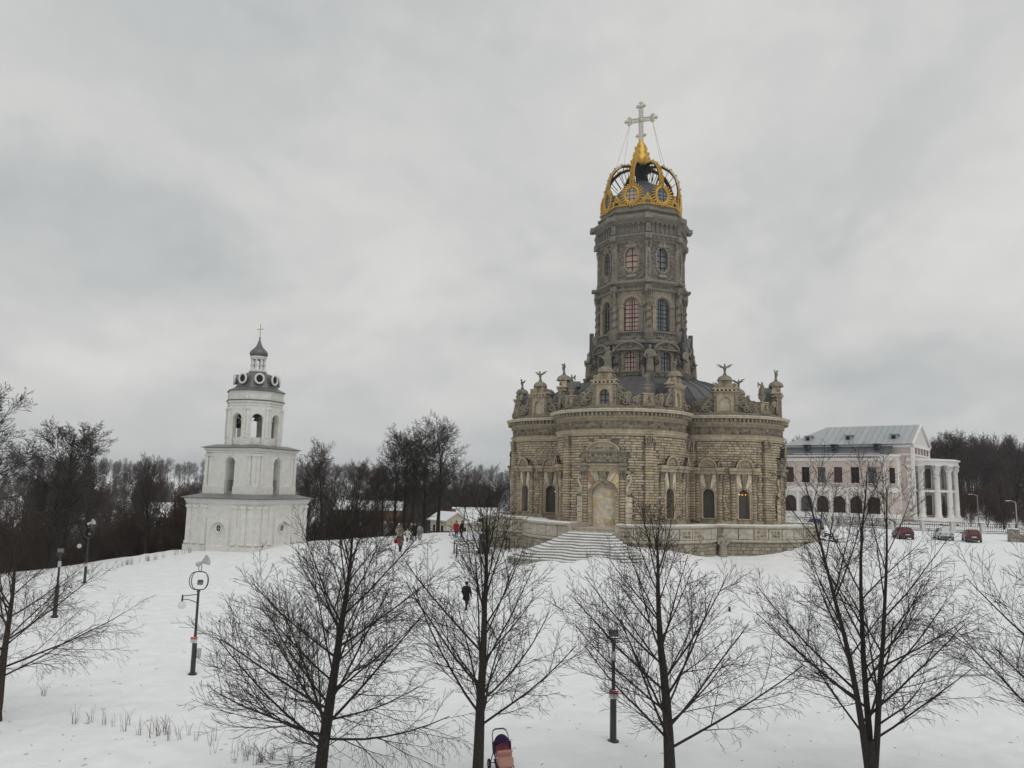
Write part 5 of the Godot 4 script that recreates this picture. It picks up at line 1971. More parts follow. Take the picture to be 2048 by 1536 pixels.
func make_stairs(ch: Node3D) -> void:
	var nz := FastNoiseLite.new()
	nz.seed = 9
	nz.frequency = 0.9
	var lab := ["wide curved stone stairs with snowy treads below the walled-up church doorway", "curved stone stairs with snowy treads at the side of the church facing the parked cars"]
	for q in 2:
		var t := ch.transform * Transform3D(Basis(Vector3.UP, PI / 2 * q), Vector3.ZERO) * at(0, 0, RC)
		var st := thing("stone_stairs", lab[q], "stairs", t)
		for i in 11:
			var ro := 9.35 + 0.38 * i
			var h := -0.62 - 0.175 * i
			var half := 11.0 + 1.55 * i
			var sa := []
			var wob := PackedFloat32Array()
			var n := 26
			for k in n + 1:
				var f := float(k) / n * 2.0 - 1.0
				var a := deg_to_rad(f * half)
				var dir := Vector3(sin(a), 0, cos(a))
				var w := 0.36 * cos(f * PI * 3.0) * minf(1.0, i / 4.0) + 0.12 * nz.get_noise_2d(f * 9.0, i * 5.0)
				wob.append(w)
				sa.append([dir * w, dir])
			var m := MB.new()
			m.col = vary(Color(0.42, 0.4, 0.35), 0.1)
			m.sweep([Vector2(ro - 0.03, h - 0.42), Vector2(ro - 0.03, h - 0.1), Vector2(ro + 0.02, h - 0.07), Vector2(ro + 0.02, h - 0.02), Vector2(ro - 0.02, h), Vector2(ro - 0.75, h)], sa)
			var step := part("step", m, mats.stone, st)
			var s := MB.new()
			for k in n:
				var g0 := 0.05 + 0.05 * nz.get_noise_2d(k * 0.8, i * 3.0 + 50.0)
				var g1b := 0.05 + 0.05 * nz.get_noise_2d((k + 1) * 0.8, i * 3.0 + 50.0)
				var o0: Vector3 = sa[k][0]
				var o1: Vector3 = sa[k + 1][0]
				var d0: Vector3 = sa[k][1]
				var d1: Vector3 = sa[k + 1][1]
				var up := Vector3(0, h, 0)
				s.quad(o0 + d0 * (ro - g0) + up, o1 + d1 * (ro - g1b) + up, o1 + d1 * (ro - g1b - 0.04) + up + Vector3(0, 0.05, 0), o0 + d0 * (ro - g0 - 0.04) + up + Vector3(0, 0.05, 0))
				s.quad(o0 + d0 * (ro - g0 - 0.04) + up + Vector3(0, 0.05, 0), o1 + d1 * (ro - g1b - 0.04) + up + Vector3(0, 0.05, 0), o1 + d1 * (ro - 0.6) + up + Vector3(0, 0.09, 0), o0 + d0 * (ro - 0.6) + up + Vector3(0, 0.09, 0))
			part("snow_cover", s, mats.snow_clean, step)
	var figure := statue_mesh(0, Color(0.42, 0.38, 0.31))
	var jd := 5.16 + sqrt(8.3 * 8.3 - 5.16 * 5.16) + 0.55
	var jp := Vector3(sin(PI / 4) * jd, -2.5, cos(PI / 4) * jd)
	var f := thing("stone_figure", "large weathered stone figure standing in the corner of the church terrace wall", "statue", ch.transform * xf(jp, PI / 4))
	part("carved_body", figure, mats.stone, f, Transform3D(Basis().scaled(Vector3(1.2, 0.95, 1.1)), Vector3.ZERO))

# ---------------------------------------------------------------- the bell tower
const LIME := Color(0.78, 0.77, 0.735)

func sq() -> Array:   # corners of a square, profile outward = half side
	var st := []
	for k in 5:
		var a := PI / 4 + PI / 2 * k
		st.append([Vector3.ZERO, Vector3(sin(a), 0, cos(a)) * sqrt(2.0)])
	return st

func make_bell_tower() -> void:
	var y0 := 2.2
	var bt := thing("bell_tower", "white tiered bell tower with grey roofs, small onion dome and cross", "tower", xf(Vector3(-25.27, y0, -76.06), deg_to_rad(-20.8)))
	var h1 := 3.92
	var m := MB.new()
	m.col = LIME
	# lower tier: plinth, walls, cornice
	m.sweep([Vector2(h1 + 0.12, -0.8), Vector2(h1 + 0.12, 0.75), Vector2(h1, 0.85), Vector2(h1, 4.55), Vector2(h1 + 0.1, 4.6), Vector2(h1 + 0.1, 4.75), Vector2(h1 + 0.2, 4.85), Vector2(h1 + 0.22, 5.05), Vector2(h1 - 1.2, 5.05)], sq(), false)
	var w1 := part("lower_tier", m, mats.plaster, bt)
	for k in 4:
		var t := Transform3D(Basis(Vector3.UP, PI / 2 * k), Vector3.ZERO)
		for x in [-3.55, -2.75, -1.75, 1.75, 2.75, 3.55]:
			var p := MB.new()
			p.col = vary(LIME, 0.02)
			p.box(at(x, 2.6, h1 + 0.05), Vector3(0.48, 3.4, 0.2), 0.02)
			p.box(at(x, 4.3, h1 + 0.08), Vector3(0.64, 0.24, 0.3), 0.03)
			p.box(at(x, 0.98, h1 + 0.08), Vector3(0.62, 0.22, 0.28), 0.03)
			part("pilaster", p, mats.plaster, w1, t)
		# blind arch with a round window
		var a := MB.new()
		a.col = vary(LIME, 0.02)
		a.extrude(Transform3D(), arch_poly(1.2, 0.0, 3.3, 0.92, 0.0, 1.95, 12), h1 - 0.02, h1 + 0.2)
		a.box(at(0, 3.34, h1 + 0.1), Vector3(0.6, 0.26, 0.24), 0.03)
		part("blind_arch", a, mats.plaster, w1, t)
		var r := MB.new()
		r.col = vary(LIME, 0.02)
		var p2 := []
		var q2 := []
		for j in 17:
			var b := TAU * j / 16
			p2.append(Vector3(cos(b) * 0.34, 2.35 + sin(b) * 0.4, h1 + 0.05))
			q2.append(0.09)
		r.tube(p2, q2, 6)
		var rw := part("round_window", r, mats.plaster, bt, t)
		r = MB.new()
		var pl := PackedVector2Array()
		for j in 16:
			var b := TAU * j / 16
			pl.append(Vector2(cos(b) * 0.32, 2.35 + sin(b) * 0.38))
		r.extrude(Transform3D(), pl, h1 - 0.1, h1 + 0.03)
		part("pane", r, mats.glass_dark, rw)
		r = MB.new()
		r.col = LIME
		r.box(at(0, 2.35, h1 + 0.05), Vector3(0.03, 0.72, 0.03))
		r.box(at(0, 2.35, h1 + 0.052), Vector3(0.6, 0.03, 0.03))
		part("glazing_bars", r, mats.plaster, rw)
	m = MB.new()
	m.col = Color(0.2, 0.205, 0.2)
	m.sweep([Vector2(h1 + 0.42, 5.02), Vector2(h1 + 0.44, 5.12), Vector2(h1 - 0.95, 5.5), Vector2(h1 - 1.0, 5.5)], sq(), false)
	m.sweep([Vector2(h1 + 0.42, 5.02), Vector2(h1, 5.0)], sq(), false)
	part("lower_roof", m, mats.roof_metal, bt)
	# middle tier: four walls with tall open arches
	var h2 := 2.98
	var wall := MB.new()
	wall.col = LIME
	wall.extrude(Transform3D(), arch_poly(h2, 5.45, 9.75, 0.52, 5.45, 8.35, 12), h2 - 0.75, h2)
	wall.box(at(-1.75, 5.85, h2 + 0.05), Vector3(2.55, 0.8, 0.16), 0.03)
	wall.box(at(1.75, 5.85, h2 + 0.05), Vector3(2.55, 0.8, 0.16), 0.03)
	for s in [-1.0, 1.0]:
		for x in [2.75, 2.25]:
			wall.box(at(s * x, 7.6, h2 + 0.05), Vector3(0.34, 2.9, 0.18), 0.02)
			wall.box(at(s * x, 9.1, h2 + 0.08), Vector3(0.46, 0.2, 0.28), 0.03)
		wall.box(at(s * 0.68, 7.3, h2 + 0.03), Vector3(0.3, 2.1, 0.1), 0.02)
	var p := []
	var q := []
	for j in 13:
		var b := PI * j / 12
		p.append(Vector3(cos(b) * 0.66, 8.35 + sin(b) * (0.66 + (0.2 if j == 6 else 0.0)), h2 + 0.04))
		q.append(0.1)
	wall.tube(p, q, 6)
	wall.box(at(0, 9.4, h2 + 0.02), Vector3(5.9, 0.14, 0.1), 0.02)
	var wall_mesh := wall.mesh()
	var rail := MB.new()
	for x in 5:
		rail.box(at(-0.4 + 0.2 * x, 6.25, h2 - 0.3), Vector3(0.025, 1.0, 0.025))
	rail.box(at(0, 6.75, h2 - 0.3), Vector3(0.9, 0.04, 0.04))
	var rail_mesh := rail.mesh()
	for k in 4:
		var t := Transform3D(Basis(Vector3.UP, PI / 2 * k), Vector3.ZERO)
		var o := part("middle_wall", wall_mesh, mats.plaster, bt, t)
		part("railing", rail_mesh, mats.iron, o)
	m = MB.new()
	m.col = LIME
	m.sweep([Vector2(h2 + 0.02, 9.5), Vector2(h2 + 0.14, 9.6), Vector2(h2 + 0.16, 9.76), Vector2(h2 - 0.9, 9.76)], sq(), false)
	m.box(at(0, 5.55, 0), Vector3(4.4, 0.2, 4.4))
	m.box(at(0, 9.72, 0), Vector3(5.0, 0.1, 5.0))
	part("middle_cornice", m, mats.plaster, bt)
	m = MB.new()
	m.col = Color(0.2, 0.205, 0.2)
	m.sweep([Vector2(h2 + 0.16, 9.78), Vector2(h2 + 0.34, 9.8), Vector2(h2 + 0.34, 9.86), Vector2(h2 - 0.6, 10.15), Vector2(h2 - 0.7, 10.15)], sq(), false)
	part("middle_roof", m, mats.roof_metal, bt)
	# belfry: eight walls
	var R := 2.68
	var ap := R * cos(PI / 8)
	var hw := R * sin(PI / 8)
	var f := MB.new()
	f.col = LIME
	f.extrude(Transform3D(), arch_poly(hw, 10.0, 14.4, 0.5, 10.0, 12.6, 12), ap - 0.5, ap)
	f.box(at(-0.75, 10.4, ap + 0.02), Vector3(0.58, 0.85, 0.1), 0.02)
	f.box(at(0.75, 10.4, ap + 0.02), Vector3(0.58, 0.85, 0.1), 0.02)
	f.box(at(0, 10.45, ap - 0.3), Vector3(0.9, 0.8, 0.3))
	for s in [-1.0, 1.0]:
		f.box(at(s * 0.9, 12.2, ap + 0.05), Vector3(0.24, 2.8, 0.16), 0.02)
		f.box(at(s * 0.9, 13.6, ap + 0.08), Vector3(0.34, 0.18, 0.24), 0.02)
		f.box(at(s * 0.53, 12.5, ap + 0.02), Vector3(0.16, 0.1, 0.1))
	p = []
	q = []
	for j in 11:
		var b := PI * j / 10
		p.append(Vector3(cos(b) * 0.58, 12.6 + sin(b) * 0.58, ap + 0.01))
		q.append(0.07)
	f.tube(p, q, 5)
	f.box(at(0, 13.95, ap + 0.02), Vector3(1.98, 0.12, 0.08), 0.02)
	var fm := f.mesh()
	for k in 8:
		part("belfry_wall", fm, mats.plaster, bt, Transform3D(Basis(Vector3.UP, PI / 4 * k + PI / 8 * 0.0), Vector3.ZERO))
	m = MB.new()
	m.col = LIME
	m.sweep([Vector2(R + 0.02, 14.15), Vector2(R + 0.12, 14.2), Vector2(R + 0.14, 14.36), Vector2(R - 0.5, 14.4)], oct(), false)
	m.sweep([Vector2(R - 0.02, 14.46), Vector2(R - 0.02, 15.2), Vector2(R + 0.06, 15.3), Vector2(R - 0.5, 15.35)], oct(), false)
	for k in 8:
		m.box(on(22.5 + 45.0 * k, 14.83, R - 0.04), Vector3(0.22, 0.72, 0.16), 0.02)
	part("attic", m, mats.plaster, bt)
	m = MB.new()
	m.col = Color(0.14, 0.15, 0.148)
	m.sweep([Vector2(R + 0.1, 14.37), Vector2(R + 0.22, 14.4), Vector2(R + 0.22, 14.45), Vector2(R - 0.05, 14.5)], oct(), false)
	m.sweep([Vector2(R, 15.28), Vector2(R + 0.2, 15.32), Vector2(R + 0.2, 15.38), Vector2(2.15, 15.75), Vector2(1.95, 16.2), Vector2(1.75, 16.75), Vector2(1.35, 17.15), Vector2(0.9, 17.3), Vector2(0.9, 17.4), Vector2(0, 17.42)], oct(), false)
	part("dome_roof", m, mats.roof_metal, bt)
	var lu := MB.new()
	p = []
	q = []
	var pl := PackedVector2Array()
	for j in 17:
		var b := TAU * j / 16
		p.append(Vector3(cos(b) * 0.4, 16.55 + sin(b) * 0.46, 2.12))
		q.append(0.1)
		if j < 16:
			pl.append(Vector2(cos(b) * 0.38, 16.55 + sin(b) * 0.44))
	lu.col = LIME
	lu.tube(p, q, 6)
	var lu_mesh := lu.mesh()
	var lb := MB.new()
	lb.col = Color(0.14, 0.15, 0.148)
	var pl2 := PackedVector2Array()
	for v in pl:
		pl2.append(Vector2(v.x * 1.15, 16.55 + (v.y - 16.55) * 1.12))
	lb.extrude(Transform3D(), pl2, 1.0, 2.08)
	var lb_mesh := lb.mesh()
	var lp := MB.new()
	lp.extrude(Transform3D(), pl, 2.05, 2.1)
	var lp_mesh := lp.mesh()
	for k in 8:
		var t := Transform3D(Basis(Vector3.UP, PI / 4 * k), Vector3.ZERO)
		var o := part("oval_dormer", lu_mesh, mats.plaster, bt, t)
		part("pane", lp_mesh, mats.glass_dark, o)
		part("dormer_hood", lb_mesh, mats.roof_metal, o)
	# little lantern drum, onion and cross
	m = MB.new()
	m.col = LIME
	m.lathe(Transform3D(), [Vector2(0.95, 17.35), Vector2(0.98, 17.55), Vector2(0.86, 17.6), Vector2(0.86, 17.7), Vector2(0.5, 17.7)], 16, false)
	m.lathe(Transform3D(), [Vector2(0.55, 18.95), Vector2(0.85, 18.98), Vector2(0.86, 19.1), Vector2(0.95, 19.2), Vector2(0.95, 19.32), Vector2(0.3, 19.35)], 16, false)
	for k in 8:
		var t := on(22.5 + 45.0 * k, 0, 0.72)
		m.lathe(t, [Vector2(0.17, 17.7), Vector2(0.12, 17.82), Vector2(0.12, 18.2), Vector2(0.19, 18.26), Vector2(0.19, 18.36), Vector2(0.12, 18.42), Vector2(0.12, 18.86), Vector2(0.18, 18.95)], 8, false)
	part("lantern_drum", m, mats.plaster, bt)
	m = MB.new()
	m.col = Color(0.13, 0.14, 0.138)
	m.lathe(Transform3D(), [Vector2(0.8, 19.32), Vector2(1.0, 19.5), Vector2(1.04, 19.7), Vector2(0.95, 19.95), Vector2(0.68, 20.25), Vector2(0.4, 20.55), Vector2(0.24, 20.9), Vector2(0.12, 21.3), Vector2(0.06, 21.6), Vector2(0, 21.65)], 16)
	part("onion_dome", m, mats.roof_metal, bt)
	m = MB.new()
	m.ball(Vector3(0, 21.7, 0), Vector3(0.13, 0.13, 0.13), 8, 6)
	m.box(at(0, 22.5, 0), Vector3(0.07, 1.5, 0.05), 0.01)
	m.box(at(0, 22.75, 0), Vector3(0.72, 0.07, 0.05), 0.01)
	m.box(Transform3D(Basis(Vector3.BACK, -0.35), Vector3(0, 22.3, 0.002)), Vector3(0.34, 0.05, 0.045), 0.01)
	for e in [Vector3(0, 23.28, 0), Vector3(-0.38, 22.75, 0), Vector3(0.38, 22.75, 0)]:
		m.ball(e, Vector3(0.07, 0.07, 0.05), 6, 4)
	part("cross", m, mats.gold, bt)
	for called in ["lantern_drum", "onion_dome", "cross"]:
		bt.get_node(called).transform = Transform3D(Basis.from_scale(Vector3(0.86, 0.82, 0.86)), Vector3(0, 17.35 * 0.18, 0))
	# railing on the lower roof edge
	m = MB.new()
	for k in 4:
		for y in [5.5, 5.9, 6.35]:
			pass
	for x in [0.0, 0.55, 0.75, 1.3]:
		m.tube([Vector3(-3.75 + x, 5.1, -2.2), Vector3(-3.75 + x, 6.35, -2.2)], [0.035, 0.035], 6)
	for x in [0.0, 0.75]:
		m.tube([Vector3(-3.75 + x, 6.35, -2.2), Vector3(-3.2 + x, 6.35, -2.2)], [0.035, 0.035], 6)
		m.tube([Vector3(-3.75 + x, 5.75, -2.2), Vector3(-3.2 + x, 5.75, -2.2)], [0.03, 0.03], 6)
	m.col = grey(0.5)
	part("roof_railing", m, mats.snow_clean, bt)
	# bells on their beams
	var beam := MB.new()
	beam.col = Color(0.05, 0.045, 0.04)
	for a in [0.0, PI / 4, PI / 2, PI * 0.75]:
		beam.box(Transform3D(Basis(Vector3.UP, a), Vector3(0, 13.1 + a * 0.02, 0)), Vector3(4.6, 0.14, 0.14))
	part("bell_beams", beam, mats.iron, bt)
	var spots := [[0.0, 0.45], [45.0, 0.3], [-45.0, 0.62], [90.0, 0.36], [-90.0, 0.5]]
	for s in spots:
		var b := MB.new()
		var r: float = s[1]
		b.lathe(Transform3D(), [Vector2(r * 0.92, 0.0), Vector2(r, 0.03), Vector2(r * 0.85, r * 0.3), Vector2(r * 0.62, r * 0.8), Vector2(r * 0.52, r * 1.2), Vector2(r * 0.42, r * 1.42), Vector2(r * 0.12, r * 1.5), Vector2(0, r * 1.52)], 16)
		var t := bt.transform * Transform3D(Basis(Vector3.UP, deg_to_rad(s[0])), Vector3.ZERO) * at(0, 13.04 - r * 1.95, 1.75)
		var o := thing("bell", ["bronze bell hanging in the arch on the front of the belfry", "smallest bronze bell in the belfry, in a slanting arch", "largest bronze bell hanging in a belfry arch", "bronze bell in the belfry arch towards the church", "bronze bell in the belfry arch facing the wooded slope"][spots.find(s)], "bell", t, "bells in the belfry")
		part("bell_body", b, mats.bronze, o)
		b = MB.new()
		b.box(at(0, r * 1.72, 0), Vector3(0.1, r * 0.5, 0.1))
		b.ball(Vector3(0, 0.02, 0), Vector3(0.07, 0.09, 0.07), 6, 5)
		part("hanger", b, mats.iron, o)

# ---------------------------------------------------------------- the mansion
const PINK := Color(0.62, 0.53, 0.48)
const WHITE := Color(0.84, 0.83, 0.81)

func make_mansion() -> void:
	var b := thing("mansion", "pale pink two storey mansion with white columned portico and grey metal roofs", "building", xf(Vector3(60.0, 5.2, -121.0), deg_to_rad(-38.7)))
	var L := 32.0
	var eave := 10.0
	var m := MB.new()
	# wing front: built in vertical strips between the openings
	var pitch := 2.6
	var first := -3.4
	var n := 11
	m.col = PINK
	var x := 0.0
	var strip := func(x0: float, x1: float, y0: float, y1: float) -> void:
		if x1 - x0 > 0.01 and y1 - y0 > 0.01:
			m.box(at((x0 + x1) / 2, (y0 + y1) / 2, -0.25), Vector3(x1 - x0, y1 - y0, 0.5))
	var prev := -2.2
	for k in n:
		var c := first - pitch * k
		m.col = PINK
		strip.call(c + 0.65, prev, 4.75, eave - 1.0)
		strip.call(c - 0.65, c + 0.65, 8.0, eave - 1.0)
		strip.call(c - 0.65, c + 0.65, 4.75, 5.4)
		m.col = PINK.lerp(WHITE, 0.35)
		m.extrude(at(c, 0, 0), arch_poly(pitch / 2, 0.4, 4.0, 0.95, 0.4, 2.4, 12), -0.5, 0.0)
		prev = c - 0.65
	m.col = WHITE
	m.box(at(-16.8, 4.4, -0.2), Vector3(30.0, 0.75, 0.56), 0.04)
	m.box(at(-16.8, 0.2, -0.1), Vector3(30.0, 0.9, 0.9), 0.04)
	m.box(at(-16.8, eave - 0.75, -0.1), Vector3(30.0, 0.5, 0.5), 0.04)
	m.box(at(-16.8, eave - 0.1, 0.05), Vector3(30.4, 0.24, 0.9), 0.05)
	part("wing_wall", m, mats.plaster, b)
	# rounded end of the wing
	m = MB.new()
	m.col = PINK
	m.lathe(at(-2.2, 0, -2.2), [Vector2(2.2, -0.4), Vector2(2.2, eave - 0.9)], 10, false, 0.0, PI / 2)
	m.col = WHITE
	m.lathe(at(-2.2, 0, -2.2), [Vector2(2.28, 4.0), Vector2(2.34, 4.1), Vector2(2.34, 4.7), Vector2(2.22, 4.75)], 10, false, 0.0, PI / 2)
	m.lathe(at(-2.2, 0, -2.2), [Vector2(2.25, eave - 0.9), Vector2(2.3, eave - 0.5), Vector2(2.6, eave - 0.2), Vector2(2.6, eave), Vector2(1.0, eave + 0.1)], 10, false, 0.0, PI / 2)
	m.lathe(at(-2.2, 0, -2.2), [Vector2(2.4, -0.4), Vector2(2.4, 0.6), Vector2(2.2, 0.65)], 10, false, 0.0, PI / 2)
	for a in [15.0, 75.0]:
		var r := deg_to_rad(a)
		m.box(Transform3D(Basis(Vector3.UP, r), Vector3(-2.2 + sin(r) * 2.25, 6.9, -2.2 + cos(r) * 2.25)), Vector3(0.4, 4.2, 0.2), 0.03)
	m.box(at(-0.05, 4.6, -5.0), Vector3(0.3, 9.6, 5.6))
	part("rounded_corner", m, mats.plaster, b)
	var cw := MB.new()
	cw.quad(Vector3(-0.45, 5.5, 2.23), Vector3(0.45, 5.5, 2.23), Vector3(0.45, 7.9, 2.23), Vector3(-0.45, 7.9, 2.23))
	part("window", cw, mats.glass_dark, b, Transform3D(Basis(Vector3.UP, PI / 4), Vector3(-2.2, 0, -2.2)))
	# modillions under the eave
	m = MB.new()
	m.col = WHITE
	x = -2.0
	while x > -31.5:
		m.box(at(x, eave - 0.32, 0.22), Vector3(0.16, 0.2, 0.5))
		x -= 0.42
	var dm := part("modillions", m, mats.plaster, b)
	dm.set_meta("kind", "stuff")
	# windows
	for k in n:
		var c := first - pitch * k
		var w := MB.new()
		w.col = WHITE
		w.box(at(0, 5.38, 0.06), Vector3(1.5, 0.12, 0.2), 0.02)
		var o := part("window", w, mats.plaster, b, at(c, 0, 0))
		w = MB.new()
		w.quad(Vector3(-0.66, 5.35, -0.3), Vector3(0.66, 5.35, -0.3), Vector3(0.66, 8.05, -0.3), Vector3(-0.66, 8.05, -0.3))
		part("pane", w, [mats.glass_grey, mats.glass_dark, mats.pane_brown][k % 3], o)
		w = MB.new()
		w.box(at(0, 6.7, -0.27), Vector3(0.07, 2.6, 0.05))
		w.box(at(0, 7.3, -0.265), Vector3(1.3, 0.07, 0.05))
		for s in [-1.0, 1.0]:
			w.box(at(s * 0.61, 6.7, -0.265), Vector3(0.08, 2.6, 0.06))
		part("sash", w, mats.sash, o)
		w = MB.new()
		w.quad(Vector3(-0.96, 0.4, -0.35), Vector3(0.96, 0.4, -0.35), Vector3(0.96, 3.4, -0.35), Vector3(-0.96, 3.4, -0.35))
		o = part("arched_window", w, mats.pane_brown if k != 4 else mats.glass_grey, b, at(c, 0, 0))
		w = MB.new()
		w.col = WHITE
		w.box(at(1.27, 2.2, 0.04), Vector3(0.34, 3.6, 0.16), 0.02)
		w.box(at(1.27, 2.5, 0.07), Vector3(0.44, 0.16, 0.22), 0.02)
		part("pier_strip", w, mats.plaster, o)
		w = MB.new()
		for xx in [-0.62, -0.3, 0.0, 0.3, 0.62]:
			w.box(at(xx, 1.4, -0.3), Vector3(0.07, 2.0, 0.05))
		for yy in [0.5, 1.0, 1.5, 2.0, 2.4]:
			w.box(at(0, yy, -0.305), Vector3(1.9, 0.07, 0.05))
		for a in [30.0, 60.0, 90.0, 120.0, 150.0]:
			var r := deg_to_rad(a)
			bar(w, Vector3(cos(r) * 0.3, 2.4 + sin(r) * 0.3, -0.3), Vector3(cos(r) * 0.95, 2.4 + sin(r) * 0.95, -0.3), 0.06)
		part("sash", w, mats.sash, o)
	# wing roof: dark metal sheets
	m = MB.new()
	m.col = Color(0.09, 0.095, 0.1)
	for k in 14:
		m.box(Transform3D(Basis(Vector3.RIGHT, deg_to_rad(26)), Vector3(-1.9 - k * 2.15, eave + 1.0, -1.95)), Vector3(2.13, 0.06, 4.9))
	m.box(at(-16.8, eave + 0.06, 0.1), Vector3(30.6, 0.08, 1.0))
	var wr := part("wing_roof", m, mats.roof_metal, b)
	m = MB.new()
	m.box(at(-9.0, eave + 0.16, -0.2), Vector3(13.5, 0.1, 0.7), 0.04)
	m.box(at(-25.0, eave + 0.16, -0.15), Vector3(11.5, 0.08, 0.5), 0.03)
	part("snow_strip", m, mats.snow_clean, wr)
	for xx in [-3.0, -9.6, -14.0]:
		m = MB.new()
		m.col = Color(0.11, 0.115, 0.12)
		m.box(at(xx, eave + 1.35, -1.9), Vector3(0.8, 0.7, 1.4))
		m.box(at(xx, eave + 1.75, -1.8), Vector3(1.0, 0.08, 1.7))
		var o := part("roof_dormer", m, mats.roof_metal, b)
		m = MB.new()
		m.quad(Vector3(xx - 0.3, eave + 1.1, -1.19), Vector3(xx + 0.3, eave + 1.1, -1.19), Vector3(xx + 0.3, eave + 1.65, -1.19), Vector3(xx - 0.3, eave + 1.65, -1.19))
		part("opening", m, mats.glass_dark, o)
	# central block
	m = MB.new()
	m.col = PINK
	m.box(at(-8.0, 5.6, -9.0), Vector3(20.0, 12.2, 12.0))
	m.col = WHITE
	m.box(at(-8.0, 11.45, -9.0), Vector3(20.5, 0.5, 12.5), 0.04)
	m.box(at(-8.0, 10.1, -9.0), Vector3(20.14, 0.3, 12.14), 0.04)
	for z in [-3.0, -15.0]:
		m.box(at(1.9, 5.6, z), Vector3(0.5, 11.6, 0.5), 0.03)
	for k in 9:
		m.box(at(1.35, 0.9 + k * 1.05, -2.98), Vector3(0.7, 0.5, 0.1), 0.02)
	part("central_block", m, mats.plaster, b)
	for k in 5:
		var w := MB.new()
		w.col = WHITE
		var z := -13.4 + 2.2 * k
		w.box(at(2.03, 10.75, z), Vector3(0.1, 1.3, 0.9))
		var o := part("attic_window", w, mats.plaster, b)
		w = MB.new()
		w.box(at(2.06, 10.75, z), Vector3(0.1, 1.1, 0.7))
		part("pane", w, mats.pane_brown, o)
	# gable roof, sheet by sheet
	var zr := -9.0
	var yr := 15.2
	var ye := 11.75
	var sheets := 20
	var front := MB.new()
	front.col = Color(0.42, 0.45, 0.47)
	var len := Vector2(6.6, yr - ye).length()
	for k in sheets:
		var xx := 2.2 - (k + 0.5) * 0.95
		var sh := MB.new()
		sh.col = vary(Color(0.42, 0.45, 0.47), 0.05)
		var t := along(Vector3(xx, ye, zr + 6.6), Vector3(xx, yr, zr))
		if xx < -13.0:
			continue
		sh.box(t, Vector3(len, 0.05, 0.94))
		sh.box(t * at(0, 0.06, 0.47), Vector3(len, 0.08, 0.05))
		part("roof_sheet", sh, mats.roof_metal, b)
	m = MB.new()
	m.col = Color(0.42, 0.45, 0.47)
	m.quad(Vector3(2.2, ye, zr - 6.6), Vector3(-18.4, ye, zr - 6.6), Vector3(-12.8, yr, zr), Vector3(2.2, yr, zr))
	m.tri(Vector3(-18.4, ye, zr + 6.6), Vector3(-12.8, yr, zr), Vector3(-18.4, ye, zr - 6.6))
	m.tri(Vector3(-18.4, ye, zr + 6.6), Vector3(-12.8, ye, zr + 6.6), Vector3(-12.8, yr, zr))
	part("block_roof", m, mats.roof_metal, b)
	m = MB.new()
	m.col = PINK.lerp(WHITE, 0.6)
	m.tri(Vector3(2.05, ye - 0.1, zr + 6.2), Vector3(2.05, ye - 0.1, zr - 6.2), Vector3(2.05, yr - 0.15, zr))
	m.col = WHITE
	bar(m, Vector3(2.2, ye, zr + 6.7), Vector3(2.2, yr, zr), 0.3)
	bar(m, Vector3(2.2, ye, zr - 6.7), Vector3(2.2, yr, zr), 0.3)
	part("gable", m, mats.plaster, b)
	for xx in [-1.0, -8.0, -14.6]:
		m = MB.new()
		m.col = Color(0.4, 0.43, 0.45)
		m.box(at(xx, 12.95, zr + 4.0), Vector3(1.0, 0.9, 1.8))
		m.box(at(xx, 13.45, zr + 4.0), Vector3(1.4, 0.08, 2.1))
		var o := part("roof_dormer", m, mats.roof_metal, b)
		m = MB.new()
		m.box(at(xx, 12.95, zr + 4.9), Vector3(0.6, 0.6, 0.06))
		part("opening", m, mats.glass_dark, o)
	# portico
	var pr := 4.7
	var col := MB.new()
	col.col = WHITE
	col.lathe(Transform3D(), [Vector2(0.62, 0.3), Vector2(0.62, 0.55), Vector2(0.48, 0.7), Vector2(0.46, 3.0), Vector2(0.4, 7.4), Vector2(0.44, 7.45)], 14)
	for k in 8:
		var a := TAU * k / 8
		for j in 2:
			col.tube([Vector3(sin(a + j * 0.4) * 0.42, 7.45 + j * 0.35, cos(a + j * 0.4) * 0.42), Vector3(sin(a + j * 0.4) * 0.5, 7.7 + j * 0.35, cos(a + j * 0.4) * 0.5), Vector3(sin(a + j * 0.4) * 0.62, 7.85 + j * 0.35, cos(a + j * 0.4) * 0.62)], [0.1, 0.12, 0.04], 4)
	col.lathe(Transform3D(), [Vector2(0.42, 7.4), Vector2(0.46, 8.1), Vector2(0.6, 8.3)], 12)
	col.box(at(0, 8.38, 0), Vector3(1.25, 0.16, 1.25), 0.03)
	var col_mesh := col.mesh()
	for a in [8.0, 36.0, 62.0, 88.0, 114.0, 140.0, 168.0]:
		var r := deg_to_rad(a)
		part("column", col_mesh, mats.plaster, b, Transform3D(Basis(Vector3.UP, r), Vector3(2.0 + sin(r) * pr, 0, zr + cos(r) * pr)))
	m = MB.new()
	m.col = WHITE
	m.lathe(at(2.0, 0, zr), [Vector2(pr - 0.5, 8.46), Vector2(pr + 0.5, 8.46), Vector2(pr + 0.5, 9.0), Vector2(pr + 0.8, 9.15), Vector2(pr + 0.8, 9.3), Vector2(pr - 0.5, 9.35)], 20, false, 0.0, PI)
	var po := part("portico_entablature", m, mats.plaster, b)
	m = MB.new()
	m.col = WHITE
	m.lathe(at(2.0, 0, zr), [Vector2(0, -0.6), Vector2(pr + 0.9, -0.6), Vector2(pr + 0.9, 0.3), Vector2(0, 0.3)], 20, false, 0.0, PI)
	part("portico_floor", m, mats.plaster, b)
	m = MB.new()
	m.col = WHITE
	m.lathe(at(2.0, 0, zr), [Vector2(pr - 1.2, 4.25), Vector2(pr + 0.1, 4.25), Vector2(pr + 0.1, 4.6), Vector2(pr - 1.2, 4.6)], 20, false, 0.0, PI)
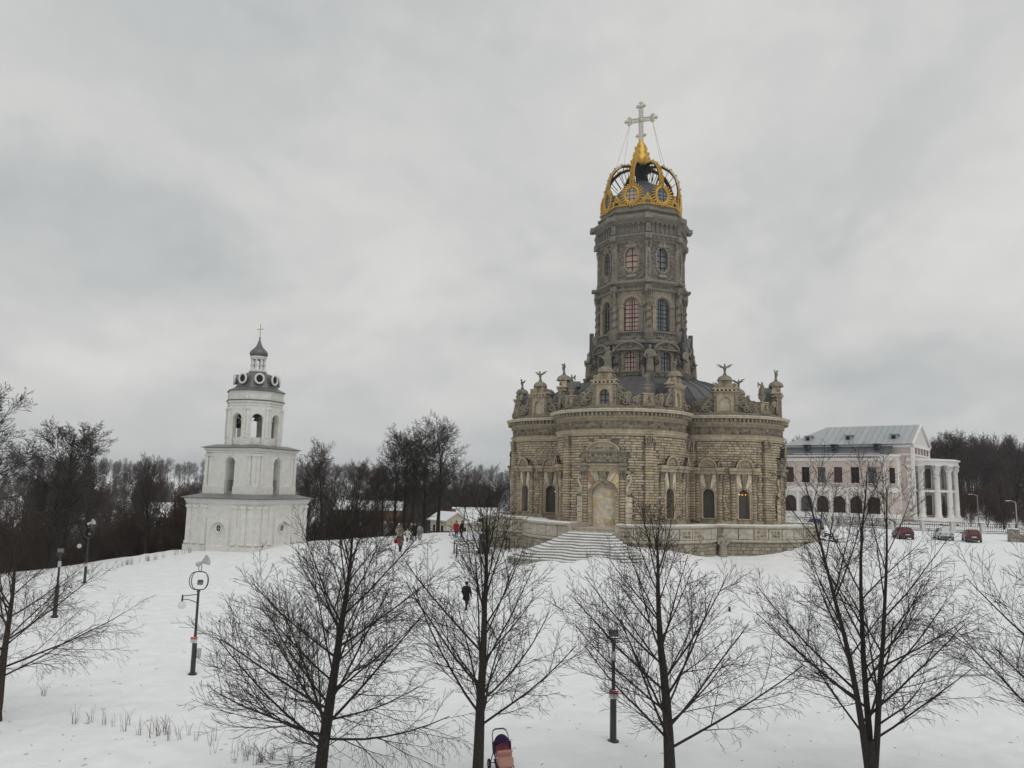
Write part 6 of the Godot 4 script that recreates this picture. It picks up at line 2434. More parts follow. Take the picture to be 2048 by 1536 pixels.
	part("balcony_floor", m, mats.plaster, b)
	m = MB.new()
	m.lathe(at(2.0, 0, zr), [Vector2(pr + 0.75, 9.31), Vector2(pr + 0.4, 9.42), Vector2(0, 9.75)], 20, true, 0.0, PI)
	part("snow_cover", m, mats.snow_clean, po)
	m = MB.new()
	for k in 40:
		var r := PI * (k + 0.5) / 40
		m.box(at(2.0 + sin(r) * pr, 5.0, zr + cos(r) * pr), Vector3(0.05, 0.9, 0.05))
	part("balcony_railing", m, mats.iron, po).set_meta("kind", "stuff")
	# the drum of the house behind the columns: tall openings
	m = MB.new()
	m.col = PINK
	m.lathe(at(2.0, 0, zr), [Vector2(3.1, 0.0), Vector2(3.1, 9.0)], 14, false, 0.0, PI)
	part("bow_wall", m, mats.plaster, b)
	for a in [25.0, 50.0, 75.0, 100.0, 130.0]:
		var r := deg_to_rad(a)
		for y in [2.2, 6.4]:
			m = MB.new()
			m.col = WHITE
			m.box(Transform3D(Basis(Vector3.UP, r), Vector3(2.0 + sin(r) * 3.1, y, zr + cos(r) * 3.1)), Vector3(1.1, 3.3, 0.12), 0.02)
			var o := part("tall_window", m, mats.plaster, b)
			m = MB.new()
			m.box(Transform3D(Basis(Vector3.UP, r), Vector3(2.0 + sin(r) * 3.12, y, zr + cos(r) * 3.12)), Vector3(0.86, 3.1, 0.12))
			part("pane", m, mats.pane_brown, o)

# ---------------------------------------------------------------- small houses beyond the slope
func house(label: String, t: Transform3D, w: float, d: float, h: float, rise: float, wall: Color, roof: Material, rcol: Color, wins: int, group := "") -> Node3D:
	var o := thing("house", label, "building", t, group)
	var m := MB.new()
	m.col = wall
	m.box(at(0, h / 2 - 1.0, 0), Vector3(w, h + 2.0, d))
	for s in [-1.0, 1.0]:
		m.tri(Vector3(s * w / 2, h, s * d / 2), Vector3(s * w / 2, h, -s * d / 2), Vector3(s * w / 2, h + rise, 0))
	part("wall", m, mats.plaster, o)
	m = MB.new()
	m.col = rcol
	var e := 0.45
	for s in [-1.0, 1.0]:
		var a := Vector3(0, h - e * rise / (d / 2), s * (d / 2 + e))
		var b := Vector3(0, h + rise + 0.04, 0)
		m.box(along(a, b) * at(0, 0.08, 0), Vector3(a.distance_to(b), 0.16, w + 0.7))
	part("roof", m, roof, o)
	for k in wins:
		var x := (k + 0.5) / wins * w - w / 2
		m = MB.new()
		m.col = WHITE
		m.box(at(x, h * 0.55, d / 2 + 0.02), Vector3(0.9, 1.3, 0.06))
		var q := part("window", m, mats.plaster, o)
		m = MB.new()
		m.box(at(x, h * 0.55, d / 2 + 0.04), Vector3(0.7, 1.1, 0.06))
		part("pane", m, mats.glass_dark, q)
	m = MB.new()
	m.col = Color(0.3, 0.15, 0.1)
	m.box(at(w * 0.2, h + rise, -0.3), Vector3(0.6, 1.2, 0.6))
	part("chimney", m, mats.stone, o)
	return o

func make_houses() -> void:
	house("small ochre yellow house with snowy roof seen past the bell tower's far side", xf(Vector3(-47.5, 1.2, -112), 0.25), 7, 6, 2.6, 1.6, Color(0.5, 0.4, 0.16), mats.snow_clean, grey(0.8), 2)
	house("long low white shed with snowy roof under the tall bare trees", xf(Vector3(-21.5, -0.7, -120), 0.2), 11, 6, 2.3, 1.3, Color(0.5, 0.47, 0.42), mats.snow_clean, grey(0.8), 4)
	house("brown old brick building with rows of windows behind the bare trees", xf(Vector3(-27.0, -2.2, -152), 0.1), 12, 9, 6.2, 1.4, Color(0.2, 0.14, 0.085), mats.snow_clean, grey(0.8), 6)
	house("small cream house with yellow gable and snowy roof behind the visitors", xf(Vector3(-9.6, 0.4, -124), -0.9), 4.6, 3.6, 3.2, 1.0, Color(0.62, 0.56, 0.42), mats.snow_clean, grey(0.8), 2)
	house("long low building with wide snowy roof next to the cream house", xf(Vector3(-3.0, 0.2, -128), 0.1), 12, 9, 3.0, 2.0, Color(0.7, 0.66, 0.58), mats.snow_clean, grey(0.8), 4)
	house("white building with grey ribbed metal roof beside the church", xf(Vector3(4.0, 2.6, -110), 0.25), 9, 8, 3.1, 2.5, Color(0.85, 0.85, 0.84), mats.roof_metal, Color(0.3, 0.34, 0.38), 3)
	house("distant house with white snowy roof on the wooded hillside", xf(Vector3(-150, -2.0, -330), 0.3), 14, 10, 6, 4, Color(0.45, 0.4, 0.35), mats.snow_clean, grey(0.8), 3)
	# a dark iron gate shelter
	var g := thing("iron_gate", "dark iron lattice gate with roof beam near the cream house", "gate", xf(Vector3(-8.4, height(-8.4, 104), -104), 0.1))
	for x in [-1.8, -0.6, 0.6, 1.8]:
		var m := MB.new()
		m.box(at(x, 0.85, 0), Vector3(0.14, 1.9, 0.14))
		part("post", m, mats.iron, g)
	var m2 := MB.new()
	m2.box(at(0, 1.85, 0), Vector3(4.0, 0.16, 0.3))
	part("beam", m2, mats.iron, g)
	m2 = MB.new()
	for k in 12:
		m2.box(at(-1.65 + 0.3 * k, 0.85, 0), Vector3(0.03, 1.7, 0.03))
	for y in [0.3, 0.85, 1.5]:
		m2.box(at(0, y, 0.01), Vector3(3.6, 0.05, 0.04))
	part("lattice", m2, mats.iron, g)

# ---------------------------------------------------------------- bare winter trees
var tr := RandomNumberGenerator.new()

func grow(wood: MB, fine: MB, p: Vector3, d: Vector3, len: float, r: float, lev: int, o: Dictionary) -> void:
	var segs: int = o.segs[lev]
	var pts := [p]
	var rad := [r]
	var tip: float = maxf(r * (0.14 if lev == 0 else 0.3), o.rmin)
	var q := p
	var dir := d
	var step := len / segs
	for k in segs:
		var w: float = o.wander[lev]
		dir = (dir + Vector3(tr.randf_range(-w, w), tr.randf_range(-w, w) + o.up[lev], tr.randf_range(-w, w))).normalized()
		q += dir * step
		pts.append(q)
		rad.append(lerpf(r, tip, float(k + 1) / segs))
	var m := wood if lev < 2 else fine
	if lev < 2:
		m.col = o.bark
	else:
		m.col = o.twig
	m.tube(pts, rad, o.sides[lev], false)
	if lev >= o.levels:
		return
	var n: int = o.n[lev]
	if lev > 1:
		n = maxi(1, int(round(n * clampf(len / o.ref[lev], 0.35, 1.5))))
	var spin := tr.randf() * TAU
	for k in n:
		var f: float = lerpf(o.from[lev], 0.98, pow((k + tr.randf()) / n, 1.25 if lev == 0 else 1.0))
		var pos := f * segs
		var i := mini(int(pos), segs - 1)
		var a: Vector3 = pts[i]
		var b: Vector3 = pts[i + 1]
		var at2 := a.lerp(b, pos - i)
		var axis := (b - a).normalized()
		spin += 2.39 + tr.randf_range(-0.5, 0.5)
		var side := axis.cross(Vector3(sin(spin), 0.3, cos(spin)))
		if side.length_squared() < 0.01:
			side = axis.cross(Vector3.RIGHT)
		side = side.normalized().rotated(axis, spin)
		if lev >= 1:
			# keep side shoots roughly in a fan, a little flattened
			side = (side * Vector3(1, 0.75, 1)).normalized()
		var ang: float = deg_to_rad(lerpf(o.a0[lev], o.a1[lev], f) + tr.randf_range(-9, 9))
		var cd := (axis * cos(ang) + side * sin(ang)).normalized()
		var cl: float
		if lev == 0:
			var t: float = (f - o.from[0]) / (1.0 - o.from[0])
			cl = o.reach * o.shape.call(t) * tr.randf_range(0.75, 1.1)
		else:
			cl = len * o.kid[lev] * (1.0 - 0.55 * f) * tr.randf_range(0.65, 1.2)
		var cr: float = maxf(lerpf(rad[i], rad[i + 1], pos - i) * o.thin[lev], o.rmin)
		if lev == 0:
			cr = clampf(cl * 0.0085 + 0.005, o.rmin, cr)
		grow(wood, fine, at2 - axis * 0.0, cd, cl, cr, lev + 1, o)

func tree_opts(over: Dictionary) -> Dictionary:
	var o := {"levels": 4, "segs": [9, 6, 5, 3, 2], "sides": [8, 5, 4, 3, 3], "wander": [0.05, 0.06, 0.09, 0.14, 0.2], "up": [0.03, 0.045, 0.04, 0.02, 0.0],
		"n": [26, 11, 8, 3, 0], "ref": [1.0, 1.0, 1.0, 0.5, 1.0], "from": [0.2, 0.18, 0.15, 0.2, 0.0], "a0": [66.0, 46.0, 44.0, 40.0, 40.0], "a1": [22.0, 30.0, 34.0, 36.0, 40.0], "kid": [1.0, 0.6, 0.55, 0.6, 0.5],
		"thin": [0.5, 0.45, 0.55, 0.7, 0.8], "rmin": 0.0042, "reach": 4.0, "height": 8.4, "trunk": 0.17, "bark": Color(0.075, 0.066, 0.055), "twig": Color(0.035, 0.03, 0.026),
		"shape": func(t: float) -> float: return 0.3 + 0.7 * pow(maxf(0.0, 1.0 - t), 0.8), "seed": 1, "lean": Vector3.UP}
	o.merge(over, true)
	return o

func tree_meshes(o: Dictionary) -> Array:
	tr.seed = o.seed
	var wood := MB.new()
	var fine := MB.new()
	# root flare
	wood.col = o.bark
	if o.has("stems"):
		for s in o.stems:
			var oo: Dictionary = o.duplicate()
			oo.n = o.n.duplicate()
			oo.n[0] = s[2]
			var out := Vector3(s[0].x, 0, s[0].z).normalized() * minf(0.1, s[3] * 0.1)
			grow(wood, fine, Vector3(0, maxf(0.0, s[3] - 0.55), 0) + out, s[0].normalized(), s[1], s[4], 0, oo)
		wood.col = o.bark
		if o.stems[0][3] > 0.1:
			wood.tube([Vector3(0, -0.4, 0), Vector3(0, 0.15, 0), Vector3(0, 0.6, 0), Vector3(0, o.stems[0][3] + 0.15, 0)], [o.trunk * 1.4, o.trunk * 1.1, o.trunk, o.trunk * 0.8], 10)
	else:
		wood.tube([Vector3(0, -0.4, 0), Vector3(0, 0.1, 0), Vector3(0, 0.5, 0)], [o.trunk * 1.5, o.trunk * 1.2, o.trunk * 0.9], 10)
		grow(wood, fine, Vector3(0, 0.0, 0), o.lean.normalized(), o.height, o.trunk, 0, o)
	return [wood.mesh(), fine.mesh(), wood.ix.size() / 3 + fine.ix.size() / 3]

func plant_tree(called: String, meshes: Array, t: Transform3D, label: String, group := "") -> Node3D:
	var o := thing(called, label, "tree", t, group)
	part("trunk", meshes[0], mats.bark, o)
	part("crown", meshes[1], mats.twig, o)
	return o

func make_near_trees() -> void:
	var total := 0
	# [x, depth, options, label]
	var list := [
		[-17.9, 28.6, {"height": 6.6, "reach": 4.4, "trunk": 0.16, "seed": 11, "n": [28, 10, 7, 2, 0], "bark": Color(0.11, 0.09, 0.07), "twig": Color(0.05, 0.04, 0.033), "from": [0.22, 0.12, 0.12, 0.2, 0.0], "a0": [84.0, 44.0, 42.0, 40.0, 40.0]}, "bare young linden by the row of dry stalks in the snow"],
		[-4.85, 21.4, {"height": 6.9, "lean": Vector3(0.04, 1, 0), "reach": 4.4, "trunk": 0.185, "seed": 23, "n": [36, 12, 8, 2, 0], "a0": [80.0, 44.0, 42.0, 40.0, 40.0], "from": [0.19, 0.14, 0.12, 0.2, 0.0]}, "bare linden with the widest, densest crown, in front of the white bell tower"],
		[-0.72, 21.6, {"height": 7.3, "lean": Vector3(0.085, 1, 0.02), "reach": 3.9, "trunk": 0.165, "seed": 31, "n": [27, 9, 7, 2, 0], "a0": [64.0, 44.0, 42.0, 40.0, 40.0], "a1": [10.0, 34.0, 40.0, 40.0, 40.0], "up": [0.03, 0.06, 0.05, 0.02, 0.0], "from": [0.22, 0.16, 0.14, 0.2, 0.0]}, "bare linden with steep limbs next to the pink baby stroller"],
		[4.45, 21.9, {"height": 6.8, "reach": 4.1, "trunk": 0.18, "seed": 47, "n": [30, 9, 7, 2, 0], "a0": [70.0, 44.0, 42.0, 40.0, 40.0], "a1": [14.0, 34.0, 40.0, 40.0, 40.0], "from": [0.16, 0.16, 0.14, 0.2, 0.0]}, "bare linden beside the lamp post with floodlight on top"],
		[9.95, 22.1, {"height": 7.6, "reach": 3.9, "trunk": 0.175, "seed": 59, "n": [18, 9, 7, 2, 0], "a0": [62.0, 44.0, 42.0, 40.0, 40.0], "a1": [14.0, 34.0, 40.0, 40.0, 40.0], "from": [0.1, 0.16, 0.14, 0.2, 0.0],
			"stems": [[Vector3(-0.12, 1, 0.03), 7.8, 16, 1.2, 0.1], [Vector3(0.03, 1, -0.08), 8.2, 12, 1.2, 0.1], [Vector3(0.14, 1, 0.05), 7.5, 15, 1.2, 0.095]]}, "bare linden whose trunk forks low into three stems, before the mansion"],
		[14.4, 19.5, {"height": 7.2, "reach": 5.0, "trunk": 0.2, "seed": 67, "n": [28, 11, 7, 2, 0], "a0": [74.0, 44.0, 42.0, 40.0, 40.0], "twig": Color(0.03, 0.027, 0.024)}, "bare linden reaching its twigs in front of the parked red cars"],
	]
	for q in list:
		var m := tree_meshes(tree_opts(q[2]))
		total += m[2]
		plant_tree("bare_linden", m, at(q[0], ground_height(q[0], -q[1]) - 0.05, -q[1]), q[3], "row of bare lindens")

func make_far_trees() -> void:
	var oak := tree_opts({"height": 12.5, "reach": 7.5, "trunk": 0.42, "seed": 5, "rmin": 0.016, "n": [22, 10, 7, 2, 0], "sides": [8, 5, 3, 3, 3], "segs": [7, 6, 4, 2, 1], "a0": [68.0, 44.0, 42.0, 40.0, 40.0], "a1": [25.0, 40.0, 44.0, 40.0, 40.0], "from": [0.3, 0.25, 0.2, 0.2, 0.0], "wander": [0.06, 0.2, 0.25, 0.3, 0.3],
		"shape": func(t: float) -> float: return 0.75 + 0.5 * sin(t * 2.6) - 0.6 * t, "twig": Color(0.058, 0.048, 0.043), "bark": Color(0.05, 0.044, 0.04)})
	var tall := tree_opts({"height": 13.5, "reach": 5.6, "trunk": 0.32, "seed": 8, "rmin": 0.016, "n": [24, 9, 6, 2, 0], "sides": [8, 4, 3, 3, 3], "segs": [8, 6, 4, 2, 1], "a0": [55.0, 44.0, 42.0, 40.0, 40.0], "a1": [22.0, 40.0, 44.0, 40.0, 40.0], "from": [0.3, 0.2, 0.2, 0.2, 0.0], "wander": [0.06, 0.15, 0.22, 0.3, 0.3],
		"shape": func(t: float) -> float: return 0.6 + 0.75 * sin(t * 2.7) - 0.25 * t, "twig": Color(0.058, 0.048, 0.043), "bark": Color(0.05, 0.044, 0.04)})
	var fan := tree_opts({"height": 10.5, "reach": 5.0, "trunk": 0.25, "seed": 13, "rmin": 0.014, "n": [20, 9, 6, 2, 0], "sides": [7, 4, 3, 3, 3], "segs": [7, 5, 4, 2, 1], "a0": [46.0, 40.0, 40.0, 40.0, 40.0], "a1": [14.0, 30.0, 34.0, 40.0, 40.0], "from": [0.22, 0.2, 0.2, 0.2, 0.0], "up": [0.02, 0.12, 0.1, 0.05, 0.0], "shape": func(t: float) -> float: return 0.75 + 0.4 * sin(t * 3.0) - 0.1 * t,
		"twig": Color(0.075, 0.06, 0.052), "bark": Color(0.055, 0.047, 0.042)})
	var bush := tree_opts({"height": 5.0, "reach": 2.4, "trunk": 0.05, "seed": 17, "rmin": 0.012, "levels": 3, "n": [10, 7, 5, 0, 0], "sides": [4, 3, 3, 3, 3], "segs": [5, 4, 3, 2, 1], "a0": [40.0, 40.0, 40.0, 40.0, 40.0], "a1": [20.0, 30.0, 34.0, 40.0, 40.0], "from": [0.15, 0.15, 0.15, 0.2, 0.0],
		"twig": Color(0.075, 0.05, 0.039), "bark": Color(0.05, 0.037, 0.03),
		"stems": [[Vector3(0, 1, 0), 5.0, 12, 0.0, 0.05], [Vector3(0.35, 1, 0.1), 4.4, 10, 0.0, 0.045], [Vector3(-0.35, 1, 0.15), 4.5, 10, 0.0, 0.045], [Vector3(0.1, 1, -0.4), 4.2, 10, 0.0, 0.045], [Vector3(-0.15, 1, 0.45), 4.0, 10, 0.0, 0.04]]})
	var birch := tree_opts({"height": 13.0, "reach": 3.4, "trunk": 0.14, "seed": 19, "rmin": 0.02, "levels": 3, "n": [22, 7, 4, 0, 0], "sides": [5, 3, 3, 3, 3], "segs": [6, 4, 3, 2, 1], "a0": [48.0, 42.0, 40.0, 40.0, 40.0], "a1": [18.0, 30.0, 34.0, 40.0, 40.0], "from": [0.35, 0.2, 0.15, 0.2, 0.0],
		"shape": func(t: float) -> float: return 0.6 + 0.7 * sin(t * 2.8) - 0.4 * t, "twig": Color(0.06, 0.045, 0.04), "bark": Color(0.085, 0.075, 0.068)})
	var kit := {"oak": tree_meshes(oak), "tall": tree_meshes(tall), "fan": tree_meshes(fan), "bush": tree_meshes(bush), "birch": tree_meshes(birch)}
	var base_h := {"oak": 12.5, "tall": 13.5, "fan": 10.5, "bush": 5.0, "birch": 13.0}
	# [kind, x, depth, height, label, turn]
	var edge := "bare trees along the top of the slope"
	var list := [
		["oak", -39.0, 68.0, 10.2, "broad dark spreading bare tree with thick double trunk at the slope edge", 0.4],
		["fan", -40.3, 69.5, 7.4, "", 1.9],
		["oak", -43.0, 61.0, 12.4, "", 2.3],
		["fan", -35.6, 77.5, 7.4, "slender fan shaped bare tree on the snowy bank beside the bell tower", 1.0],
		["fan", -44.0, 78.0, 7.2, "", 2.2], ["fan", -38.5, 82.0, 6.8, "", 4.1], ["fan", -49.0, 70.0, 8.5, "", 0.3], ["tall", -55.0, 74.0, 10.0, "", 1.3], ["fan", -33.0, 88.0, 8.5, "", 3.1],
		["oak", -50.0, 60.0, 11.5, "", 3.3], ["fan", -31.5, 86.0, 7.5, "", 5.0], ["fan", -47.0, 88.0, 9.5, "", 1.1],
		["fan", -21.6, 91.0, 8.9, "rounded bare tree standing close behind the bell tower", 0.2], ["fan", -18.6, 94.0, 7.4, "", 2.9], ["fan", -24.5, 94.0, 7.6, "", 1.7], ["fan", -16.4, 96.0, 6.4, "", 4.6],
		["tall", -12.6, 95.0, 10.4, "", 0.9], ["tall", -8.6, 95.5, 11.0, "tallest bare tree with straight trunk and rounded crown behind the visitors", 2.5], ["tall", -10.6, 97.5, 10.0, "", 4.0], ["tall", -14.2, 98.0, 9.6, "", 5.4], ["fan", -15.0, 93.5, 7.0, "", 0.7], ["tall", -11.6, 93.8, 9.2, "", 3.0],
		["birch", -5.8, 99.0, 8.0, "", 0.2], ["fan", 0.2, 104.0, 7.0, "", 1.2],
		["oak", 85.0, 150.0, 14.0, "", 1.0], ["fan", 79.0, 122.0, 8.5, "", 2.0], ["fan", 84.0, 118.0, 9.0, "", 3.5], ["fan", 74.5, 118.0, 6.5, "", 4.4],
	]
	var kinds := {"oak": "broad bare spreading tree", "tall": "tall bare tree of the dark clump", "fan": "bare tree with upswept fan of thin branches", "birch": "thin pale bare tree"}
	var where := func(x: float) -> String: return "on the slope past the bell tower" if x < -27.0 else ("close behind the bell tower" if x < -13.5 else ("beside the mansion" if x > 50.0 else "by the cream house"))
	for q in list:
		var s: float = q[3] / base_h[q[0]]
		var t := Transform3D(Basis(Vector3.UP, q[5]).scaled(Vector3(s, s, s)), Vector3(q[1], ground_height(q[1], -q[2]) - 0.1, -q[2]))
		plant_tree("bare_tree", kit[q[0]], t, q[4] if q[4] else kinds[q[0]] + " " + where.call(q[1]), edge)
	# thickets and far woods: nobody could count them
	tr.seed = 99
	var spots := []
	for k in 270:
		spots.append([tr.randf_range(-90, -28), tr.randf_range(64, 125), tr.randf_range(0.8, 1.5)])
	for k in 24:
		spots.append([tr.randf_range(-27, -13), tr.randf_range(92, 108), tr.randf_range(0.6, 1.1)])
	for k in 24:
		spots.append([tr.randf_range(68, 96), tr.randf_range(112, 140), tr.randf_range(0.6, 1.0)])
	var keep := []
	for p in spots:
		var ok := true
		# behind the edge line only
		var edge_d := 62.0 + maxf(0.0, (p[0] + 45.0)) * 0.95
		if p[0] < -28.0 and p[1] < edge_d + 4.0:
			ok = false
		if absf(p[0] + 47.5) < 5.0 and absf(p[1] - 112.0) < 5.0:
			ok = false
		if ok:
			keep.append(p)
	scatter("thicket", "dense brown leafless thicket filling the slope behind the snow", kit.bush, keep)
	spots = []
	for k in 850:
		var a := tr.randf_range(-0.78, 0.02)
		var r := sqrt(tr.randf_range(125.0 * 125.0, 360.0 * 360.0))
		var x := sin(a) * r
		var d := cos(a) * r
		if absf(x + 26.0) < 9.0 and d < 165.0 or x > -24.0 and d < 160.0:
			continue
		spots.append([x, d, tr.randf_range(0.6, 0.95)])
	for k in 700:
		var a := tr.randf_range(-0.78, 0.1)
		var r := tr.randf_range(420, 700)
		spots.append([sin(a) * r, cos(a) * r, tr.randf_range(0.7, 1.1)])
	scatter("far_woods", "far grey-brown leafless woods along the horizon", kit.birch, spots)
	spots = []
	for k in 320:
		spots.append([tr.randf_range(-22, 30), tr.randf_range(150, 220), tr.randf_range(0.75, 1.0)])
	scatter("birch_wood", "leafless birch wood rising behind the church", kit.birch, spots)
	spots = []
	for k in 900:
		var x := tr.randf_range(40, 200)
		spots.append([x, tr.randf_range(168, 260), tr.randf_range(0.72, 1.05)])
	scatter("hill_thicket", "brown leafless undergrowth at the foot of the hill forest", kit.bush, range(170).map(func(_k): return [tr.randf_range(72, 160), tr.randf_range(150, 185), tr.randf_range(0.7, 1.4)]))
	scatter("hill_forest", "dark leafless forest on the hill behind the mansion", kit.birch, spots)

func scatter(called: String, label: String, meshes: Array, spots: Array) -> void:
	var both := ArrayMesh.new()
	both.add_surface_from_arrays(Mesh.PRIMITIVE_TRIANGLES, meshes[0].surface_get_arrays(0))
	both.add_surface_from_arrays(Mesh.PRIMITIVE_TRIANGLES, meshes[1].surface_get_arrays(0))
	both.surface_set_material(0, mats.twig)
	both.surface_set_material(1, mats.twig)
	var mm := MultiMesh.new()
	mm.transform_format = MultiMesh.TRANSFORM_3D
	mm.mesh = both
	mm.instance_count = spots.size()
	for k in spots.size():
		var p: Array = spots[k]
		var s: float = p[2]
		mm.set_instance_transform(k, Transform3D(Basis(Vector3.UP, tr.randf() * TAU).scaled(Vector3(s, s * tr.randf_range(0.85, 1.15), s)), Vector3(p[0], height(p[0], p[1]) - 0.15, -p[1])))
	var o := MultiMeshInstance3D.new()
	o.name = called
	o.multimesh = mm
	add_child(o)
	tag(o, label, "woods", "", "stuff")

func make_litter() -> void:
	# broken twigs and seeds lying on the snow
	tr.seed = 77
	var m := MB.new()
	for k in 800:
		var d := tr.randf_range(19.0, 62.0)
		var x := tr.randf_range(-0.72, 0.72) * d
		if x > 6.0 and d > 52.0:
			continue
		var y := ground_height(x, -d)
		var a := tr.randf() * TAU
		var l := tr.randf_range(0.04, 0.18)
		var p := Vector3(x, y + 0.012, -d)
		var e := Vector3(x + sin(a) * l, ground_height(x + sin(a) * l, -d + cos(a) * l) + 0.015, -d + cos(a) * l)
		m.tube([p, (p + e) * 0.5 + Vector3(0, 0.015, 0), e], [0.007, 0.009, 0.004], 3)
	var o := part("twig_litter", m, mats.dry_grass, self)
	tag(o, "broken twigs and seeds scattered on the snow", "twigs", "", "stuff")

func make_stalks() -> void:
	# tufts of dry stalks poking through the snow
	tr.seed = 5
	var rows := [[[-15.5, 29.0], [-9.0, 26.2], 22], [[-9.0, 25.6], [-6.2, 23.6], 16], [[-34.0, 63.0], [-27.5, 73.5], 40], [[-6.0, 20.6], [-1.8, 20.9], 20], [[-24.0, 38.0], [-16.0, 30.0], 6]]
	var m := MB.new()
	for r in rows:
		for k in r[2]:
			var f := tr.randf()
			var x: float = lerpf(r[0][0], r[1][0], f) + tr.randf_range(-0.35, 0.35)
			var d: float = lerpf(r[0][1], r[1][1], f) + tr.randf_range(-0.35, 0.35)
			var y := ground_height(x, -d)
			for j in tr.randi_range(3, 7):
				var a := tr.randf() * TAU
				var h := tr.randf_range(0.25, 0.75)
				var b := Vector3(x + tr.randf_range(-0.08, 0.08), y - 0.05, -d + tr.randf_range(-0.08, 0.08))
				var tilt := tr.randf_range(0.1, 0.5)
				m.tube([b, b + Vector3(sin(a) * tilt * h * 0.3, h * 0.6, cos(a) * tilt * h * 0.3), b + Vector3(sin(a) * tilt * h, h, cos(a) * tilt * h)], [0.006, 0.005, 0.003], 3)
	var o := part("dry_stalks", m, mats.dry_grass, self)
	tag(o, "thin dry plant stalks poking out of the snow", "dry stalks", "", "stuff")

# ---------------------------------------------------------------- street furniture, cars, people
func sign_plate(o: Node3D, y: float, z: float) -> void:
	var m := MB.new()
	m.col = Color(0.62, 0.6, 0.58)
	m.box(at(0, y, z), Vector3(0.32, 0.26, 0.02), 0.005)
	var p := part("sign_plate", m, mats.paint, o)
	m = MB.new()
	m.col = Color(0.45, 0.09, 0.08)
	m.box(at(0, y + 0.07, z + 0.011), Vector3(0.3, 0.1, 0.006))
	part("red_band", m, mats.paint, p)
	m = MB.new()
	m.col = Color(0.25, 0.24, 0.24)
	for k in 3:
		m.box(at(-0.01 * k, y - 0.02 - 0.035 * k, z + 0.011), Vector3(0.24 - 0.03 * k, 0.012, 0.004))
	part("lettering", m, mats.paint, p)

func floodlight(o: Node3D, t: Transform3D, w: float, h: float) -> void:
	var m := MB.new()
	m.col = Color(0.05, 0.052, 0.055)
	m.box(t, Vector3(w, h, 0.13), 0.02)
	for k in 5:
		m.box(t * at(-w * 0.4 + w * 0.2 * k, 0, -0.085), Vector3(0.015, h * 0.85, 0.06))
	var p := part("floodlight", m, mats.paint, o)
	m = MB.new()
	m.box(t * at(0, 0, 0.066), Vector3(w * 0.86, h * 0.8, 0.01))
	part("lens", m, mats.glass_grey, p)

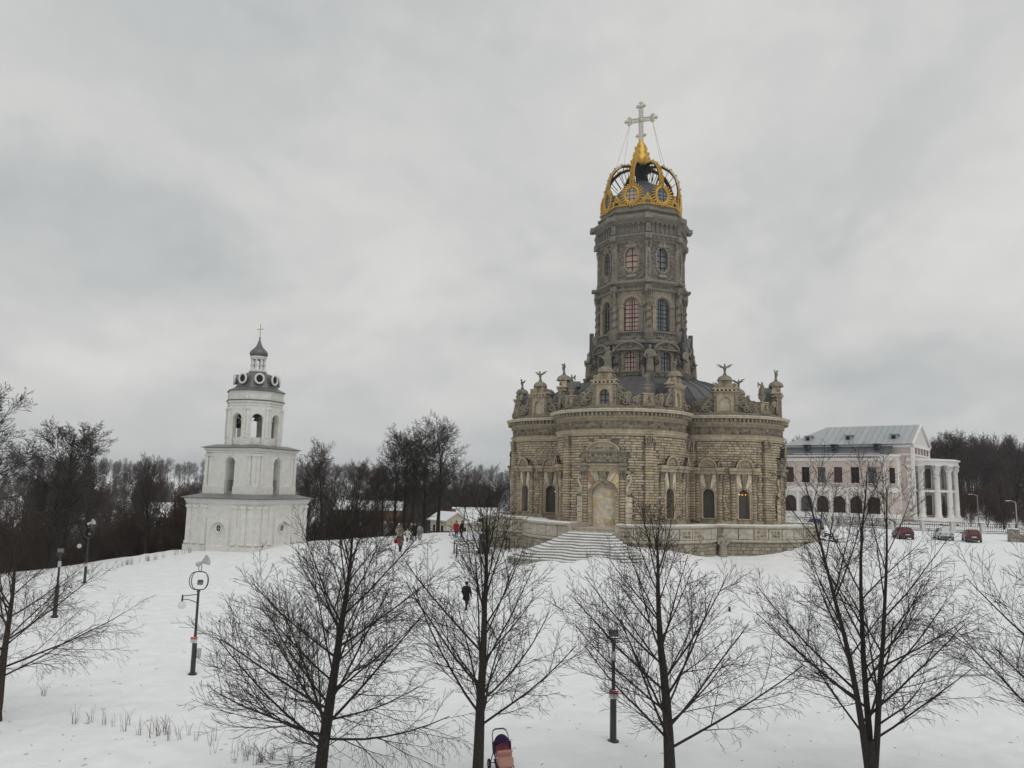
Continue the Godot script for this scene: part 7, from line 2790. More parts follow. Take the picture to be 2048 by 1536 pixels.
func make_lamp(label: String, pos: Vector3, yaw: float, kind: int, s := 1.0, tilt := 0.0) -> Node3D:
	var o := thing("lamp_post", label, "lamp post", Transform3D(Basis(Vector3.BACK, tilt) * Basis(Vector3.UP, yaw).scaled(Vector3.ONE * s), pos))
	var m := MB.new()
	m.col = Color(0.028, 0.028, 0.03)
	var top := 3.65 if kind == 0 else 3.2
	m.lathe(Transform3D(), [Vector2(0.19, -0.2), Vector2(0.19, 0.06), Vector2(0.11, 0.1), Vector2(0.105, 1.55), Vector2(0.075, 1.62), Vector2(0.06, 1.68), Vector2(0.055, top - 0.1), Vector2(0.09, top - 0.06), Vector2(0.05, top), Vector2(0, top)], 12, false)
	part("pole", m, mats.paint, o)
	if absf(pos.x + 25.54) > 0.1:
		sign_plate(o, 1.5, 0.12)
	if kind == 0:
		m = MB.new()
		m.col = Color(0.028, 0.028, 0.03)
		m.tube([Vector3(-0.05, 3.45, 0), Vector3(-0.7, 3.37, 0)], [0.02, 0.02], 6)
		m.tube([Vector3(-0.05, 3.1, 0), Vector3(-0.4, 3.22, 0), Vector3(-0.68, 3.22, 0)], [0.018, 0.018, 0.018], 6)
		m.tube([Vector3(-0.7, 3.42, 0), Vector3(-0.7, 3.14, 0)], [0.035, 0.045], 8)
		part("bracket", m, mats.paint, o)
		m = MB.new()
		m.ball(Vector3(-0.7, 2.97, 0), Vector3(0.18, 0.18, 0.18), 14, 10)
		part("globe", m, mats.globe_glass, o)
		m = MB.new()
		m.col = Color(0.028, 0.028, 0.03)
		for z in [-0.03, 0.03]:
			for f in 2:
				var p := []
				var q := []
				for k in 13:
					var a := lerpf(-PI / 2, PI / 2, k / 12.0)
					p.append(Vector3((1 if f else -1) * pow(absf(cos(a)), 0.6) * (0.4 + z), 4.06 + sin(a) * 0.4, z * 1.5))
					q.append(0.02)
				m.tube(p, q, 5)
		for s2 in [-1.0, 1.0]:
			m.tube([Vector3(0, 4.44, 0), Vector3(s2 * 0.07, 4.55, 0), Vector3(s2 * 0.06, 4.72, 0), Vector3(0, 4.8, 0)], [0.016, 0.016, 0.016, 0.016], 5)
		part("ring_frame", m, mats.paint, o)
		floodlight(o, Transform3D(Basis(Vector3.UP, 0.5) * Basis(Vector3.RIGHT, 0.6), Vector3(0.05, 3.98, 0.0)), 0.24, 0.2)
		m = MB.new()
		m.col = Color(0.42, 0.43, 0.44)
		m.lathe(Transform3D(Basis(Vector3.BACK, -1.15) * Basis(), Vector3(-0.12, 4.78, 0)), [Vector2(0.1, -0.06), Vector2(0.1, 0.12), Vector2(0.05, 0.15), Vector2(0.08, 0.25), Vector2(0.17, 0.38), Vector2(0.25, 0.46), Vector2(0.25, 0.48), Vector2(0.06, 0.3), Vector2(0.0, 0.3)], 14)
		part("horn_speaker", m, mats.paint, o)
		m = MB.new()
		m.col = Color(0.4, 0.41, 0.42)
		m.box(at(0.22, 0.92, 0), Vector3(0.18, 0.42, 0.14), 0.02)
		part("junction_box", m, mats.paint, o)
	else:
		m = MB.new()
		m.col = Color(0.05, 0.05, 0.052)
		m.box(at(0, 3.24, 0), Vector3(0.46, 0.03, 0.05))
		for s2 in [-1.0, 1.0]:
			bar(m, Vector3(s2 * 0.2, 3.22, 0), Vector3(0, 3.0, 0), 0.02)
		part("bracket", m, mats.paint, o)
		floodlight(o, Transform3D(Basis(Vector3.RIGHT, -0.15), Vector3(0, 3.4, 0)), 0.3, 0.22)
		m = MB.new()
		m.col = Color(0.4, 0.41, 0.42)
		m.lathe(at(0, 2.55, 0), [Vector2(0.066, 0), Vector2(0.09, 0.05), Vector2(0.08, 0.25), Vector2(0.066, 0.3)], 10)
		part("white_wrap", m, mats.paint, o)
	return o

func make_stroller(t: Transform3D) -> void:
	var o := thing("baby_stroller", "dark purple and pink baby stroller standing in the snow by a linden", "stroller", t)
	var m := MB.new()
	m.col = Color(0.02, 0.02, 0.022)
	for s in [-1.0, 1.0]:
		m.tube([Vector3(s * 0.24, 0.16, 0.42), Vector3(s * 0.24, 0.42, 0.12), Vector3(s * 0.25, 0.62, -0.1), Vector3(s * 0.24, 0.95, -0.32), Vector3(s * 0.2, 1.06, -0.4)], [0.016, 0.016, 0.016, 0.015, 0.015], 6)
		m.tube([Vector3(s * 0.25, 0.62, -0.1), Vector3(s * 0.27, 0.18, -0.34)], [0.016, 0.016], 6)
	m.tube([Vector3(-0.2, 1.06, -0.4), Vector3(-0.12, 1.1, -0.42), Vector3(0.12, 1.1, -0.42), Vector3(0.2, 1.06, -0.4)], [0.02, 0.022, 0.022, 0.02], 6)
	m.tube([Vector3(-0.27, 0.18, -0.34), Vector3(0.27, 0.18, -0.34)], [0.014, 0.014], 6)
	part("frame", m, mats.paint, o)
	for w in [[-0.31, 0.15, -0.34, 0.15], [0.31, 0.15, -0.34, 0.15], [-0.25, 0.09, 0.42, 0.09], [0.25, 0.09, 0.42, 0.09]]:
		m = MB.new()
		var r: float = w[3]
		m.lathe(Transform3D(Basis(Vector3.BACK, PI / 2), Vector3(w[0], w[1], w[2])), [Vector2(r * 0.78, -0.025), Vector2(r, -0.02), Vector2(r, 0.02), Vector2(r * 0.78, 0.025), Vector2(r * 0.78, -0.025)], 18)
		var wh := part("wheel", m, mats.rubber, o)
		m = MB.new()
		m.col = grey(0.12)
		m.lathe(Transform3D(Basis(Vector3.BACK, PI / 2), Vector3(w[0], w[1], w[2])), [Vector2(0, -0.02), Vector2(r * 0.3, -0.022), Vector2(r * 0.3, 0.022), Vector2(0, 0.02)], 10)
		for k in 5:
			var a := TAU * k / 5
			bar(m, Vector3(w[0], w[1], w[2]), Vector3(w[0], w[1] + sin(a) * r * 0.8, w[2] + cos(a) * r * 0.8), 0.016)
		part("rim", m, mats.paint, wh)
	# seat shell
	m = MB.new()
	m.col = Color(0.42, 0.13, 0.15)
	m.extrude(Transform3D(Basis(Vector3.RIGHT, -0.42), Vector3(0, 0.44, 0.02)), PackedVector2Array([Vector2(-0.2, 0), Vector2(0.2, 0), Vector2(0.21, 0.4), Vector2(0.15, 0.5), Vector2(-0.15, 0.5), Vector2(-0.21, 0.4)]), -0.04, 0.02)
	part("seat_back", m, mats.cloth, o)
	# canopy: part of a stretched ball, open to the front
	m = MB.new()
	m.col = Color(0.035, 0.016, 0.065)
	var c := Vector3(0, 0.66, -0.12)
	var n := 14
	for j in 8:
		for i in n:
			var f := func(ii: float, jj: float) -> Vector3:
				var a := lerpf(-PI / 2, PI / 2, ii / n)
				var b := lerpf(0.95, -1.35, jj / 8.0)
				var d := Vector3(sin(a), cos(a) * cos(b), cos(a) * sin(b))
				return c + d * Vector3(0.25, 0.37, 0.34)
			m.quad(f.call(i, j), f.call(i + 1, j), f.call(i + 1, j + 1), f.call(i, j + 1))
	for s in [-1.0, 1.0]:
		m.extrude(at(s * 0.245, 0, 0) * Transform3D(Basis(Vector3.UP, PI / 2), Vector3.ZERO), PackedVector2Array([Vector2(-0.05, 0.45), Vector2(0.2, 0.55), Vector2(0.28, 0.8), Vector2(0.05, 0.85)]), -0.012, 0.012)
	part("canopy", m, mats.cloth, o)
	# padded bumper and foot cover
	m = MB.new()
	m.col = Color(0.66, 0.35, 0.3)
	var bones := [[Vector3(-0.19, 0.64, 0.2), Vector3(0.19, 0.65, 0.2), 0.045, 0.045, Color(0.55, 0.29, 0.26)], [Vector3(-0.15, 0.55, 0.13), Vector3(0.15, 0.55, 0.13), 0.09, 0.09, Color(0.5, 0.22, 0.2)]]
	part("bumper", body(bones, 0.018, 0.05), mats.cloth, o)
	bones = [[Vector3(-0.15, 0.42, 0.24), Vector3(0.15, 0.42, 0.24), 0.11, 0.11, Color(0.5, 0.28, 0.23)], [Vector3(-0.14, 0.33, 0.33), Vector3(0.14, 0.33, 0.33), 0.09, 0.09, Color(0.52, 0.29, 0.24)]]
	part("foot_cover", body(bones, 0.02, 0.06), mats.cloth, o)
	m = MB.new()
	m.col = Color(0.012, 0.012, 0.015)
	var sh := [Vector3(-0.22, 0.3, 0.34), Vector3(0.22, 0.3, 0.34), Vector3(0.16, 0.1, 0.26), Vector3(-0.16, 0.1, 0.26), Vector3(-0.22, 0.34, -0.2), Vector3(0.22, 0.34, -0.2), Vector3(0.16, 0.1, -0.16), Vector3(-0.16, 0.1, -0.16)]
	var mid := Vector3(0, 0.2, 0.05)
	for f in [[0, 1, 2, 3], [4, 5, 6, 7], [0, 1, 5, 4], [3, 2, 6, 7], [0, 3, 7, 4], [1, 2, 6, 5]]:
		m.cface([sh[f[0]], sh[f[1]], sh[f[2]], sh[f[3]]], mid)
	part("basket", m, mats.cloth, o)

# car: sections along z (length), each a closed outline of half-widths
func make_car(label: String, t: Transform3D, c: Color, tall := 1.0) -> void:
	var o := thing("parked_car", label, "car", t, "cars parked before the mansion")
	# [z, belt height, roof height, half width at belt, half width at roof, floor]
	var sec := [[2.05, 0.58, 0.6, 0.66, 0.6, 0.42], [1.95, 0.7, 0.74, 0.8, 0.72, 0.25], [1.2, 0.86, 0.9, 0.86, 0.76, 0.22], [0.75, 0.92, 0.98, 0.87, 0.72, 0.22], [0.1, 0.95, 1.42, 0.87, 0.62, 0.22], [-0.6, 0.97, 1.5, 0.87, 0.62, 0.22], [-1.4, 0.98, 1.45, 0.86, 0.6, 0.22], [-1.85, 0.98, 1.1, 0.83, 0.64, 0.25], [-2.02, 0.9, 0.96, 0.78, 0.66, 0.32], [-2.06, 0.6, 0.62, 0.74, 0.66, 0.42]]
	var m := MB.new()
	m.col = c
	var ring := func(s: Array) -> Array:
		var h: float = s[2] * (tall if s[2] > 1.0 else 1.0)
		return [Vector3(-s[3] * 0.9, s[5], s[0]), Vector3(-s[3], (s[5] + s[1]) * 0.5, s[0]), Vector3(-s[3] * 0.98, s[1], s[0]), Vector3(-s[4], h - 0.04, s[0]), Vector3(-s[4] * 0.7, h, s[0]), Vector3(s[4] * 0.7, h, s[0]), Vector3(s[4], h - 0.04, s[0]), Vector3(s[3] * 0.98, s[1], s[0]), Vector3(s[3], (s[5] + s[1]) * 0.5, s[0]), Vector3(s[3] * 0.9, s[5], s[0])]
	for k in sec.size() - 1:
		var a: Array = ring.call(sec[k])
		var b: Array = ring.call(sec[k + 1])
		for j in 10:
			var i := (j + 1) % 10
			m.quad(a[i], a[j], b[j], b[i])
	for e in [0, sec.size() - 1]:
		var a: Array = ring.call(sec[e])
		for j in 8:
			m.cface([a[0], a[j + 1], a[(j + 2) % 10]], Vector3(0, 0.6, 0))
	part("body", m, mats.paint, o)
	# glass: strips laid just outside the cabin
	var glass := func(k: int, side: float) -> void:
		var g := MB.new()
		var a: Array = ring.call(sec[k])
		var b: Array = ring.call(sec[k + 1])
		var p := [a[2], a[3], b[3], b[2]] if side < 0 else [a[7], a[6], b[6], b[7]]
		var mid: Vector3 = (p[0] + p[1] + p[2] + p[3]) * 0.25
		var q := []
		for v in p:
			q.append(mid + (v - mid) * 0.84 + Vector3(side * 0.012, 0.006, 0))
		g.cface(q, Vector3(0, 0.9, mid.z))
		part("side_window", g, mats.glass_dark, o)
	for s in [-1.0, 1.0]:
		glass.call(4, s)
		glass.call(5, s)
	for ends in [[3, 4], [6, 7]]:
		var a: Array = ring.call(sec[ends[0]])
		var b: Array = ring.call(sec[ends[1]])
		var p := [a[3], a[6], b[6], b[3]]
		var mid: Vector3 = (p[0] + p[1] + p[2] + p[3]) * 0.25
		var out := Vector3(0, 0.02, 0.02 if ends[0] == 3 else -0.02)
		var q := []
		for v in p:
			q.append(mid + (v - mid) * 0.88 + out)
		var g := MB.new()
		g.cface(q, Vector3(0, 0.7, 0))
		part("windscreen" if ends[0] == 3 else "rear_window", g, mats.glass_dark, o)
	for s in [-1.0, 1.0]:
		for z in [1.28, -1.32]:
			m = MB.new()
			m.lathe(Transform3D(Basis(Vector3.BACK, PI / 2), Vector3(s * 0.78, 0.31, z)), [Vector2(0.2, -0.1), Vector2(0.31, -0.09), Vector2(0.31, 0.09), Vector2(0.2, 0.1), Vector2(0.2, -0.1)], 16)
			var w := part("wheel", m, mats.rubber, o)
			m = MB.new()
			m.col = grey(0.35)
			m.lathe(Transform3D(Basis(Vector3.BACK, PI / 2), Vector3(s * 0.8, 0.31, z)), [Vector2(0, -0.08), Vector2(0.2, -0.07), Vector2(0.2, 0.07), Vector2(0, 0.08)], 12)
			part("rim", m, mats.paint, w)
		m = MB.new()
		m.col = Color(0.3, 0.01, 0.01)
		m.box(at(s * 0.68, 0.82, -2.02), Vector3(0.2, 0.16, 0.08), 0.02)
		part("tail_light", m, mats.paint, o)
		m = MB.new()
		m.col = grey(0.6)
		m.box(at(s * 0.62, 0.66, 1.98), Vector3(0.26, 0.13, 0.1), 0.02)
		part("headlight", m, mats.paint, o)
		m = MB.new()
		m.col = c
		m.box(at(s * 0.98, 1.0, 0.55), Vector3(0.16, 0.12, 0.08), 0.02)
		part("mirror", m, mats.paint, o)
	m = MB.new()
	m.col = grey(0.04)
	m.box(at(0, 0.42, -2.04), Vector3(1.4, 0.2, 0.1), 0.03)
	m.box(at(0, 0.4, 2.0), Vector3(1.3, 0.18, 0.12), 0.03)
	part("bumper", m, mats.paint, o)
	m = MB.new()
	m.col = grey(0.75)
	m.box(at(0, 0.62, -2.09), Vector3(0.5, 0.11, 0.02))
	part("number_plate", m, mats.paint, o)

func make_monument() -> void:
	var g := ground_height(-2.21, -67.6)
	var o := thing("stone_monument", "dark granite memorial pillar topped by a small cross beside the church", "monument", xf(Vector3(-2.21, g, -67.6), 0.2))
	var m := MB.new()
	m.col = Color(0.07, 0.062, 0.06)
	m.box(at(0, 0.1, 0), Vector3(1.0, 0.3, 0.8), 0.03)
	m.extrude(Transform3D(), PackedVector2Array([Vector2(-0.4, 0.24), Vector2(0.4, 0.24), Vector2(0.32, 0.34), Vector2(0.3, 1.45), Vector2(0.22, 1.62), Vector2(0.12, 1.7), Vector2(-0.12, 1.7), Vector2(-0.22, 1.62), Vector2(-0.3, 1.45), Vector2(-0.32, 0.34)]), -0.22, 0.22)
	part("pillar", m, mats.paint, o)
	m = MB.new()
	m.col = Color(0.05, 0.045, 0.045)
	m.box(at(0, 2.0, 0), Vector3(0.09, 0.64, 0.09), 0.01)
	m.box(at(0, 2.08, 0.002), Vector3(0.38, 0.09, 0.085), 0.01)
	m.ball(Vector3(0, 2.36, 0), Vector3(0.06, 0.06, 0.05), 6, 4)
	part("cross", m, mats.paint, o)
	m = MB.new()
	m.col = Color(0.3, 0.29, 0.27)
	m.box(at(0.06, 1.1, 0.225), Vector3(0.2, 0.24, 0.02))
	part("plaque", m, mats.paint, o)
	# low rail round it
	var f := thing("chain_fence", "low black posts and rails round the granite memorial", "fence", xf(Vector3(-2.3, 0, -67.8), 0.1))
	var pts := []
	for q in [Vector2(-2.2, 1.7), Vector2(0.0, 1.75), Vector2(2.2, 1.7), Vector2(2.3, -1.9), Vector2(0, -2.1), Vector2(-2.3, -1.9)]:
		var w := f.transform * Vector3(q.x, 0, q.y)
		pts.append(Vector3(q.x, ground_height(w.x, w.z), q.y))
	for k in pts.size():
		m = MB.new()
		m.box(at(pts[k].x, pts[k].y + 0.5, pts[k].z), Vector3(0.1, 1.25, 0.1), 0.01)
		part("post", m, mats.iron, f)
		var a: Vector3 = pts[k]
		var b: Vector3 = pts[(k + 1) % pts.size()]
		m = MB.new()
		bar(m, a + Vector3(0, 1.06, 0), b + Vector3(0, 1.06, 0), 0.05)
		bar(m, a + Vector3(0, 0.35, 0), b + Vector3(0, 0.35, 0), 0.03)
		part("rail", m, mats.iron, f)

func make_fence() -> void:
	# white pillars and black railing panels before the mansion
	var o := thing("railing_fence", "black iron railing between white pillars in front of the mansion", "fence")
	var pts := [Vector2(47.0, 113.5), Vector2(50.6, 112.2), Vector2(54.2, 110.9), Vector2(57.8, 109.6), Vector2(61.4, 108.6), Vector2(65.2, 108.0), Vector2(69.5, 108.5), Vector2(73.5, 109.5)]
	for k in pts.size():
		var p: Vector2 = pts[k]
		var y := height(p.x, p.y)
		var m := MB.new()
		m.col = WHITE.lerp(WORN, 0.35)
		m.box(at(p.x, y + 0.5, -p.y), Vector3(0.5, 1.8, 0.5), 0.03)
		m.box(at(p.x, y + 1.45, -p.y), Vector3(0.66, 0.12, 0.66), 0.03)
		part("pillar", m, mats.plaster, o)
		if k == pts.size() - 1:
			continue
		var q: Vector2 = pts[k + 1]
		var a := Vector3(p.x, y, -p.y)
		var b := Vector3(q.x, height(q.x, q.y), -q.y)
		m = MB.new()
		bar(m, a + Vector3(0, 0.35, 0), b + Vector3(0, 0.35, 0), 0.06)
		bar(m, a + Vector3(0, 1.35, 0), b + Vector3(0, 1.35, 0), 0.06)
		var n := 16
		for i in n:
			var c := a.lerp(b, (i + 0.5) / n)
			m.box(at(c.x, c.y + 0.85, c.z), Vector3(0.035, 1.2, 0.035))
		part("railing_panel", m, mats.iron, o)
		m = MB.new()
		m.col = grey(0.4)
		bar(m, a + Vector3(0, 0.05, 0), b + Vector3(0, 0.05, 0), 0.4, 0.3)
		var base := part("kerb", m, mats.plaster, o)
		m = MB.new()
		bar(m, a + Vector3(0, 0.23, 0), b + Vector3(0, 0.23, 0), 0.44, 0.08)
		part("snow_cover", m, mats.snow_clean, base)
	# stone balustrade along the wing
	var w := thing("stone_balustrade", "low pale stone balustrade wall along the mansion's long side", "wall", xf(Vector3(43.5, 0, -119.5), deg_to_rad(-38.7)))
	for k in 7:
		var x := -6.0 + 3.0 * k
		var p := w.transform * Vector3(x, 0, 0)
		var y := height(p.x, -p.z)
		var m := MB.new()
		m.col = WHITE.lerp(WORN, 0.4)
		m.box(at(x, y + 0.5, 0), Vector3(0.5, 1.5, 0.5), 0.03)
		part("pier", m, mats.plaster, w)
		m = MB.new()
		m.col = WHITE.lerp(WORN, 0.4)
		m.box(at(x + 1.5, y + 0.25, 0), Vector3(2.5, 0.7, 0.35), 0.02)
		m.box(at(x + 1.5, y + 1.05, 0), Vector3(2.6, 0.16, 0.4), 0.02)
		for i in 6:
			m.box(at(x + 0.5 + 0.4 * i, y + 0.8, 0), Vector3(0.14, 0.42, 0.14), 0.03)
		part("baluster_panel", m, mats.plaster, w)
	# rough retaining wall at the edge of the parking place
	var r := thing("retaining_wall", "low grey stone retaining wall with steps by the parking place", "wall", xf(Vector3(63.0, height(63, 98) - 0.2, -98), -0.5))
	r.set_meta("kind", "thing")
	for q in [[at(0, 0.8, 0), Vector3(1.2, 1.9, 2.0)], [at(3.4, 0.5, 0), Vector3(5.6, 1.3, 0.7)]]:
		var m2 := MB.new()
		m2.col = Color(0.42, 0.38, 0.32)
		m2.box(q[0], q[1], 0.04)
		var p2 := part("masonry", m2, mats.stone, r)
		m2 = MB.new()
		m2.box(q[0] * at(0, q[1].y / 2 + 0.03, 0), Vector3(q[1].x + 0.06, 0.1, q[1].z + 0.06), 0.03)
		part("snow_cover", m2, mats.snow_clean, p2)

func make_far_lamps() -> void:
	for q in [[75.5, 126.0, 5.0, "tall pale street lamp against the dark wooded hill"], [71.3, 110.0, 4.5, "pale street lamp with single arm behind the railing by the brown shrubs"]]:
		var y := height(q[0], q[1])
		var o := thing("street_lamp", q[3], "lamp post", at(q[0], y, -q[1]))
		var m := MB.new()
		m.col = grey(0.35)
		m.tube([Vector3(0, -0.2, 0), Vector3(0, q[2], 0)], [0.1, 0.06], 8)
		part("pole", m, mats.paint, o)
		m = MB.new()
		m.col = grey(0.35)
		m.tube([Vector3(0, q[2] - 0.2, 0), Vector3(-0.6, q[2] + 0.1, 0.2), Vector3(-1.2, q[2] + 0.1, 0.3)], [0.05, 0.045, 0.04], 6)
		part("arm", m, mats.paint, o)
		m = MB.new()
		m.col = grey(0.5)
		m.box(at(-1.35, q[2] + 0.08, 0.34), Vector3(0.6, 0.12, 0.22), 0.03)
		part("lamp_head", m, mats.paint, o)

func make_people() -> void:
	var P := func(x: float, d: float) -> Vector3: return Vector3(x, ground_height(x, -d) - 0.01, -d)
	var grp := "visitors on the snowy path"
	make_person("person in dark hooded coat and dark trousers walking alone across the open snow", {"top": Color(0.012, 0.011, 0.014), "legs": Color(0.014, 0.014, 0.016), "hat": Color(0.012, 0.011, 0.014), "bulk": 1.15, "coat": 0.72, "walk": 0.25, "stance": 0.06, "arm_r": [Vector3(0.27, 1.12, -0.08), Vector3(0.25, 0.92, 0.02)]}, Transform3D(Basis(Vector3.UP, 2.6), P.call(-2.47, 48.0)), 1.64, "", 0.024)
	var p1: Node3D = make_person("person in grey-brown jacket carrying a red and black bag, bending one leg on the path", {"top": Color(0.15, 0.12, 0.11), "legs": Color(0.02, 0.02, 0.022), "hat": Color(0.25, 0.2, 0.17), "shoe": Color(0.3, 0.29, 0.28), "bulk": 1.2, "coat": 0.7, "walk": 0.1, "stance": 0.04, "lean": -0.12, "arm_l": [Vector3(-0.34, 1.16, 0.1), Vector3(-0.42, 1.2, 0.28)], "arm_r": [Vector3(0.28, 1.1, 0.05), Vector3(0.1, 1.05, 0.25)]}, Transform3D(Basis(Vector3.UP, 0.3), P.call(-9.8, 71.4)), 1.68, grp)
	var bag := thing("shoulder_bag", "red and black bag held by the person in the grey-brown jacket", "bag", p1.transform * at(-0.42, 0.86, 0.3))
	var m := MB.new()
	m.col = Color(0.5, 0.03, 0.025)
	m.box(at(0, 0.12, 0), Vector3(0.42, 0.34, 0.14), 0.03)
	part("red_body", m, mats.cloth, bag)
	m = MB.new()
	m.col = Color(0.015, 0.015, 0.015)
	m.box(Transform3D(Basis(Vector3.BACK, 0.6), Vector3(-0.05, 0.12, 0.01)), Vector3(0.2, 0.3, 0.15), 0.02)
	m.tube([Vector3(-0.15, 0.28, 0), Vector3(0, 0.4, 0), Vector3(0.15, 0.28, 0)], [0.015, 0.015, 0.015], 5)
	part("strap_and_flap", m, mats.cloth, bag)
	make_person("person in white hat and white coat behind the others on the path", {"top": Color(0.55, 0.54, 0.5), "legs": Color(0.12, 0.1, 0.09), "hat": Color(0.66, 0.65, 0.62), "coat": 0.55}, Transform3D(Basis(Vector3.UP, 0.1), P.call(-11.4, 81.5)), 1.66, grp)
	make_person("person in taupe coat and beige hat standing next to the white coat", {"top": Color(0.2, 0.165, 0.14), "legs": Color(0.05, 0.045, 0.045), "hat": Color(0.42, 0.34, 0.27), "coat": 0.6}, Transform3D(Basis(Vector3.UP, -0.2), P.call(-10.88, 79.5)), 1.62, grp)
	make_person("child in puffy white jacket with arms held out and dark leggings", {"top": Color(0.66, 0.65, 0.63), "legs": Color(0.04, 0.035, 0.035), "hat": Color(0.3, 0.25, 0.22), "bulk": 1.3, "coat": 0.72, "stance": 0.05, "arm_l": [Vector3(-0.4, 1.15, 0.0), Vector3(-0.55, 0.98, 0.06)], "arm_r": [Vector3(0.4, 1.15, 0.0), Vector3(0.55, 0.98, 0.06)]}, Transform3D(Basis(Vector3.UP, 0.2), P.call(-10.28, 79.8)), 1.28, grp)
	make_person("person in long black coat and black trousers standing with legs apart", {"top": Color(0.014, 0.013, 0.013), "legs": Color(0.016, 0.016, 0.018), "hat": Color(0.06, 0.05, 0.045), "coat": 0.6, "stance": 0.16, "bulk": 1.05}, Transform3D(Basis(Vector3.UP, 0.4), P.call(-9.72, 81.2)), 1.78, grp)
	make_person("person in olive scarf and dark jacket half behind the black coat", {"top": Color(0.1, 0.095, 0.06), "legs": Color(0.03, 0.028, 0.028), "hat": Color(0.4, 0.37, 0.3), "coat": 0.7}, Transform3D(Basis(Vector3.UP, 0.9), P.call(-10.2, 82.2)), 1.68, grp)
	make_person("person in long pale grey-green down coat facing away on the path", {"top": Color(0.38, 0.41, 0.385), "legs": Color(0.06, 0.06, 0.06), "hat": Color(0.07, 0.05, 0.04), "coat": 0.4, "flare": 1.1, "bulk": 1.1}, Transform3D(Basis(Vector3.UP, PI - 0.2), P.call(-9.15, 81.2)), 1.66, grp)
	make_person("person in bright red jacket and black trousers near the monument", {"top": Color(0.42, 0.02, 0.025), "legs": Color(0.014, 0.014, 0.016), "hat": Color(0.16, 0.13, 0.12), "coat": 0.78, "bulk": 1.15, "stance": 0.1}, Transform3D(Basis(Vector3.UP, 2.8), P.call(-5.63, 84.2)), 1.76, grp)
	make_person("person in black jacket with dark grey trousers next to the red jacket", {"top": Color(0.016, 0.016, 0.02), "legs": Color(0.07, 0.06, 0.06), "hat": Color(0.03, 0.025, 0.02), "coat": 0.74, "bulk": 1.15, "lean": 0.08}, Transform3D(Basis(Vector3.UP, 1.2), P.call(-5.1, 84.7)), 1.76, grp)
	make_person("person in pale grey clothes striding beside the red jacket", {"top": Color(0.5, 0.5, 0.5), "legs": Color(0.4, 0.4, 0.4), "hat": Color(0.5, 0.48, 0.45), "walk": 0.4, "coat": 0.8}, Transform3D(Basis(Vector3.UP, 1.5), P.call(-6.3, 86.0)), 1.6, grp)

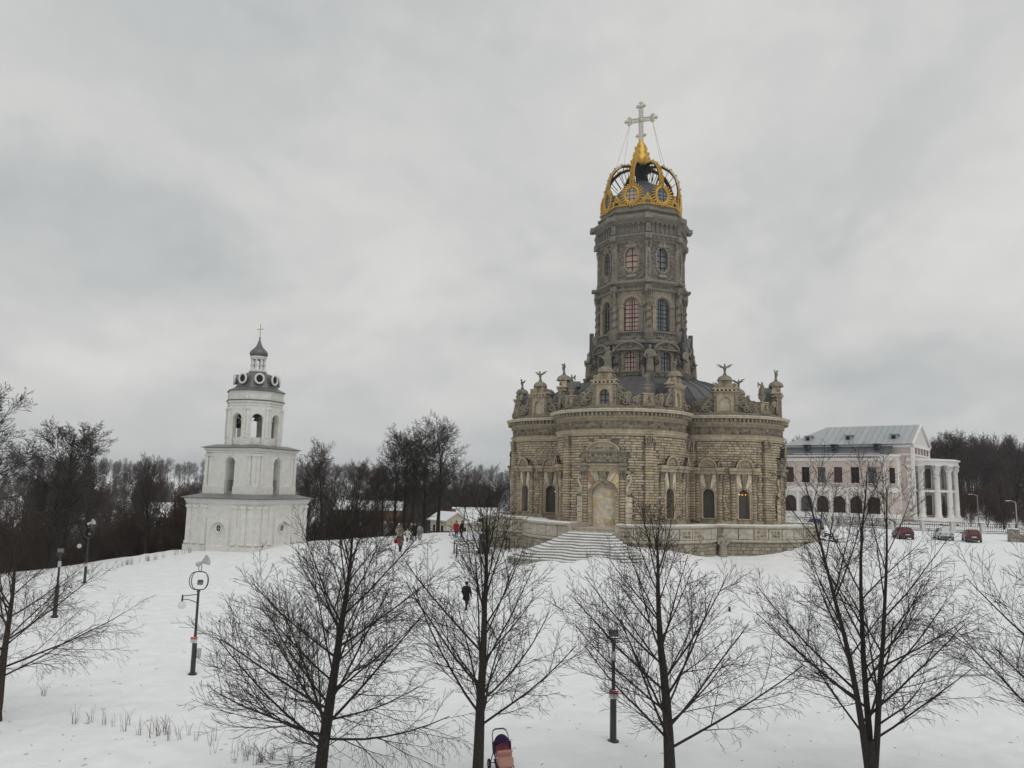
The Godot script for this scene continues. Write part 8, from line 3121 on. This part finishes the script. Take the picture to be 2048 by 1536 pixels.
func make_small_things(ch: Node3D) -> void:
	make_lamp("black lamp post with horn speaker, oval ring and hanging glass globe, alone on open snow", Vector3(-13.87, ground_height(-13.87, -35.7), -35.7), 0.0, 0)
	make_lamp("black lamp post topped by one floodlight among the linden branches", Vector3(3.51, ground_height(3.51, -26.2), -26.2), 0.0, 1)
	make_lamp("plain black lamp post rising behind the young linden's twigs", Vector3(-25.54, ground_height(-25.54, -45.1), -45.1), 0.4, 1, 1.08)
	make_lamp("black lamp post with horn speaker and globe against the dark thicket", Vector3(-31.86, ground_height(-31.86, -59.8), -59.8), 0.0, 0, 0.92)
	make_stroller(Transform3D(Basis(Vector3.UP, 0.3).scaled(Vector3.ONE * 0.98), Vector3(-0.03, ground_height(-0.03, -23.3) - 0.01, -23.3)))
	make_monument()
	var C := func(x: float, d: float) -> Vector3: return Vector3(x, height(x, d) + 0.0, -d)
	make_car("dark red hatchback parked alone near the mansion fence", xf(C.call(49.8, 99.3), 2.95), Color(0.075, 0.01, 0.012), 1.02)
	make_car("silver white hatchback seen from behind in front of the portico", xf(C.call(54.9, 99.3), 2.82), Color(0.5, 0.52, 0.55), 1.04)
	make_car("brownish red hatchback next to the silver car", xf(C.call(56.9, 96.6), 2.75), Color(0.08, 0.022, 0.02), 1.0)
	make_car("dark blue car parked close to the stone balustrade", xf(C.call(39.1, 99.9), 2.7), Color(0.02, 0.032, 0.11), 1.0)
	make_fence()
	make_far_lamps()
	make_people()
	var b := thing("snow_bollard", "small dark round stub post standing alone in the snow slope", "bollard", Vector3_at(12.97, 46.4))
	var m := MB.new()
	m.col = Color(0.03, 0.03, 0.03)
	m.lathe(Transform3D(), [Vector2(0.06, -0.1), Vector2(0.085, 0.02), Vector2(0.07, 0.08), Vector2(0.065, 0.24), Vector2(0.05, 0.27), Vector2(0, 0.28)], 10)
	part("post", m, mats.paint, b)
	# lit bulbs inside two church windows
	var lt1 := ch.transform * Transform3D(Basis(Vector3.UP, PI / 2), Vector3.ZERO) * at(0, 0, RC) * Transform3D(Basis(Vector3.UP, deg_to_rad(-61.0)), Vector3.ZERO)
	bulbs("row of three warm bulbs glowing inside a church window with black grille", lt1 * at(0, 2.45, RS - 0.45), [-0.26, 0.0, 0.3])
	var lt3 := ch.transform * Transform3D(Basis(Vector3.UP, -PI / 2), Vector3.ZERO) * at(0, 0, RC) * Transform3D(Basis(Vector3.UP, deg_to_rad(92.0)), Vector3.ZERO)
	bulbs("single warm bulb glowing inside a church window above the terrace", lt3 * at(0.3, 2.35, RS - 0.45), [0.0])

func Vector3_at(x: float, d: float) -> Transform3D:
	return at(x, ground_height(x, -d), -d)

func bulbs(label: String, t: Transform3D, xs: Array) -> void:
	var o := thing("window_lamp", label, "lamp", t)
	var m := MB.new()
	m.box(at(0, 0.1, 0), Vector3(0.9, 0.02, 0.02))
	part("rail", m, mats.iron, o)
	for x in xs:
		m = MB.new()
		m.ball(Vector3(x, 0.02, 0), Vector3(0.05, 0.06, 0.05), 8, 6)
		part("bulb", m, mats.lamp_glow, o)
		var l := OmniLight3D.new()
		l.name = "bulb_light"
		l.light_color = Color(1.0, 0.72, 0.35)
		l.light_energy = 0.012
		l.light_size = 0.05
		l.omni_range = 8.0
		l.omni_attenuation = 2.0
		l.shadow_enabled = true
		l.position = Vector3(x, 0.02, 0.1)
		o.add_child(l, true)

func extra_mats() -> void:
	mat("red_wood", Color(0.06, 0.028, 0.024), 0.7)
	mat("pink_pane", Color(0.5, 0.37, 0.32), 0.22)  # pale tone has the sky reflection painted into the pane colour
	mat("frame_dark", Color(0.03, 0.03, 0.035), 0.6)
	mat("grille", Color(0.24, 0.23, 0.2), 0.6, null, 1, null, 1, false, 0.3)
	mat("pipe", Color(0.16, 0.07, 0.05), 0.6)
	mat("pane_brown", Color(0.075, 0.055, 0.05), 0.2)
	mat("sash", Color(0.05, 0.03, 0.028), 0.6)

func _ready() -> void:
	make_view()
	rng.seed = 7
	make_materials()
	extra_mats()
	make_ground()
	var ch := make_church()
	make_stairs(ch)
	make_bell_tower()
	make_mansion()
	make_houses()
	make_near_trees()
	make_far_trees()
	make_small_things(ch)
	make_stalks()
	make_litter()
